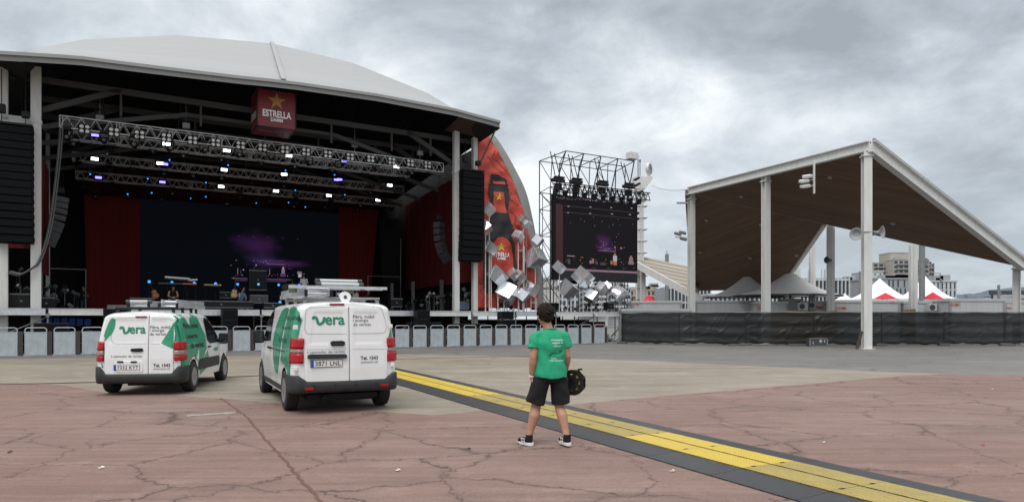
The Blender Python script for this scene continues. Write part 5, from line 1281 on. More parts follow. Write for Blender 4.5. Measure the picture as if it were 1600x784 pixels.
# fin fronted white office block
def fin_block(x0, x1, yt, Z, lab, cols):
    a = P(x0, yt, Z); c = P(x1, yt, Z); w = c.x-a.x; h = a.z; o = thing('office_building', lab, 'building', (a.x, Z, 0))
    b = MB(); b.box2((0, 0, 0), (w, 16, h-.1)); b.build('glass_wall', M_bwin, o)
    cw = w/cols; proto = None
    for j in range(cols+1):
        if proto is None: k = MB(); k.box2((0, -.5, 0), (cw*.26, .0-.004, h)); proto = q = k.build('fin', M_bwhite, o)
        else: q = copy_tree(proto, o)
        q.location.x = j*cw-cw*.13
    for f in range(4): k = MB(); z = h-.5-f*4.1; k.box2((0, -.35, z-.2), (w, .0, z+.25)); k.build('floor_band', M_bwhite, o)
    rnd = random.Random(3)
    for j in range(5): k = MB(); xx = rnd.uniform(0, .9)*w; k.tube((xx, 1, h), (xx, 1, h+2.2), .08, 4); k.build('roof_mast', M_bgrey, o)
fin_block(1249, 1326, 434, 170, 'white office block with upright fins and dark glass behind the pillars', 13)
fin_block(1042, 1110, 447, 190, 'low white finned block seen behind the left canopy pillar', 12)
building(1326, 1366, 440, 200, 3, 7, 'low grey panelled block left of the right white tents', M_bgrey, wf=.3, hf=.7, irregular=True, roofstuff=3)
building(1362, 1436, 436, 180, 4, 12, 'grey panelled block with scattered dark windows behind the left white tent', M_bgrey, wf=.4, hf=.8, irregular=True, roofstuff=5)
building(1430, 1495, 440, 185, 4, 10, 'white block with tall dark windows ending right of the white tents', M_bwhite, wf=.36, hf=.78, roofstuff=4)
# stepped apartment tower
for (x0, x1, yt, Z, fl_, cl, lab) in ((1364, 1398, 411, 450, 13, 4, 'left wing of the tall beige apartment tower'), (1396, 1452, 406, 440, 13, 7, 'middle wing of the tall beige apartment tower, above the white tents'), (1450, 1460, 412, 450, 13, 2, 'narrow right wing of the tall beige apartment tower')):
    building(x0, x1, yt, Z, fl_, cl, lab, M_concf, wf=.7, hf=.55, balc=True, roofstuff=2, base=1)
building(1391, 1428, 395, 455, 1, 3, 'blank beige crown block on top of the apartment tower', M_concf, wf=.05, hf=.1, base=44)
building(1363, 1380, 424, 230, 2, 2, 'small white rooftop house left of the apartment tower', M_bwhite, wf=.3, hf=.2, base=14)
# low town behind the cubes and the mast
building(846, 872, 436, 120, 3, 5, 'beige stage-side cabin block seen left below the video screen', M_tentgrey, wf=.1, hf=.9)
building(872, 905, 446, 160, 4, 5, 'white town block seen between the cubes', M_bwhite, roofstuff=2); building(905, 950, 448, 170, 5, 7, 'grey-white town block behind the middle cubes', M_bwhite, wf=.5, balc=True, roofstuff=2)
building(950, 986, 450, 175, 4, 7, 'white town block left of the steel mast', M_bwhite, roofstuff=3, balc=True); building(984, 1024, 453, 260, 4, 6, 'pale town block behind the steel mast', M_beigeb, roofstuff=3, balc=True)
building(1022, 1043, 455, 280, 4, 4, 'tan town block right of the steel mast', M_beigeb, roofstuff=2); building(1008, 1026, 449, 300, 5, 3, 'grey-brown town block just right of the mast', M_concf, roofstuff=3)
building(1108, 1250, 461, 150, 2, 20, 'long white block seen under the timber canopy behind the tents', M_bwhite, wf=.55, hf=.4)
# hills
def hills(name, pts, Z, m):
    b = MB(); vs = []; rnd = random.Random(5); n = 120; 
    for k in range(n+1):
        x = pts[0][0]+(pts[-1][0]-pts[0][0])*k/n; y = interp(x, pts)-.5*math.sin(x*.3)-rnd.uniform(0, .6); q_ = P(x, y, Z)
        for (f, d) in ((0, -900), (.35, -500), (.8, -150), (1, 0), (.8, 300), (0, 1500)): vs.append((q_.x*(1+d/Z*.3), Z+d+rnd.uniform(-30, 30)*f, max(0, q_.z*f)+rnd.uniform(-4, 4)*(0 < f < 1)))
    b.add(vs, [(6*k+j, 6*k+j+1, 6*k+j+7, 6*k+j+6) for k in range(n) for j in range(5)], sm=True); o = b.build(name, m); o['kind'] = 'structure'
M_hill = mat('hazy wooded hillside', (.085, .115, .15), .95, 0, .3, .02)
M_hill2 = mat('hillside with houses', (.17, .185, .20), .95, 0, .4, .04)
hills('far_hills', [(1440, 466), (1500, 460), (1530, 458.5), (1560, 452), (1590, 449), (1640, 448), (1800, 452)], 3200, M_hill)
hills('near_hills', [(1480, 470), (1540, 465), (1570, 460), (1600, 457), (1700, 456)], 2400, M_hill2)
# thin masts and a sign gantry
for (x, yt, Z, r, lab) in ((1560.5, 445, 130, .25, 'thin grey mast right of the long grey cabin'), (1344, 424, 110, .22, 'thin grey lamp post just left of the front canopy pillar'), (1469, 427, 150, .07, 'hair-thin lamp post on the white block\'s roof line'), (1440.5, 382, 60, .25, 'tall slim grey post right of the inner canopy pillar'), (1509.5, 460, 150, .3, 'short blue post beyond the long grey cabin')):
    p = P(x, yt, Z); b = MB(); b.tube((p.x, Z, 0), (p.x, Z, p.z), r, 8)
    if x in (1469,): b.box((p.x-.8, Z, p.z), (1.8, .2, .15))
    b.box((p.x+.2, Z, p.z-1.5), (.5, .2, .6)); tag(b.build('thin_mast', M_grey_steel), lab, 'mast')
p = P(1573, 457, 140); b = MB(); b.box((p.x+1, 140, p.z), (9, .5, .8)); b.tube((p.x+4.5, 140, 0), (p.x+4.5, 140, p.z), .2, 6); b.tube((p.x-3, 140, 0), (p.x-3, 140, p.z), .2, 6); tag(b.build('sign_gantry', M_darkgrey), 'dark sign gantry against the hills at the far right', 'gantry')
# ================================================================ VANS
def bvh_of(me): return BVHTree.FromPolygons([v.co.copy() for v in me.vertices], [tuple(p.vertices) for p in me.polygons])
class Van:
    def __init__(s, o, yaw, L_, W, H, xr, xf, rw, tab, roof, kx, rake):
        s.o = Vector(o); s.yaw = yaw; s.L = L_; s.W = W; s.H = H; s.xr = xr; s.xf = xf; s.rw = rw; s.tab = tab; s.roof = roof; s.kx = kx; s.rake = rake
        s.F = Vector((-math.sin(yaw), math.cos(yaw))); s.Lf = Vector((-math.cos(yaw), -math.sin(yaw)))
    def loc(s, x, y, plane, c):
        """picture measurement -> van coordinates on plane 'x' (rear) or 'y' (side) = c"""
        r = ray(x, y); r2 = Vector((r.x, r.y)); A = -s.o.dot(s.F); B = -s.o.dot(s.Lf)
        if plane == 'x': t = (c-A)/r2.dot(s.F)
        else: t = (c-B)/r2.dot(s.Lf)
        return Vector((A+t*r2.dot(s.F), B+t*r2.dot(s.Lf), EYE+r.z*t))
    def hw(s, z): return interp(z, s.tab)*s.W/2
    def kk(s, x):
        if x >= s.cx: return interp(x, s.kx)
        f = 1-x/s.cx; return (s.W/2-s.cy+s.cy*math.sqrt(max(0, 1-f*f)))/(s.W/2)
    def ring(s, x, n=15):
        h = interp(x, s.roof); k = s.kk(x); zb = interp(x, [(0, s.zr), (.34, s.zr), (.46, .26), (9, .26)]); r = .12 if h > s.H*.9 else .16
        pts = []
        zc_ = h-r*1.0
        for i in range(n): z = zb+(zc_-zb)*i/(n-1); pts.append((s.hw(z*(s.H/max(h, s.H*.0+.01)) if False else z)*k, z))
        yc = pts[-1][0]; ry = min(.26, yc*.5)
        for i in range(1, 9):
            a = PI/2*i/8; pts.append((yc-ry*(1-math.cos(a)), zc_+r*math.sin(a)))
        ye = pts[-1][0]
        for i in range(1, 6): f = i/5; pts.append((ye*(1-f), h+.025*f*(2-f)))
        full = pts+[(-y, z) for y, z in reversed(pts[:-1])]
        sh = lambda z: s.rake*max(0, z-.75)*max(0, 1-x/1.2)
        return [Vector((x+sh(z), y, z)) for y, z in full]
    def side_pt(s, x, z, off=0):
        k = s.kk(x); return Vector((x+s.rake*max(0, z-.75)*max(0, 1-x/1.2), s.hw(z)*k+off, z))
def make_van(V, label, name, side, st):
    t = thing(name, label, 'van', (V.o.x, V.o.y, .012), V.yaw+PI/2)
    # local axes: x forward, y left
    xsx = sorted(set([0, .004, .012, .025, .045, .07, .10, .13, .165, .20, .25]+[.25+i*.12 for i in range(int((V.L-.25)/.12))]+[V.L-.16, V.L-.08, V.L-.03, V.L]))
    b = MB(); b.loft([V.ring(x) for x in xsx], True, True); body = b.build('body', [M_paint, M_blackp], t)
    cut = MB()
    for xw in (V.xr, V.xf):
        for sgn in (1, -1): cut.lathe([(V.rw+.055, sgn*(V.W/2-.42)), (V.rw+.055, sgn*(V.W/2+.3))], (xw, 0, V.rw), 'y', 40, 0, False)
    co = cut.build('cutter', M_blackp); co.parent = t
    md = body.modifiers.new('b', 'BOOLEAN'); md.operation = 'DIFFERENCE'; md.object = co; md.solver = 'EXACT'
    me = evaluated(body); body.modifiers.clear(); body.data = me; bpy.data.objects.remove(co)
    me.materials.clear(); me.materials.append(M_paint); me.materials.append(M_blackp)
    for p in me.polygons:
        p.material_index = 0; p.use_smooth = True
        c = p.center
        for xw in (V.xr, V.xf):
            d = math.hypot(c.x-xw, c.z-V.rw)
            if d < V.rw+.06 and abs(c.y) < V.W/2-.012 and (abs(p.normal.y) < .35 or abs(c.y) < V.W/2-.3): p.material_index = 1; p.use_smooth = False
        if (c.z < .28 and p.normal.z < -.5) or (c.x < .45 and c.z < V.bsec[0][1]-.06): p.material_index = 1
    me.set_sharp_from_angle(angle=math.radians(38))
    tree = bvh_of(me)
    def onside(x, z, off=.004, sg=side):
        h = tree.ray_cast(Vector((x, sg*3, z)), Vector((0, -sg, 0)))
        if h[0] is None: return Vector((x, sg*V.hw(z), z))
        return h[0]+h[1]*off if h[1].y*sg > 0 else h[0]-h[1]*off
    def onrear(y, z, off=.004):
        h = tree.ray_cast(Vector((-3, y, z)), Vector((1, 0, 0)))
        if h[0] is None or h[0].x > .6: return Vector((V.rake*max(0, z-.75), y, z))
        return h[0]+Vector((-off, 0, 0))
    V.onside, V.onrear, V.t, V.body = onside, onrear, t, body
    # ------- rear doors with pressed panels
    seam = V.seam
    def door(y0, y1, name):
        zb = V.dz0; ztop = V.dz1; lo, hi = min(y0, y1), max(y0, y1)
        out = max(abs(lo), abs(hi))*(1 if abs(hi) > abs(lo) else -1); inn = lo if out == hi else hi; sg = 1 if out > 0 else -1; o_ = abs(out)
        poly = [(inn, zb), (sg*(o_-.03), zb), (sg*o_, zb+.05), (sg*(o_+.0), .95), (sg*(V.dtop+.035), 1.35 if V.H > 1.8 else 1.28), (sg*(V.dtop), ztop-.14), (sg*(V.dtop-.03), ztop-.06), (sg*(V.dtop-.10), ztop-.01), (sg*(V.dtop-.2), ztop), (inn, ztop)]
        v, f = fillpoly(poly, .024); w0, w1, wz0, wz1 = V.pan
        def press(y, z):
            # window-shaped shallow recess
            ay = (abs(y)-.0); cxp = (inn+sg*(w1))/2
            ya, yb = sorted((inn+sg*w0, sg*w1)); top = wz1
            side_lim = (sg*w1)-sg*max(0, (z-wz0))*.14
            ya2, yb2 = sorted((inn+sg*w0, side_lim))
            d = min(y-ya2, yb2-y, z-wz0, top-z)
            return -.008*min(1, max(0, d/.016)) 
        th = .018; b = MB(); pts = []
        for (y, z) in v:
            e = min(abs(y-inn), 1); x = V.rake*max(0, z-.75)-th-press(y, z)-.02*(1-(y/(V.W/2))**2)
            edge_d = min(min(abs(y-inn), abs(z-zb), abs(z-ztop)), abs(abs(y)-o_)+.0) if z < 1.2 else min(abs(y-inn), abs(z-ztop))
            if edge_d < .01: x += .008
            pts.append(Vector((x, y, z)))
        b.add(pts, f, sm=True); nb_ = len(v)
        # returned edge
        m_ = []
        for i in range(len(poly)): pass
        bd_ = [Vector(p) for p in poly]; ring1, ring2 = [], []
        for i in range(len(bd_)):
            a, c = bd_[i], bd_[(i+1) % len(bd_)]
            for k in range(6):
                q = a.lerp(c, k/6); x = V.rake*max(0, q.y-.75); ring1.append(Vector((x-th-.012*(1-(q.x/(V.W/2))**2), q.x, q.y))); ring2.append(Vector((x+.02, q.x, q.y)))
        b.loft([ring1, ring2], True, False)
        d = b.build(name, M_paint, t); return d
    dl = door(seam+.004, V.dw, 'rear_door'); dr_ = door(seam-.004, -V.dw, 'rear_door')
    dtree = {}
    for d in (dl, dr_): dtree[d] = bvh_of(d.data)
    sm = MB(); 
    def onx(y, z, off=.004):
        best = None
        for tr_ in dtree.values():
            h = tr_.ray_cast(Vector((-3, y, z)), Vector((1, 0, 0)))
            if h[0] is not None and (best is None or h[0].x < best): best = h[0].x
        if best is None: return onrear(y, z, off)
        return Vector((best-off, y, z))
    V.onx = onx
    b = MB(); zb, zt_ = V.dz0, V.dz1
    for i in range(20):
        za, zc_ = zb+(zt_-zb)*i/20, zb+(zt_-zb)*(i+1)/20
        b.add([Vector((V.rake*max(0, z-.75)-.031-.0, y, z)) for y, z in ((seam-.006, za), (seam+.006, za), (seam+.006, zc_), (seam-.006, zc_))], [(0, 1, 2, 3)])
    b.build('door_seam', M_darkgrey, t)
    # ------- wheels
    for xw in (V.xr, V.xf):
        for sg in (1, -1):
            w = bpy.data.objects.new('wheel', None); C.objects.link(w); w.parent = t; w.location = (xw, sg*V.wy, V.rw)
            if sg < 0: w.rotation_euler = (0, 0, PI)
            R = V.rw; b = MB(); b.lathe([(R*.62, -.10), (R*.70, -.108), (R*.90, -.11), (R*.975, -.098), (R, -.075), (R, .075), (R*.975, .098), (R*.90, .11), (R*.70, .108), (R*.62, .10)], (0, 0, 0), 'y', 48); b.build('tyre', M_rubber, w)
            b = MB()
            for k in range(4): b.lathe([(R+.001, -.06+k*.04-.004), (R+.0015, -.06+k*.04), (R+.001, -.06+k*.04+.004)], (0, 0, 0), 'y', 48)
            b.build('tread_groove', M_blackp, w)
            b = MB(); b.lathe([(R*.63, .104), (R*.60, .112), (R*.56, .10), (R*.54, .06), (R*.50, .055), (R*.42, .075), (R*.22, .082), (R*.18, .10), (.02, .104)], (0, 0, 0), 'y', 48)
            for k in range(12):
                a = 2*PI*k/12; b.tube((R*.30*math.cos(a), .076, R*.30*math.sin(a)), (R*.50*math.cos(a), .068, R*.50*math.sin(a)), .012, 5)
            b.build('rim', M_hub, w); b = MB(); 
            for k in range(10):
                a = 2*PI*(k+.5)/10; b.tube((R*.44*math.cos(a), .07, R*.44*math.sin(a)), (R*.44*math.cos(a), .0765, R*.44*math.sin(a)), .018, 8)
            for k in range(5):
                a = 2*PI*(k+.5)/5; b.tube((.05*math.cos(a), .10, .05*math.sin(a)), (.05*math.cos(a), .107, .05*math.sin(a)), .010, 6)
            b.build('vent_hole', M_blackp, w)
    # ------- bumper wrapping round both corners
    def bpath(off, n=14):
        Wb = V.W/2+off*.5; rx, ry = V.cx+off, V.cy+off*.5; pts = [(V.bx, Wb-.005)]
        for i in range(n+1):
            a = PI/2*i/n; pts.append((-off+rx-rx*math.sin(a), Wb-ry+ry*math.cos(a)))
        pts = [pts[0]]+[(p[0], p[1]) for p in pts[1:]]
        m_ = [(-off, pts[-1][1]*(1-k/7)) for k in range(1, 14)]; return pts+m_+[(x, -y) for x, y in reversed(pts)]
    sec = V.bsec          # (offset, z)
    paths = [[Vector((p[0], p[1], z)) for p in bpath(off)] for off, z in sec]
    b = MB(); n = len(paths[0]); vs = [p for r_ in paths for p in r_]; m_ = len(paths)
    # corners lift toward the lights
    for r_, (off, z) in zip(paths, sec):
        for i, p in enumerate(r_):
            e_ = max(0, (abs(p.y)-(V.lin-.02))/.10); e_ = min(1, e_)
            if z > V.bz: p.z += V.blift*(e_*e_*(3-2*e_))
    vs = [p for r_ in paths for p in r_]
    b.add(vs, [(j*n+i, j*n+i+1, ((j+1) % m_)*n+i+1, ((j+1) % m_)*n+i) for j in range(m_) for i in range(n-1)], sm=True); b.build('rear_bumper', M_bumper, t)
    # ------- underbody and hanging bits
    b = MB(); b.box2((.25, -.6, .22), (V.L-.5, .6, .30)); b.tube((V.xr, -.65, V.rw-.02), (V.xr, .65, V.rw-.02), .05, 10); b.box((V.xr-.2, -.1, .24), (.4, .5, .14), bev=.03); b.tube((.1, .35, .26), (.9, .35, .24), .035, 8); b.tube((.3, -.45, .3), (.6, -.5, .22), .03, 8); b.box2((.35, -.55, .17), (.42, .35, .24)); b.build('underbody', M_blackp, t)
    # sill trim
    # ------- plate, lamps, handle
    return t
def decal_side(V, poly, m, name, off=.005, step=.06, parent=None, sg=None):
    v, f = fillpoly(poly, step); b = MB(); b.add([V.onside(x, z, off, sg or V.side) for x, z in v], f, sm=True); return b.build(name, m, parent or V.t)
def decal_rear(V, poly, m, name, off=.005, step=.05, parent=None):
    v, f = fillpoly(poly, step); b = MB(); cl = lambda y, z: max(-(V.hw(z)-.03), min(V.hw(z)-.03, y)); b.add([V.onx(cl(y, min(z, V.H-.10)), min(z, V.H-.10), off) for y, z in v], f, sm=True); return b.build(name, m, parent or V.t)
def sp_(V, pts): return [(max(p.x, .035+.0006*i), p.z) for i, p in enumerate( V.loc(x, y, 'y', V.side*V.W/2*.985) for x, y in pts)]
def rp_(V, pts): return [(p.y, p.z) for p in (V.loc(x, y, 'x', 0) for x, y in pts)]
def rear_text(V, s, px, py, hpx, wpx, m, name='lettering', bold=.0):
    """writing centred at picture point, wide wpx picture pixels"""
    v, f = text2d(s, 1.0, bold); w = max(p[0] for p in v)-min(p[0] for p in v); h = max(p[1] for p in v)-min(p[1] for p in v); cx = (max(p[0] for p in v)+min(p[0] for p in v))/2; cy = (max(p[1] for p in v)+min(p[1] for p in v))/2
    c = V.loc(px, py, 'x', 0); l = V.loc(px-wpx/2, py, 'x', 0); r = V.loc(px+wpx/2, py, 'x', 0); W_ = abs(r.y-l.y); H_ = hpx*(V.loc(px, py-1, 'x', 0).z-c.z)
    b = MB(); b.add([V.onx(c.y-(p[0]-cx)/w*W_, c.z+(p[1]-cy)/h*H_, .007) for p in v], f); return b.build(name, m, V.t)
def side_text(V, s, px, py, hpx, wpx, m, bold=0, skew=0):
    v, f = text2d(s, 1.0, bold); w = max(p[0] for p in v)-min(p[0] for p in v); h = max(p[1] for p in v)-min(p[1] for p in v); cx = (max(p[0] for p in v)+min(p[0] for p in v))/2; cy = (max(p[1] for p in v)+min(p[1] for p in v))/2
    pl = V.side*V.W/2*.985; c = V.loc(px, py, 'y', pl); l = V.loc(px-wpx/2, py, 'y', pl); r = V.loc(px+wpx/2, py, 'y', pl); W_ = r.x-l.x; H_ = hpx*(V.loc(px, py-1, 'y', pl).z-c.z)
    b = MB(); b.add([V.onside(c.x+(p[0]-cx)/w*W_, c.z+(p[1]-cy)/h*H_+0*skew, .012) for p in v], f); return b.build('lettering', m, V.t)
def swash(V, pts, r, m):
    """a curved brush stroke of the hand-drawn v, on the rear door; pts in picture"""
    L2 = smooth_line(pts, 6); q = [V.loc(p.x, p.y, 'x', 0) for p in L2]; b = MB(); n = len(q); vs = []
    for i, p in enumerate(q):
        a, c = q[max(0, i-1)], q[min(n-1, i+1)]; d = Vector((c.y-a.y, c.z-a.z)).normalized(); nrm = Vector((-d.y, d.x))*r
        for s_ in (1, -1): vs.append(V.onx(p.y+nrm.x*s_, p.z+nrm.y*s_, .007))
    b.add(vs, [(2*i, 2*i+1, 2*i+3, 2*i+2) for i in range(n-1)]); return b.build('lettering', m, V.t)
def solid_rear(V, pts, thk, m, name, bev=0, parent=None):
    """thick moulding standing on the rear, outline in picture"""
    poly = rp_(V, pts); b = MB(); base = [V.onx(y, z, -.005) for y, z in poly]; top = [V.onx(y, z, thk) for y, z in poly]
    x0 = min(p.x for p in top); n = len(poly); top = [Vector((x0, p.y, p.z)) for p in top]; cen = sum(top, Vector())/n; inner = [cen+(p-cen)*.93+Vector((-.006, 0, 0)) for p in top]
    b.add(base+top, [(i, (i+1) % n, n+(i+1) % n, n+i) for i in range(n)]); b.add(top+inner, [(i, (i+1) % n, n+(i+1) % n, n+i) for i in range(n)], sm=True); b.add(inner, [tuple(range(n))]); return b.build(name, m, parent or V.t)
def tail_light(V, sg, z0, z1, ywid, xwid, parts, out=.02):
    """corner light: rear face strip wrapping into the side"""
    t = None
    def row(z, n=10, o=out):
        W_ = V.hw(z); rx, ry = V.cx, V.cy; pts = []; xs0 = V.rake*max(0, z-.75); yi = V.lin*W_/(V.W/2); oo = o+.022
        if o == 0: oo = 0
        pts.append((xs0+.01, yi)); pts.append((xs0-oo, yi+.008)); pts.append((xs0-oo, (yi+W_-ry)/2))
        for i in range(n+1):
            a = PI/2*i/n; pts.append((xs0-oo+(rx+oo)*(1-math.cos(a)), W_-ry+(ry+o)*math.sin(a)))
        r = rx
        pts.append((xs0+r+xwid-.012, W_+o)); pts.append((xs0+r+xwid, W_-.02)); return [Vector((x, sg*y, z)) for x, y in pts]
    for (za, zb, m, nm) in parts:
        rows = [row(za+.0, o=0.0), row(za+.012)]+[row(za+.012+(zb-za-.024)*k/5) for k in range(1, 6)]+[row(zb, o=0)]
        b = MB(); b.loft(rows, False, False); q = b.build('tail_light' if t is None else nm, m, V.t if t is None else t)
        if t is None: t = q
    return t
def plate(V, txt, px, py, wpx, hpx, parent):
    c = V.loc(px, py, 'x', 0); l = V.loc(px-wpx/2, py, 'x', 0); r = V.loc(px+wpx/2, py, 'x', 0); w = abs(l.y-r.y); h = w*.212
    xo = min(V.onx(c.y+s_*w/2, c.z+s2*h/2, 0).x for s_ in (-1, 0, 1) for s2 in (-1, 1))-.008
    b = MB(); b.box((xo, c.y, c.z), (.012, w+.012, h+.012)); b.build('plate_frame', M_blackp, parent)
    b = MB(); b.box((xo-.007, c.y, c.z), (.004, w, h), bev=.001); pl = b.build('number_plate', M_plate, parent)
    b = MB(); b.box((xo-.0105, c.y+w/2-w*.045, c.z), (.003, w*.085, h*.98)); b.build('blue_band', M_blue, pl)
    v, f = text2d(txt, 1.0, .012, 1.05); ww = max(p[0] for p in v)-min(p[0] for p in v); hh = max(p[1] for p in v)-min(p[1] for p in v); cx = (max(p[0] for p in v)+min(p[0] for p in v))/2; cy = (max(p[1] for p in v)+min(p[1] for p in v))/2
    b = MB(); b.add([(xo-.0115, c.y-w*.045-(p[0]-cx)/ww*w*.82, c.z+(p[1]-cy)/hh*h*.68) for p in v], f); b.build('lettering', M_ink, pl)
def mirror(V, sg, x, z):
    o = bpy.data.objects.new('wing_mirror', None); C.objects.link(o); o.parent = V.t; o.location = (x, sg*(V.hw(z)+.14), z)
    b = MB(); b.box((0, 0, 0), (.12, .22, .27), bev=.05); b.build('mirror_housing', M_blackp, o); b = MB(); b.box((.0, -sg*.12, -.06), (.06, .14, .06), bev=.02); b.build('mirror_arm', M_blackp, o)
    b = MB(); b.box((-.0625, 0, .0), (.004, .17, .21)); b.build('mirror_glass', M_glass, o)

# ---------------- larger van (right of the two)
VB = Van((-2.81, 11.60), math.radians(26.7), 4.95, 1.80, 1.875, .80, 4.08, .345,
         [(.2, .95), (.4, .985), (.7, 1.0), (1.0, .99), (1.25, .965), (1.5, .925), (1.7, .885), (1.95, .85)],
         [(0, 1.83), (.05, 1.845), (.3, 1.87), (2.9, 1.87), (3.3, 1.78), (3.7, 1.50), (4.1, 1.20), (4.6, 1.05), (4.85, .92), (4.95, .72)],
         [(0, .935), (.012, .96), (.03, .975), (.06, .988), (.10, .996), (.16, 1.0), (4.0, 1.0), (4.5, .96), (4.8, .87), (4.95, .74)], .055)
VB.side = 1; VB.wy = .803; VB.cx = .20; VB.cy = .14; VB.zr = .44; VB.lin = (abs(VB.loc(474, 540, 'x', 0).y)+abs(VB.loc(606, 540, 'x', 0).y))/2;  VB.seam = VB.loc(545.5, 560, 'x', 0).y; VB.dw = VB.lin-.015; VB.dtop = .70; VB.dz0 = .50; VB.dz1 = 1.80; VB.pan = (.085, .615, 1.16, 1.70); VB.bx = .42
VB.bsec = [(.01, .555), (.035, .55), (.05, .53), (.055, .47), (.05, .41), (.03, .365), (-.02, .35), (-.05, .37), (-.03, .555)]; VB.bz = .5; VB.blift = .10
make_van(VB, 'larger white and green delivery van with plate 3871 LNL and ladders on its roof', 'delivery_van', 1, None)
def green_side(V, polys, ms):
    for poly, m in zip(polys, ms): decal_side(V, sp_(V, poly), m, 'green_graphic', .005, .05)
def gsm(pts): return [tuple(p) for p in smooth_line(pts+[pts[0]], 4)[:-1]]
def gs2(pts): return [tuple(p) for p in smooth_line(list(pts)+[pts[0]], 3)[:-1]]
decal_side(VB, gs2([(.98, 1.77), (1.45, 1.79), (1.85, 1.70), (2.2, 1.45), (2.35, 1.15), (2.2, .85), (1.9, .60), (1.6, .62), (1.42, .9), (1.3, 1.25), (1.15, 1.55)]), M_green, 'green_graphic', .007, .07)
decal_side(VB, [(.22, 1.77), (.55, 1.80), (.86, 1.76), (.92, 1.5), (1.05, 1.2), (1.12, .95), (.98, .78), (.80, .86), (.78, .74), (.52, .74), (.36, .60), (.24, .56), (.16, .80), (.10, 1.0), (.05, 1.25), (.05, 1.55), (.10, 1.70)], M_green, 'green_graphic', .008, .06)
decal_side(VB, [(.70, 1.70), (.90, 1.70), (1.12, 1.2), (1.22, .85), (1.14, .80), (1.0, 1.15), (.82, 1.45)], M_green2, 'pale_green_leaf', .010, .05)
side_text(VB, 'Fibra, mòbil', 450, 498, 8, 16, mat('dark green lettering', (.004, .075, .045), .45, 0, 0), .02); side_text(VB, 'i energia', 444, 514, 8, 12, mat('dark green lettering', (.004, .075, .045), .45, 0, 0), .02); side_text(VB, 'de veritat', 441, 531, 8, 13, mat('dark green lettering', (.004, .075, .045), .45, 0, 0), .01)
# side glass, door lines, handles
gl = decal_side(VB, [(2.78, 1.20), (2.80, 1.66), (2.86, 1.74), (3.18, 1.72), (3.45, 1.50), (3.72, 1.22), (3.66, 1.17)], M_glass, 'side_window', .006, .06)
decal_side(VB, [(2.74, 1.15), (2.76, 1.70), (2.84, 1.785), (3.2, 1.765), (3.5, 1.53), (3.80, 1.20), (3.74, 1.12)], M_blackp, 'window_seal', .003, .06)
def side_line(V, pts, w=.008, off=.004, m=M_darkgrey, name='panel_gap', sg=None):
    b = MB(); n = 0
    for a, c in zip(pts, pts[1:]):
        a = Vector(a); c = Vector(c); d = (c-a); q = Vector((-d.y, d.x)).normalized()*w/2; k = max(1, int(d.length/.08)); vs = []
        for i in range(k+1):
            p = a.lerp(c, i/k); vs += [V.onside(p.x+q.x, p.y+q.y, off, sg or V.side), V.onside(p.x-q.x, p.y-q.y, off, sg or V.side)]
        b.add(vs, [(2*i, 2*i+1, 2*i+3, 2*i+2) for i in range(k)])
    return b.build(name, m, V.t)
side_line(VB, [(2.68, .36), (2.68, 1.78)]); side_line(VB, [(3.78, .40), (3.78, 1.1)]); side_line(VB, [(.75, 1.02), (2.68, 1.02)], .02, .012); side_line(VB, [(1.62, .36), (1.62, 1.78)]); side_line(VB, [(.2, 1.13), (2.65, 1.13)], .006, .012, M_bgrey)
decal_side(VB, [(1.2, .30), (3.65, .30), (3.65, .40), (1.2, .40)], M_bumper, 'sill_trim', .012, .1)
for x in (2.55, 2.82): b = MB(); p = VB.onside(x, 1.02, .02, 1); b.box(p, (.2, .04, .04), bev=.015); b.build('door_handle', M_blackp, VB.t)
for sg in (1, -1): mirror(VB, sg, 3.55, 1.22)
# arches in grey
for sg in (1, -1):
    tail_light(VB, sg, .98, 1.42, .10, -.07, [(.85, 1.02, M_tail, ''), (1.025, 1.085, M_tailc, 'lamp_window'), (1.09, 1.27, M_tail, 'lamp_lens')])
# protrusions: hinges on both rear corners
for (x, y, w, h) in ((461.5, 512.5, 6.5, 6.5), (460.8, 577, 6.5, 6.5), (610.5, 510.5, 5, 6), (613, 570.5, 5.5, 7)):
    p = VB.loc(x, y, 'x', -.01); b = MB(); b.box(p+Vector((0, 0, 0)), (.05, w/88*1.05, h/88), bev=.012); b.build('hinge_cap', M_paint, VB.t)
dl = VB.t
solid_rear(VB, [(516, 535), (519, 533.5), (535, 533), (538.5, 535), (537.5, 540), (534, 541), (519, 541), (516.5, 539.5)], .02, M_blackp, 'handle_recess')
solid_rear(VB, [(516.5, 537.5), (524, 536.5), (538, 537.2), (538, 539), (524, 539.3), (516.5, 539)], .04, M_bumper, 'door_handle')
solid_rear(VB, [(480, 556), (483, 554.2), (538, 553.6), (541, 555.2), (541, 558.6), (538, 560), (483, 561.3), (480, 560)], .04, M_bumper, 'plate_moulding')
plate(VB, '3871 LNL', 509.5, 568.3, 48.5, 11, VB.t)
solid_rear(VB, [(516, 475.6), (517, 474.8), (538, 474.8), (539, 475.6), (539, 477), (538, 478), (517, 478), (516, 477)], .015, mat('brake light red', (.20, .01, .02), .2), 'brake_light')
swash(VB, [(489, 499.5), (490.5, 496.8), (494, 497.0), (496, 501), (497.5, 506), (501, 507), (505, 504), (507, 499.5), (506.6, 496.2)], .022, M_greentext)
rear_text(VB, 'era', 523.7, 502.2, 12.6, 30.0, M_greentext, bold=.022)
rear_text(VB, 'Fibra, mòbil', 568.5, 495.8, 5.8, 33, M_ink); rear_text(VB, 'i energia', 563.8, 502.0, 5.6, 24, M_ink); rear_text(VB, 'de veritat', 566, 507.5, 4.6, 27.5, M_ink)
rear_text(VB, "L'operador de veritat", 509.5, 550.7, 5.0, 58.5, M_ink); rear_text(VB, 'Tel. 1543', 576.3, 559.5, 5.5, 27, M_ink, bold=.02); rear_text(VB, 'somvera.cat', 576.5, 566.0, 3.2, 27, mat('grey lettering', (.15, .16, .17), .5))
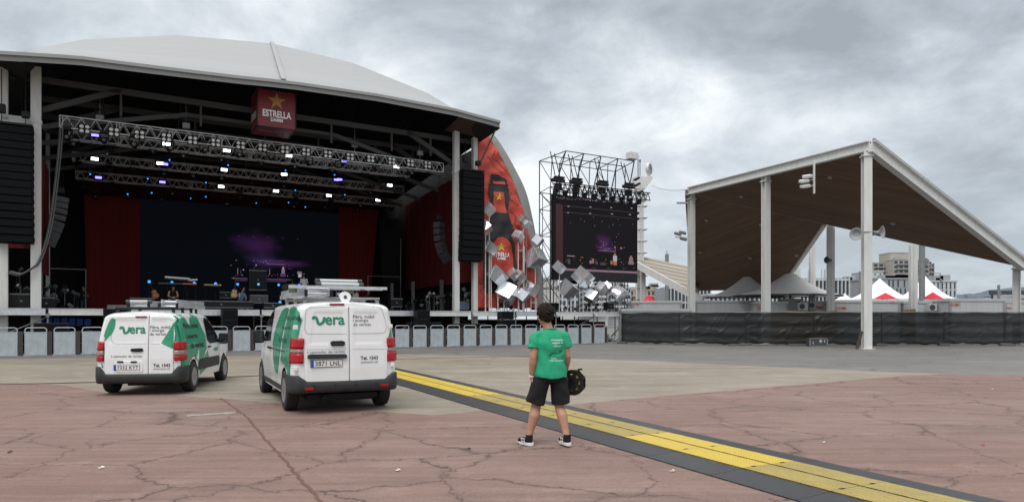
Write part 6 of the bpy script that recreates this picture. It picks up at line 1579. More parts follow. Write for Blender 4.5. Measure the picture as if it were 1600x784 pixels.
decal_rear(VB, rp_(VB, [(607, 529), (611.5, 516), (613.8, 512), (614.2, 529)]), M_green, 'green_graphic', .004, .03)
b = MB()
for (x, y) in ((483, 608.5), (600.5, 602.3)):
    p = VB.loc(x, y, 'x', -.058); q = (MB().box(p, (.02, .14, .045), bev=.008)); q.build('reflector', M_tail, VB.t)
for y in (-.5, -.15, .2, .55): b = MB(); b.box((-.057, y, .48), (.006, .026, .026), bev=.002); b.build('parking_sensor', M_blackp, VB.t)

# ---------------- smaller van (left)
VA = Van((-7.77, 14.24), math.radians(9.85), 4.40, 1.72, 1.75, .73, 3.515, .325,
         [(.2, .94), (.4, .98), (.7, 1.0), (.95, .995), (1.15, .965), (1.4, .915), (1.6, .86), (1.8, .82)],
         [(0, 1.68), (.05, 1.695), (.3, 1.73), (1.9, 1.73), (2.3, 1.70), (2.7, 1.48), (3.1, 1.18), (3.25, 1.10), (3.9, .98), (4.3, .84), (4.40, .62)],
         [(0, .925), (.012, .95), (.03, .97), (.06, .985), (.10, .995), (.16, 1.0), (3.3, 1.0), (3.9, .96), (4.2, .88), (4.40, .72)], .07)
VA.side = -1; VA.wy = .778; VA.cx = .20; VA.cy = .12; VA.zr = .33; VA.lin = (abs(VA.loc(167, 540, 'x', 0).y)+abs(VA.loc(277, 540, 'x', 0).y))/2;  VA.seam = VA.loc(232.5, 560, 'x', 0).y; VA.dw = VA.lin-.02; VA.dtop = .655; VA.dz0 = .43; VA.dz1 = 1.66; VA.pan = (.05, .60, 1.08, 1.56); VA.bx = .34
VA.bsec = [(.01, .45), (.04, .445), (.055, .425), (.06, .37), (.05, .31), (.03, .26), (-.02, .245), (-.05, .28), (-.03, .45)]; VA.bz = .4; VA.blift = .15
make_van(VA, 'smaller white and green delivery van with plate 7332 KYT, left of the larger van', 'delivery_van', -1, None)
for sg in (1, -1):
    tail_light(VA, sg, .85, 1.28, .05, -.03, [(.71, .82, M_tail, ''), (.825, .93, M_tailc, 'lamp_window'), (.935, 1.12, M_tail, 'lamp_lens')])
A = VA
decal_side(A, sp_(A, [(281, 491.6), (292.9, 490.6), (298, 501), (301, 510), (303.6, 498), (309.8, 490.7), (315.2, 496), (318.8, 512), (322.3, 524.6), (321.4, 540.7), (325, 556), (327.5, 566), (320, 579), (313.4, 586), (312, 572), (308, 563), (302, 562), (297, 574.6)])[1:]+[(.03, .47), (.025, .8), (.025, 1.2), (.035, 1.45), (.06, 1.62), (.14, 1.70)], M_green, 'green_graphic', .006, .06)
decal_side(A, sp_(A, [(309.8, 543), (309.3, 564), (305.5, 560), (307.5, 552)]), M_paint, 'white_slash', .010, .05)
decal_side(A, sp_(A, [(323.5, 541), (321.8, 549), (317, 558.5), (319, 550)]), M_paint, 'white_slash', .010, .05)
side_text(A, 'Fibra, mòbil', 302.5, 510, 9, 22, M_ink, .02); side_text(A, 'i energia', 301.5, 526.5, 9, 17, M_ink, .02); side_text(A, 'de veritat.', 308.5, 539, 9, 21, M_ink, .02)
side_text(A, 'vera', 336, 545.5, 5.5, 6.5, M_greentext, .03)
gl = decal_side(A, [(1.98, 1.13), (1.96, 1.50), (2.05, 1.58), (2.36, 1.54), (2.62, 1.38), (2.98, 1.12), (2.90, 1.05), (2.2, 1.05)], M_glass, 'side_window', .007, .06)
decal_side(A, [(1.93, 1.08), (1.91, 1.53), (2.02, 1.625), (2.38, 1.60), (2.66, 1.42), (3.06, 1.12), (2.94, 1.01), (2.15, 1.0)], M_blackp, 'window_seal', .003, .06)
side_line(A, [(1.86, .36), (1.86, 1.64)]); side_line(A, [(3.0, .42), (3.0, 1.0)]); side_line(A, [(.98, .42), (.98, 1.66)]) ; side_line(A, [(.25, 1.04), (1.8, 1.04)], .012, .009, M_green2)
decal_side(A, [(1.12, .44), (2.98, .44), (2.98, .62), (2.90, .68), (1.25, .68), (1.16, .60)], M_bumper, 'side_moulding', .022, .1)
b = MB(); p = A.onside(2.02, .93, .02, -1); b.box(p, (.18, .04, .04), bev=.015); b.build('door_handle', M_blackp, A.t)
for sg in (1, -1): mirror(A, sg, 2.92, 1.10)
solid_rear(A, [(205, 546.5), (207, 545), (222, 544.4), (224.5, 546), (224, 549), (221, 550), (208, 550), (205.5, 549)], .02, M_blackp, 'door_handle')
solid_rear(A, [(182, 565.5), (185, 564), (222, 563.6), (224.5, 565), (225, 581), (222, 582), (185, 582), (182, 580.5)], .004, M_paint, 'plate_recess')
plate(A, '7332 KYT', 199.5, 574.5, 40, 9.5, A.t)
for x in (187.8, 209): 
    p = A.loc(x, 565.8, 'x', -.05); b = MB(); b.box(p, (.03, .12, .035), bev=.01); b.build('plate_lamp', M_blackp, A.t)
solid_rear(A, [(211, 494.9), (212, 494.3), (228.5, 494.3), (229.5, 494.9), (229.5, 495.7), (228.5, 496.4), (212, 496.4), (211, 495.7)], .015, mat('brake light red', (.20, .01, .02), .2), 'brake_light')
swash(A, [(187.2, 514.5), (188.5, 512.2), (191.5, 512.3), (193, 515.5), (194, 520), (197, 521), (200, 518.5), (201.8, 514.5), (201, 511.8)], .022, M_greentext)
rear_text(A, 'era', 214.8, 516.8, 10.2, 25.5, M_greentext, bold=.022)
rear_text(A, 'Fibra, mòbil', 250, 512.0, 5.2, 30.5, M_ink); rear_text(A, 'i energia', 245.5, 517.3, 5.0, 22, M_ink); rear_text(A, 'de veritat', 247, 522.3, 4.2, 25, M_ink)
rear_text(A, "L'operador de veritat", 199, 557.3, 4.6, 48.5, M_ink); rear_text(A, 'Tel. 1543', 253.5, 571, 5.2, 26, M_ink, bold=.02); rear_text(A, 'somvera.cat', 253.5, 576.5, 2.8, 26, MATS['grey lettering'])
decal_rear(A, rp_(A, gsm([(179, 499), (179.5, 508), (176, 519), (169, 528), (161.8, 534.5), (163, 522), (167, 510), (171, 501), (175, 497.5)])), M_green, 'green_graphic', .006, .03)
decal_rear(A, rp_(A, [(252, 536.5), (262, 520), (270, 506), (277, 497), (283, 491), (291, 491), (290, 520), (290, 556), (277, 548), (262, 541.5)]), M_green, 'green_graphic', .006, .03)
decal_rear(A, rp_(A, [(158, 566), (162, 575), (159, 575)]), M_green, 'green_graphic', .006, .03)
decal_rear(A, rp_(A, [(283, 565), (290, 560), (290, 574), (287, 574)]), M_green, 'green_graphic', .006, .03)
# shade in the rear door panels' pressed creases, painted as grey lines
M_creaseshade = mat('painted crease shade', (.36, .37, .38), .5, 0, 0)
def rear_line(V, pts, w=.009, m=M_creaseshade):
    b = MB(); q = []
    for a, c in zip(pts, pts[1:]):
        a = Vector(a); c = Vector(c); k = max(1, int((c-a).length/.05)); q += [a.lerp(c, i/k) for i in range(k)]
    q.append(Vector(pts[-1])); vs = []
    for i, p in enumerate(q):
        d = (q[min(i+1, len(q)-1)]-q[max(i-1, 0)]).normalized(); n_ = Vector((-d.y, d.x))*w/2
        vs += [V.onx(p.x+n_.x, p.y+n_.y, .003), V.onx(p.x-n_.x, p.y-n_.y, .003)]
    b.add(vs, [(2*i, 2*i+1, 2*i+3, 2*i+2) for i in range(len(q)-1)]); return b.build('crease_shade', m, V.t)
def rpx(V, pts): return rp_(V, pts)
rear_line(VB, rpx(VB, smooth_line([(485, 481), (480, 484), (478, 492), (477, 505), (476.5, 515), (479, 521), (486, 522.5)], 3)+[Vector((541, 522.5))]))
rear_line(VB, rpx(VB, [(485, 481), (541, 479.5)])); rear_line(VB, rpx(VB, [(549, 479.5), (590, 480.5)]+smooth_line([(590, 480.5), (596, 483), (600, 493), (603, 505), (603.5, 514), (601, 520), (595, 521.5)], 3)+[Vector((549, 522))]))
rear_line(VB, rpx(VB, [(476, 547), (541, 546.5)]), .006); rear_line(VB, rpx(VB, [(550, 546.5), (604, 546)]), .006)
rear_line(VA, rpx(VA, smooth_line([(183, 498), (179, 501), (176.5, 510), (174, 522), (173.5, 530), (177, 536.5), (184, 537.5)], 3)+[Vector((229, 537.5))])); rear_line(VA, rpx(VA, [(183, 498), (230, 497.5)]))
rear_line(VA, rpx(VA, [(236, 537.5), (250, 537.5)])); rear_line(VA, rpx(VA, [(237, 498), (262, 498.5), (268, 501)]))
# roof bars
for V, xs2 in ((VB, (.35, 1.3, 2.3)), (VA, (.35, 1.0, 1.65))):
    for x in xs2:
        b = MB(); hw_ = V.hw(1.7)-.13; zr = V.H+.02; b.tube((x, -hw_, zr+.05), (x, hw_, zr+.05), .022, 8)
        for sg in (1, -1): b.bar((x, sg*(hw_-.02), zr-.10), (x+.03, sg*(hw_-.05), zr+.05), .06, .05)
        b.build('roof_bar', M_blackp if V is VA else M_grey_steel, V.t)
def ladder(label, V, x0, y0, L_, w, z, yaw=0, rungs=10, depth=.075, sect=1, m=M_alu):
    o = thing('aluminium_ladder', label, 'ladder', group='aluminium ladders on the van roofs'); c = V.o+V.F*x0+V.Lf*y0; o.location = (c.x, c.y, z+.012); o.rotation_euler = (0, 0, V.yaw+PI/2+yaw)
    for k in range(sect):
        zz = k*depth*1.1
        for sg in (1, -1): b = MB(); b.box((L_/2+.03*k, sg*(w/2-.03*k), zz), (L_, .028, depth)); b.build('side_rail', m, o)
        for i in range(rungs): b = MB(); b.tube((L_*(i+.5)/rungs, -w/2+.03*k, zz), (L_*(i+.5)/rungs, w/2-.03*k, zz), .017, 6); b.build('rung', m, o)
    b = MB()
    for sg in (1, -1): b.box((-.02, sg*w/2, 0), (.06, .05, depth*1.5), bev=.01)
    b.build('rubber_foot', M_blackp, o); return o
zB, zA = VB.H+.15, VA.H+.12
ladder('long silver ladder lying along the left of the larger van\'s roof rack', VB, .25, .42, 2.9, .42, zB, 0, 10, .08, 2)
ladder('silver ladder lying crosswise over the back of the larger van\'s roof rack', VB, .55, .90, 1.72, .30, zB+.11, -PI/2, 6, .05, 1)
ladder('silver sliding ladder stack on the smaller van\'s roof, left of its middle', VA, .45, .16, 2.5, .40, zA, 0, 9, .07, 2)
ladder('silver ladder on the smaller van\'s roof, right of its middle', VA, .75, -.34, 2.2, .36, zA, 0, 8, .09, 2)
def roof_tube(V, x0, y0, x1, y1, z, r, lab, m, caps=True):
    o = thing('roof_tube', lab, 'tube', group='tubes on the van roofs'); a = V.o+V.F*x0+V.Lf*y0; c = V.o+V.F*x1+V.Lf*y1; o.location = (a.x, a.y, z)
    d = Vector((c.x-a.x, c.y-a.y, 0)); b = MB(); b.tube((0, 0, 0), d, r, 14); b.build('tube', m, o)
    if caps: b = MB(); n = d.normalized(); b.tube(-n*.03, n*.05, r*1.12, 14); b.tube(d-n*.05, d+n*.03, r*1.12, 14); b.build('end_cap', M_darkgrey, o)
for k in range(3): roof_tube(VB, .55+.1*k, .35, .55+.1*k, -.42, zB+.12+.065*k, .036, 'pale tube lying across the larger van\'s roof load, %s of three' % ['bottom', 'middle', 'top'][k], M_bwhite)
roof_tube(VA, .50, .4, .50, -.05, zA+.10, .035, 'pale tube lying across the smaller van\'s roof load', M_bwhite)
o = thing('cable_reel', 'white cable reel wedged under the ladders on the larger van\'s roof', 'cable reel'); c = VB.o+VB.F*.35+VB.Lf*-.05; o.location = (c.x, c.y, zB-.045); o.rotation_euler = (0, 0, VB.yaw)
b = MB(); b.lathe([(.095, -.04), (.095, -.03), (.06, -.03), (.06, .03), (.095, .03), (.095, .04)], (0, 0, 0), 'y', 24); b.build('reel', M_whiteprint, o); b = MB(); b.lathe([(.03, -.045), (.03, -.05)], (0, 0, 0), 'y', 12); b.build('hub', M_darkgrey, o)
for (y, i) in ((.78, 0), (-.20, 1)):
    c = VB.o+VB.F*.62+VB.Lf*y; b = MB(); b.box((c.x, c.y, zB+.1), (.12, .12, .14), bev=.02); tag(b.build('strap_bracket', mat('moss green bracket', (.08, .14, .06), .6)), ['green clamp bracket at the left end of the crosswise ladder', 'green clamp bracket at the middle of the larger van\'s roof load'][i], 'bracket')
# ================================================================ PEOPLE
def organic(mb, name, m, parent, voxel, smooth=2, keep=None):
    o = mb.build(name, m, parent); md = o.modifiers.new('r', 'REMESH'); md.mode = 'VOXEL'; md.voxel_size = voxel; md.use_smooth_shade = True
    s_ = o.modifiers.new('s', 'SMOOTH'); s_.iterations = smooth; s_.factor = .6
    me = evaluated(o); o.modifiers.clear(); o.data = me
    if not me.materials: me.materials.append(m)
    for p in me.polygons: p.use_smooth = True
    return o
def limb(b, pts, n=14):
    """pts: (point, radius[, radius2]) joined as one tapering limb with rounded joints"""
    for (p, r), (q, r2) in zip(pts, pts[1:]): b.tube(p, q, r, n, r2, sm=True)
    for p, r in pts: b.ell(p, (r, r, r), n, 8)
def trunk(b, secs, n=20):
    """secs: (centre, rx, ry) rings from the hips up; slightly squared"""
    rings = []
    for c, rx, ry in secs:
        ring = []
        for i in range(n):
            a = 2*PI*i/n; cx_, cy_ = math.cos(a), math.sin(a); e_ = .86
            ring.append(Vector(c)+Vector((math.copysign(abs(cx_)**e_, cx_)*rx, math.copysign(abs(cy_)**e_, cy_)*ry, 0)))
        rings.append(ring)
    b.loft(rings, True, True)
def hand(b, w, d, side, s=1.0, palm=Vector((1, 0, 0)), curl=.5):
    """w wrist, d direction of the hand, palm: the way the palm faces"""
    w = Vector(w); d = Vector(d).normalized(); palm = (palm-d*palm.dot(d)).normalized(); acr = d.cross(palm).normalized()*side
    R = Matrix((acr, palm, d)).transposed()
    b.ell(w+d*.045*s, (.040*s, .017*s, .052*s), 12, 8, R)
    for k, (off, ln) in enumerate(((.030, .072), (.011, .082), (-.010, .076), (-.029, .060))):
        p = w+d*.085*s+acr*off*s; cur = Vector(d); ang = curl*.35
        for j in range(3):
            l = ln*s*(.45, .32, .23)[j]; cur = (d*math.cos(ang)+palm*math.sin(ang)); q = p+cur*l; b.tube(p, q, (.0098-.0012*j)*s, 8, (.0088-.0012*j)*s); b.ell(q, (.0088*s-.001*j*s,)*3, 8, 6); p = q; ang += curl*(.7+.1*k)
    p = w+d*.028*s+acr*.032*s; q = p+(acr*.55+d*.75+palm*.35).normalized()*.042*s; r_ = q+(acr*.1+d*.9+palm*.5).normalized()*.034*s
    b.tube(p, q, .0135*s, 8, .0115*s); b.ell(q, (.0115*s,)*3, 8, 6); b.tube(q, r_, .011*s, 8, .009*s); b.ell(r_, (.009*s,)*3, 8, 6)
def head(b, c, R, s=1.0):
    c = Vector(c); q = lambda x, y, z: c+R@Vector((x*s, y*s, z*s))
    b.ell(q(0, -.012, .03), (.076*s, .096*s, .092*s), 20, 14, R); b.ell(q(0, .022, -.045), (.057*s, .066*s, .065*s), 18, 12, R); b.ell(q(0, .062, -.083), (.026*s, .022*s, .022*s), 12, 8, R)
    b.ell(q(0, .093, -.005), (.012*s, .018*s, .028*s), 10, 8, R); b.ell(q(0, .102, -.022), (.017*s, .014*s, .012*s), 10, 8, R)
    b.ell(q(0, .083, .032), (.050*s, .014*s, .012*s), 12, 6, R); b.ell(q(0, .084, -.05), (.024*s, .010*s, .009*s), 10, 6, R)
    for x in (-.079, .079): b.ell(q(x, -.005, -.005), (.010*s, .019*s, .031*s), 10, 8, R)
def eyes(c, R, parent, s=1.0):
    c = Vector(c)
    for x in (-.031, .031):
        b = MB(); b.ell(c+R@Vector((x*s, .083*s, .010*s)), (.013*s, .010*s, .008*s), 10, 8, R); b.build('eye', M_whiteprint, parent)
        b = MB(); b.ell(c+R@Vector((x*s, .091*s, .010*s)), (.006*s, .003*s, .006*s), 8, 6, R); b.build('iris', M_hair, parent)

# ---- the walking man. Local axes: forward +y, right +x
mx0 = P(860, 498, 8.62).x
man_yaw = math.radians(12)
man = thing('person', 'man in a green printed t-shirt and black shorts walking away, carrying a black cable reel', 'person', (mx0, 8.62, .012), man_yaw)
Rh = Euler((math.radians(-10), 0, math.radians(22))).to_matrix()
HC = Vector((-.070, .035, 1.622))
hipL, hipR = Vector((-.095, 0, .90)), Vector((.095, 0, .90))
kneeL, kneeR = Vector((-.172, .06, .485)), Vector((.125, .02, .475)); ankL, ankR = Vector((-.275, .03, .095)), Vector((.172, -.15, .112))
shL, shR = Vector((-.172, .01, 1.372)), Vector((.172, .0, 1.372)); elL, elR = Vector((-.228, -.03, 1.11)), Vector((.215, -.02, 1.12)); wrL, wrR = Vector((-.232, .035, .855)), Vector((.225, .12, .90))
b = MB()
trunk(b, [((0, 0, .82), .14, .10), ((0, -.01, .90), .165, .125), ((0, .0, 1.0), .155, .115), ((0, .01, 1.12), .155, .11), ((0, 0, 1.25), .165, .115), ((0, -.005, 1.36), .165, .10), ((0, 0, 1.43), .11, .07)])
b.tube((-.008, -.005, 1.40), (-.055, .018, 1.56), .064, 14, .058); head(b, HC, Rh)
for a_, k_, n_ in ((hipL, kneeL, ankL), (hipR, kneeR, ankR)):
    c1 = k_.lerp(n_, .30)+Vector((0, -.022, 0)); limb(b, [(a_, .098), (a_.lerp(k_, .5), .088), (k_, .062), (c1, .068), (k_.lerp(n_, .75), .047), (n_, .040)])
for a_, e_, w_ in ((shL, elL, wrL), (shR, elR, wrR)):
    limb(b, [(a_, .058), (a_.lerp(e_, .5), .054), (e_, .047), (e_.lerp(w_, .25), .052), (w_, .033)])
for n_ in (ankL, ankR): b.ell(n_+Vector((0, .05, -.045)), (.035, .09, .035), 12, 8)
hand(b, wrL, Vector((.03, .10, -1)), 1, 1.0, Vector((.9, -.1, 0)), .55); hand(b, wrR, Vector((.05, .10, -1)), -1, 1.0, Vector((-.9, 0, 0)), .95)
body = organic(b, 'body', M_skin, man, .0065, 2); eyes(HC, Rh, man)
# hair: a curly mop built from many small locks
b = MB(); rnd = random.Random(4); b.ell(HC+Rh@Vector((0, -.028, .045)), (.088, .102, .098), 20, 12, Rh); b.ell(HC+Rh@Vector((0, -.065, -.02)), (.078, .052, .075), 18, 10, Rh)
for k in range(420):
    th = rnd.uniform(0, 2*PI); ph = rnd.uniform(-.75, 1.45); v = Vector((math.cos(th)*math.cos(ph), math.sin(th)*math.cos(ph), math.sin(ph)))
    if v.y > .45 and v.z < .45: continue
    if v.z < -.35 and v.y > .1: continue
    c = HC+Rh@Vector((v.x*.100, -.030+v.y*.108, .040+v.z*(.112 if v.z > 0 else .125)))
    r_ = rnd.uniform(.012, .024); b.ell(c, (r_, r_*rnd.uniform(.6, 1), r_), 7, 5, Euler((rnd.random()*3, rnd.random()*3, 0)).to_matrix())
organic(b, 'hair', M_hair, man, .005, 0)
# t-shirt
b = MB(); trunk(b, [((.0, 0, .85), .212, .168), ((0, .0, .90), .210, .166), ((0, .0, 1.0), .196, .150), ((0, .005, 1.10), .190, .140), ((0, 0, 1.22), .195, .138), ((0, -.005, 1.30), .192, .130), ((0, -.005, 1.36), .172, .112), ((0, -.003, 1.405), .140, .092), ((0, 0, 1.435), .105, .076), ((0, .0, 1.458), .074, .064)], 28)
for a_, e_ in ((shL, elL), (shR, elR)):
    a2 = a_+Vector((a_.x*.12, 0, -.008)); m1 = a_.lerp(e_, .60)+Vector((a_.x*.10, 0, 0)); b.tube(Vector((a_.x*.4, -.003, 1.392)), a2, .060, 16, .066); b.ell(a2, (.068, .070, .064), 16, 10); b.tube(a2, m1, .070, 16, .079)
shirt = organic(b, 'shirt', M_shirt, man, .0075, 3)
me = shirt.data
for v in me.vertices:                      # folds and creases in the cloth
    x, y, z = v.co; t_ = math.sin(38*(z+.55*abs(x)*(1 if z < 1.1 else -1))+6*x+2*math.sin(9*x+3*z)); w = .5+.5*math.sin(7*x+11*z+1)
    am = .0055 if z < 1.06 else .0035; n_ = v.normal; v.co = v.co+n_*(am*1.7*t_*w+.003*math.sin(60*x+20*z))
    if z < .862: v.co.z += .008*math.sin(17*x+9*y)
for n_ in (): pass
# collar rib
b = MB(); n = 24; rr = []
for i in range(n+1): a = 2*PI*i/n; rr.append(Vector((.074*math.cos(a), -.0+.066*math.sin(a), 1.458+.006*math.sin(a)*-1)))
b.path(rr, .008, 8); b.build('collar', M_shirt, man)
tree = bvh_of(shirt.data)
def onback(x, z, off=.004):
    h = tree.ray_cast(Vector((x, -1, z)), Vector((0, 1, 0)))
    return (h[0] if h[0] is not None else Vector((x, -.13, z)))+Vector((0, -off, 0))
def backtext(s, xc, zc, w, h, bold=.01):
    v, f = text2d(s, 1.0, bold); ww = max(p[0] for p in v)-min(p[0] for p in v); hh = max(p[1] for p in v)-min(p[1] for p in v); cx = (max(p[0] for p in v)+min(p[0] for p in v))/2; cy = (max(p[1] for p in v)+min(p[1] for p in v))/2
    b = MB(); b.add([onback(xc+(p[0]-cx)/ww*w, zc+(p[1]-cy)/hh*h) for p in v], f); b.build('lettering', M_whiteprint, shirt)
backtext('Vols guanyar', .058, 1.325, .165, .026); backtext('moguda de', .058, 1.288, .145, .026); backtext("l'amor?", .06, 1.252, .095, .024)
b = MB(); pts = smooth_line([(.118, 1.222), (.112, 1.185), (.085, 1.178), (.080, 1.195), (.10, 1.196), (.085, 1.168), (.04, 1.165), (-.0, 1.172), (-.035, 1.155), (-.045, 1.132)], 5)
n = len(pts); q = [onback(p.x, p.y, .004) for p in pts]; b.path(q, .0028, 5); b.path([onback(-.066, 1.150), onback(-.045, 1.130), onback(-.020, 1.146)], .0032, 5); b.build('arrow_print', M_ink, shirt)
backtext("Truca'ns al 1543", .040, 1.098, .135, .016, .012); backtext('o entra a somvera.cat', .040, 1.070, .19, .014, .012)
# shorts
b = MB(); trunk(b, [((0, 0, .80), .175, .125), ((0, -.01, .86), .185, .140), ((0, -.0, .905), .180, .132)], 24)
for a_, k_ in ((hipL, kneeL), (hipR, kneeR)):
    o_ = Vector((a_.x*.16, 0, 0)); m1 = a_.lerp(k_, .90)+o_*1.3; b.tube(a_+o_-Vector((0, 0, .06)), a_.lerp(k_, .5)+o_, .112, 18, .118); b.tube(a_.lerp(k_, .5)+o_, m1, .118, 18, .122)
sh_ = organic(b, 'shorts', M_shorts, man, .008, 3)
for v in sh_.data.vertices:
    x, y, z = v.co; v.co += v.normal*(.007*math.sin(34*z+22*abs(x)+4*y)*(.5+.5*math.sin(9*x+8*z)))
# shoes
for nm, n_, yaw, pitch in (('l', ankL, .50, .0), ('r', ankR, .18, -.10)):
    o = bpy.data.objects.new('shoe', None); C.objects.link(o); o.parent = man; o.location = n_+Vector((0, 0, -.095)); o.rotation_euler = (pitch*0, 0, yaw); lift = .0
    b = MB(); b.ell((0, .075, .055), (.046, .115, .042), 16, 10); b.ell((0, -.005, .060), (.038, .055, .050), 14, 8); b.tube((0, -.01, .05), (0, -.012, .115), .045, 14, .046); b.ell((0, .15, .04), (.042, .05, .032), 12, 8)
    organic(b, 'shoe_upper', M_blackp, o, .006, 2)
    b = MB(); outl = [(0, -.075), (.032, -.06), (.040, -.01), (.036, .05), (.046, .12), (.040, .175), (.018, .205), (-.012, .205), (-.036, .18), (-.044, .12), (-.036, .05), (-.038, -.01), (-.032, -.06)]
    b.loft([[Vector((x*.97, y*.99, .002+(.018 if y > .17 else 0))) for x, y in outl], [Vector((x*1.06, y*1.02, .016+(.012 if y > .17 else 0))) for x, y in outl], [Vector((x*1.03, y*1.01, .036+(.004 if y < 0 else 0))) for x, y in outl]], True, True); b.build('sole', M_foam, o)
    b = MB()
    for sx in (-1, 1):
        for k in range(3): y0 = .03+k*.026; b.bar((sx*.0445, y0, .035), (sx*.034, y0+.025, .088), .006, .013)
    b.build('stripe', M_whiteprint, o)
    b = MB(); b.lathe([(.044, 0), (.046, .02), (.044, .03)], (0, -.012, .105), 'z', 16); b.build('sock', M_blackp, o)
# wristbands
for z_, m, w in ((.018, M_whiteprint, .016), (.040, M_tentred, .008), (.002, M_whiteprint, .006)):
    d = (elL-wrL).normalized(); c = wrL+d*(z_+.005); b = MB(); b.tube(c-d*w/2, c+d*w/2, .0375, 18, cap=True); b.build('wristband', m, man)
b = MB(); b.box(wrL+Vector((.055, -.02, .0)), (.06, .012, .010), Euler((.2, .1, .1)).to_matrix()); b.build('wristband_tail', M_tentred, man)
# cable reel carried in his right hand
Rm = Matrix.Rotation(man_yaw, 3, 'Z'); hw = Rm@(wrR+Vector((.02, .02, -.085)))+Vector(man.location)
reel = thing('cable_reel', 'black octagonal cable reel frame with a yellow core, carried by the walking man', 'cable reel', hw+Vector((.085, .0, -.045)), man_yaw+.95)
b = MB()
for xx in (-.05, .05):
    for k in range(8):
        a = 2*PI*(k+.5)/8; a2 = 2*PI*(k+1.5)/8; R_ = .150; b.bar((xx, R_*math.cos(a), R_*math.sin(a)), (xx, R_*math.cos(a2), R_*math.sin(a2)), .016, .04)
    for k in range(8): a = 2*PI*(k+.5)/8; b.bar((xx, .03*math.cos(a), .03*math.sin(a)), (xx, .15*math.cos(a), .15*math.sin(a)), .012, .05)
for k in range(8): a = 2*PI*(k+.5)/8; b.bar((-.05, .155*math.cos(a), .155*math.sin(a)), (.05, .155*math.cos(a), .155*math.sin(a)), .02)
b.build('reel_frame', M_blackp, reel); b = MB(); b.lathe([(.085, -.04), (.085, .04)], (0, 0, 0), 'x', 24); b.build('reel_core', M_blackp, reel); b = MB(); b.lathe([(.105, -.03), (.11, -.01), (.11, .01), (.105, .03)], (0, 0, 0), 'x', 24); b.build('wound_cable', M_yellow, reel)
b = MB(); b.tube((-.06, -.10, .17), (.06, -.10, .17), .014, 10); b.build('handle', M_blackp, reel)

# ---- the crew and players on the stage, small in the picture
def figure(px, py, v, label, pose, yaw, top_m, leg_m, hat=None, cloth_top='shirt', s=1.0):
    q = SP(px, py, v); sit = pose != 'stand'; tall = 1.36 if sit else 1.76; zf = q.z-tall
    o = thing('person', label, 'person'); at_stage(o, q.x, v, zf, yaw); o.scale = (s, s, s)
    hz_ = .50 if sit else .92; lean = .22 if pose == 'lean' else .05 if sit else 0
    ch = Vector((0, lean*.7, hz_+.42)); nk = Vector((0, lean, hz_+.56)); hc = Vector((0, lean+.05+(.06 if pose == 'lean' else 0), hz_+.74-(.04 if pose == 'lean' else 0))); Rr = Euler((-.5 if pose == 'lean' else -.15 if sit else -.05, 0, 0)).to_matrix()
    b = MB(); t0 = [((0, 0, hz_-.06), .15, .11), ((0, .01, hz_+.08), .15, .11), ((0, lean*.4, hz_+.25), .15, .11), ((0, lean*.7, hz_+.42), .17, .11), ((0, lean*.95, hz_+.53), .10, .07)]
    trunk(b, t0, 16); b.tube(nk-Vector((0, 0, .05)), hc, .06, 12, .05); head(b, hc, Rr); L2 = []; arms = []
    for sg in (-1, 1):
        h_ = Vector((sg*.09, 0, hz_-.02))
        if sit: k_ = Vector((sg*.22, .42, .50)); a_ = Vector((sg*.20, .40, .09))
        else: k_ = Vector((sg*.11, .02, .49)); a_ = Vector((sg*.12, 0, .09))
        limb(b, [(h_, .085), (k_, .055), (k_.lerp(a_, .3)+Vector((0, -.02, 0)), .055), (a_, .038)], 10); b.ell(a_+Vector((0, .05, -.05)), (.045, .12, .04), 10, 6); L2.append((h_, k_, a_))
        s_ = ch+Vector((sg*.18, 0, .06)); 
        if pose == 'lean': e_ = Vector((sg*.25, .26, hz_+.22)); w_ = Vector((sg*.08, .42, hz_+.15)) if sg < 0 or 'hand' not in label else hc+Vector((.09, .06, .0))
        elif sit: e_ = s_+Vector((sg*.08, .05, -.27)); w_ = e_+Vector((-sg*.06, .25, .0))
        else: e_ = s_+Vector((sg*.07, .0, -.28)); w_ = e_+Vector((-sg*.04, .2, .02))
        limb(b, [(s_, .052), (e_, .04), (w_, .028)], 10); hand(b, w_, (w_-e_), sg, 1.15, Vector((-sg, 0, -.3)), .5); arms.append((s_, e_, w_))
    organic(b, 'body', M_skin, o, .014, 1); eyes(hc, Rr, o)
    b = MB(); b.ell(hc+Rr@Vector((0, -.02, .045)), (.085, .102, .085), 14, 10, Rr); b.ell(hc+Rr@Vector((0, -.06, -.01)), (.078, .05, .06), 12, 8, Rr); b.build('hair', M_hair, o)
    if hat: b = MB(); b.ell(hc+Rr@Vector((0, -.01, .075)), (.092, .108, .065), 14, 8, Rr); b.box(hc+Rr@Vector((0, .11, .06)), (.13, .1, .012), Rr); b.build('cap', hat, o)
    b = MB(); trunk(b, [(c, rx+.018, ry+.018) for c, rx, ry in t0], 16)
    if cloth_top == 'shirt':
        for s_, e_, w_ in arms: b.tube(s_-Vector((s_.x*.2, 0, 0)), s_.lerp(e_, .75), .066, 12, .062); b.ell(s_, (.068,)*3, 12, 8)
    organic(b, 'shirt' if cloth_top == 'shirt' else 'vest', top_m, o, .016, 1)
    b = MB(); trunk(b, [((0, 0, hz_-.10), .15, .12), ((0, 0, hz_+.06), .165, .125)], 14)
    for h_, k_, a_ in L2: limb(b, [(h_, .10), (k_, .075), (k_.lerp(a_, .85), .062)], 12)
    organic(b, 'trousers', leg_m, o, .018, 1)
    return o, q, zf
A_, qA, zA_ = figure(270, 445, 4.5, 'man in a black vest and grey jeans sitting hunched on stage below the keyboards', 'lean', PI, M_black, M_denim, None, 'vest')
B_2, qB, zB_ = figure(375, 449, 5.0, 'seated person in pale blue shirt, hand to head, beside the pale guitar', 'lean', PI+.5, M_bluecloth, M_darkgrey, M_wood)
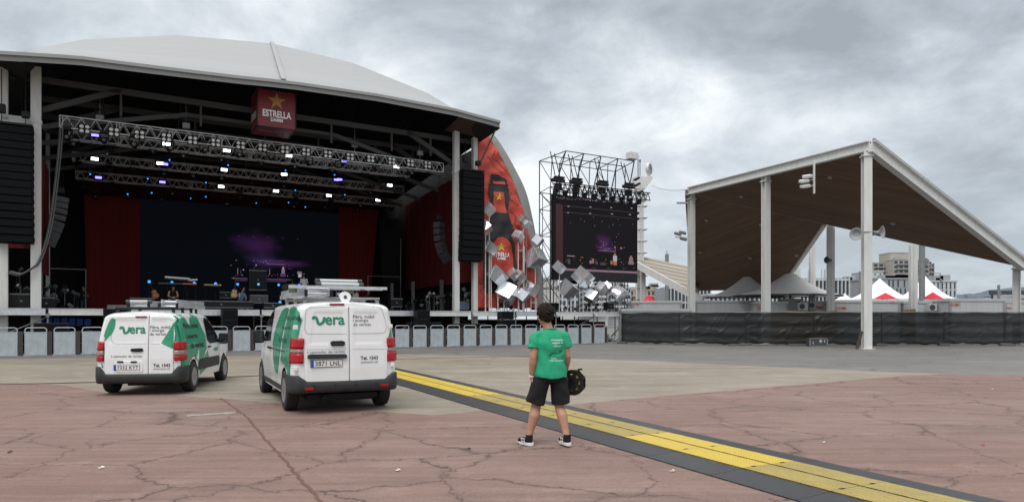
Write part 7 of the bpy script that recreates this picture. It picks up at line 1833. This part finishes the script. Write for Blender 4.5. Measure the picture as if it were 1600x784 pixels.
C_, qC, zC_ = figure(475, 428, 6.0, 'person in white t-shirt and blue cap standing on stage, back to us', 'stand', .15, M_whitecloth, M_denim, M_bluecloth)
D_, qD, zD_ = figure(541, 440, 9.0, 'drummer in a white shirt seated behind the pale drum kit', 'sit', PI, M_whitecloth, M_darkgrey, None)
E_2, qE, zE_ = figure(131, 447, 13.0, 'stagehand in black standing in the dark left wing beside the red curtain', 'stand', PI-.4, M_black, M_darkgrey, None)
E_3, qF, zF_ = figure(575, 453, 9.5, 'person in pale cap and dark clothes seated low, right of the drum kit', 'sit', PI, M_blackp, M_darkgrey, M_whiteprint)
def riser(u, v, w, d, z0, z1, lab, m=M_blackp):
    o = thing('stage_riser', lab, 'stage riser', group='stage risers'); at_stage(o, u, v, z0); b = MB(); b.box((0, 0, (z1-z0)/2), (w, d, z1-z0), bev=.02); b.build('riser_body', m, o)
    b = MB(); b.box((0, -d/2-.01, z1-z0-.04), (w, .03, .07)); b.build('edge_strip', M_darkgrey, o); return o
def seat(o_, q, v, zf, lab):
    o = thing('stool', lab, 'stool'); at_stage(o, q.x, v+.05, zf); b = MB(); b.lathe([(.17, .37), (.18, .38), (.17, .41)], (0, 0, 0), 'z', 16); b.build('seat', M_blackp, o)
    for k in range(4): a = PI/4+k*PI/2; b = MB(); b.tube((.05*math.cos(a), .05*math.sin(a), .37), (.2*math.cos(a), .2*math.sin(a), 0), .015, 6); b.build('leg', M_grey_steel, o)
seat(A_, qA, 4.5, zA_, 'black stool under the man in the black vest'); seat(B_2, qB, 5, zB_, 'black stool under the person in the pale blue shirt'); seat(D_, qD, 9, zD_, 'black drum stool under the drummer'); seat(E_3, qF, 9.5, zF_, 'black stool under the person beyond the drum kit')
riser(qA.x+.6, 5.0, 5.2, 2.4, DECK, max(zA_, DECK+.1), 'low black riser under the man in the black vest and his keyboards'); riser(qB.x-.2, 5.3, 3.6, 2.0, DECK, max(zB_, DECK+.1), 'low black riser under the guitar player in pale blue')
riser(qC.x, 6.2, 2.6, 2.0, DECK, max(zC_, DECK+.1), 'black riser under the standing person in white'); riser(qD.x+.4, 9.4, 5.4, 3.0, DECK, max(min(zD_, zF_), DECK+.1), 'black riser under the drum kit')

# ================================================================ STAGE GEAR
def place(x, y, v): return SP(x, y, v)
def guitar(x, y, v, lab, m, tilt, zb=None):
    q = place(x, y, v); o = thing('guitar', lab, 'guitar', group='guitars on stands'); at_stage(o, q.x, v, q.z)
    R = Euler((-.15, tilt, 0)).to_matrix(); b = MB(); b.ell(R@Vector((0, 0, 0)), (.20, .05, .17), 16, 8, R); b.ell(R@Vector((0, 0, .22)), (.15, .05, .14), 16, 8, R); b.build('guitar_body', m, o)
    b = MB(); b.bar(R@Vector((0, -.03, .25)), R@Vector((0, -.03, .85)), .05, .03); b.bar(R@Vector((0, -.03, .85)), R@Vector((0, -.02, 1.0)), .08, .03); b.build('neck', M_wood, o)
    b = MB()
    for sx in (-1, 1): b.tube((0, .1, .1), (sx*.2, -.1 if sx < 0 else .1, -.32), .012, 5)
    b.build('stand', M_blackp, o)
guitar(243, 462, 4.6, 'brown electric guitar leaning on a stand at the left', M_orange, -.35); guitar(366, 461, 4.6, 'pale acoustic guitar beside the seated player in blue', M_tan, .1); guitar(457, 460, 6.6, 'pale headed guitar upright left of the person in white', M_tan, 0)
def keyboard(x, y, v, lab, m, w=1.2, tilt=0):
    q = place(x, y, v); o = thing('keyboard', lab, 'keyboard', group='keyboards on stands'); at_stage(o, q.x, v, q.z); R = Euler((-.25, tilt, 0)).to_matrix()
    b = MB(); b.box((0, 0, 0), (w, .3, .09), R, 0, .01); b.build('keyboard_body', m, o); b = MB(); b.box((0, -.02, .05), (w*.9, .16, .02), R); b.build('keys', M_whiteprint, o)
    h = q.z-DECK-.25
    for sx in (-1, 1): b = MB(); b.tube((sx*w*.38, 0, 0), (sx*w*.42, 0, -h), .02, 6); b.build('leg', M_blackp, o)
keyboard(277, 435, 5.4, 'white keyboard on the top tier above the man in the black vest', M_whiteprint, 1.3, .05); keyboard(296, 444.5, 5.2, 'red keyboard right of the man in the black vest', M_redtxt, .75); keyboard(272, 444, 5.2, 'long dark keyboard on the lower tier behind the man in the black vest', M_darkgrey, 1.6)
keyboard(332, 446, 6.0, 'small tan keyboard on a slim stand between the two seated players', M_tan, .95); keyboard(301, 438, 5.5, 'small white keyboard on the top tier, right end', M_whiteprint, .5, -.1)
def drum(o, c, r, h, m=M_whiteprint, rx=0):
    b = MB(); R = Euler((rx, 0, 0)).to_matrix(); prof = [(r, -h/2), (r, h/2)]; n = 20
    b.loft([[Vector(c)+R@Vector((rr*math.cos(2*PI*i/n), rr*math.sin(2*PI*i/n), hh)) for i in range(n)] for rr, hh in prof], True, True); return b.build('drum', m, o)
q = place(543, 462, 8.4); dk = thing('drum_kit', 'pale drum kit with chrome hoops and cymbals in front of the red curtain', 'drum kit'); at_stage(dk, q.x, 8.4, q.z)
drum(dk, (0, .1, -.15), .30, .45, M_whiteprint, PI/2); drum(dk, (-.22, 0, .38), .18, .28, M_whitecloth, .3); drum(dk, (.26, 0, .36), .19, .28, M_whitecloth, .3); drum(dk, (.62, .2, .0), .24, .4, M_whiteprint); drum(dk, (-.55, .3, .1), .2, .2, M_chrome)
for x, y, z in ((-.75, .2, .75), (.0, .4, .95), (.75, .3, .85), (-.45, .5, .9)):
    b = MB(); b.lathe([(.24, 0), (.08, .02), (.03, .04)], (x, y, z), 'z', 20); b.build('cymbal', M_gold, dk); b = MB(); b.tube((x, y, z), (x*.95, y, -.5), .014, 6); b.build('cymbal_stand', M_chrome, dk)
dk2 = [0]
for i, (x, y, v) in enumerate(((233, 440, 4.4), (268.5, 441, 6.4), (303.5, 442, 6.0), (336.5, 443, 6.2), (371, 444, 6.8), (403.5, 444, 6.4), (435, 445, 6.4), (437, 472, 3.4), (467, 445, 6.8), (497, 445.5, 6.4), (555, 446.5, 7.6))):
    q = place(x, y, v); o = thing('stage_uplight', 'x', 'stage lamp', group='blue stand lights on the stage'); at_stage(o, q.x, v, q.z)
    b = MB(); b.lathe([(.08, .12), (.10, 0), (.10, -.08)], (0, 0, 0), 'y', 12); b.build('head', M_blackp, o); b = MB(); b.lathe([(.078, -.085), (.05, -.11)], (0, 0, 0), 'y', 12); b.build('lens', M_lens_c, o)
    b = MB(); b.tube((0, .02, -.1), (0, .02, DECK-q.z), .018, 6); b.lathe([(.16, 0), (.16, .02)], (0, .02, DECK-q.z), 'z', 12); b.build('stand', M_blackp, o)
    o['label'] = 'glowing blue lamp on a stand, %s' % ['leftmost, beside the brown guitar', 'over the man in the black vest', 'right of the red keyboard', 'over the tan keyboard', 'over the pale guitar', 'between the blue shirt and the white shirt players', 'left of the person in white', 'low one near the stage front', 'right beside the person in white', 'over the larger van\'s ladders', 'beside the drum kit'][i]
def amp(x, y, v, w, h, lab, m=M_blackp, d=.5, name='equipment_case'):
    q = place(x, y, v); o = thing(name, lab, 'case', group='equipment cases on the stage'); at_stage(o, q.x, v, max(DECK, q.z)); b = MB(); b.box((0, 0, h/2), (w, d, h), bev=.02); b.build('case_body', m, o)
    b = MB(); 
    b.box((0, -d/2-.01, h*.92), (w*.98, .02, .04)); b.box((0, -d/2-.01, h*.06), (w*.98, .02, .04)); b.box((0, -d/2-.011, h*.5), (.1, .02, .06)); b.build('trim', M_grey_steel, o)
amp(34, 484, .6, .9, .75, 'black rack with a blue screen left of the left pillar'); amp(73, 484, 1.5, .75, .60, 'black case with tan lid right of the left pillar'); amp(185, 484, 2.2, 1.0, .25, 'flat grey case left of the video wall base', M_grey_steel)
amp(222, 481, 3.2, 1.2, .55, 'black case at the left end of the riser'); amp(352, 466, 6.4, .8, .40, 'small black mixer rack left of the pale guitar'); amp(404, 474, 3.6, 1.0, .5, 'black wedge monitor right of the blue shirt player', M_darkgrey)
amp(345, 481, 3.0, 3.4, .40, 'long low black case under the blue shirt player'); amp(402, 455, 7.0, 1.1, 1.4, 'tall black amplifier stack left of the person in white'); amp(721, 484, 1.2, .9, .55, 'pale blue-grey flight case right of the right pillar', mat('pale blue case', (.16, .22, .30), .5))
amp(425, 481, 2.6, 1.0, .30, 'flat black case left of the larger van\'s ladders'); amp(618, 480, 4, .8, .6, 'black case at the right wing'); amp(752, 484, 1.0, .6, .4, 'small black box at the foot of the banner, left'); amp(812, 482, .9, .6, .5, 'small black box at the foot of the banner, middle'); 
amp(951, 484, 1.0, .6, .55, 'small black box on the deck below the video screen, right'); amp(845, 484, .8, 1.3, .5, 'black box at the foot of the banner, right'); amp(835, 480, .6, .9, .2, 'blue box near the walking man\'s head', M_tarp)
def tangle(x, y, v, w, h, n, lab, seed):
    q = place(x, y, v); rnd = random.Random(seed); o = thing('light_stand_cluster', lab, 'lighting gear', group='tangles of stands and cables in the wings'); at_stage(o, q.x, v, DECK)
    for k in range(n):
        x_, y_, z_ = rnd.uniform(-w/2, w/2), rnd.uniform(-.5, .5), rnd.uniform(.2, h); b = MB()
        b.tube((x_, y_, 0), (x_+rnd.uniform(-.1, .1), y_, z_), .015, 5); b.box((x_, y_, z_), (rnd.uniform(.12, .3), .15, rnd.uniform(.1, .25)), Euler((rnd.random(), rnd.random(), rnd.random())).to_matrix(), 0, .02); b.build('stand', rnd.choice([M_blackp, M_grey_steel, M_darkgrey, M_blackp]), o)
    b = MB()
    for k in range(10):
        p = Vector((rnd.uniform(-w/2, w/2), 0, rnd.uniform(0, h*.7))); pts = [p]
        for j in range(5): p = p+Vector((rnd.uniform(-.25, .25), rnd.uniform(-.1, .1), rnd.uniform(-.2, .2))); p.z = max(.02, p.z); pts.append(p)
        b.path(pts, .012, 5)
    b.build('cable', M_blackp, o)
tangle(92, 480, 3, 1.6, 1.3, 16, 'tangle of silver and black stands in the left wing', 1); tangle(40, 470, 1.5, 1.2, 1.9, 12, 'tall tangle of gear between the two left pillars', 2); tangle(685, 475, 3, 2.6, 1.3, 26, 'dense tangle of black stands left of the right pillar', 3)
tangle(733, 470, 1.4, 1.0, 1.5, 10, 'tangle of gear between the right pillar and the banner', 4); tangle(515, 474, 8, 2.0, 1.4, 12, 'group of slim stands left of the drum kit', 5); tangle(575, 478, 7, 2.0, 1.0, 10, 'group of slim stands right of the drum kit', 6); tangle(640, 482, 5, 1.5, .8, 8, 'low gear in the right wing', 7)
tangle(795, 484, .4, 2.0, .5, 10, 'low black gear at the foot of the red banner', 8); tangle(900, 484, 1.0, 4.0, .6, 16, 'black gear on the deck below the video screen', 9)
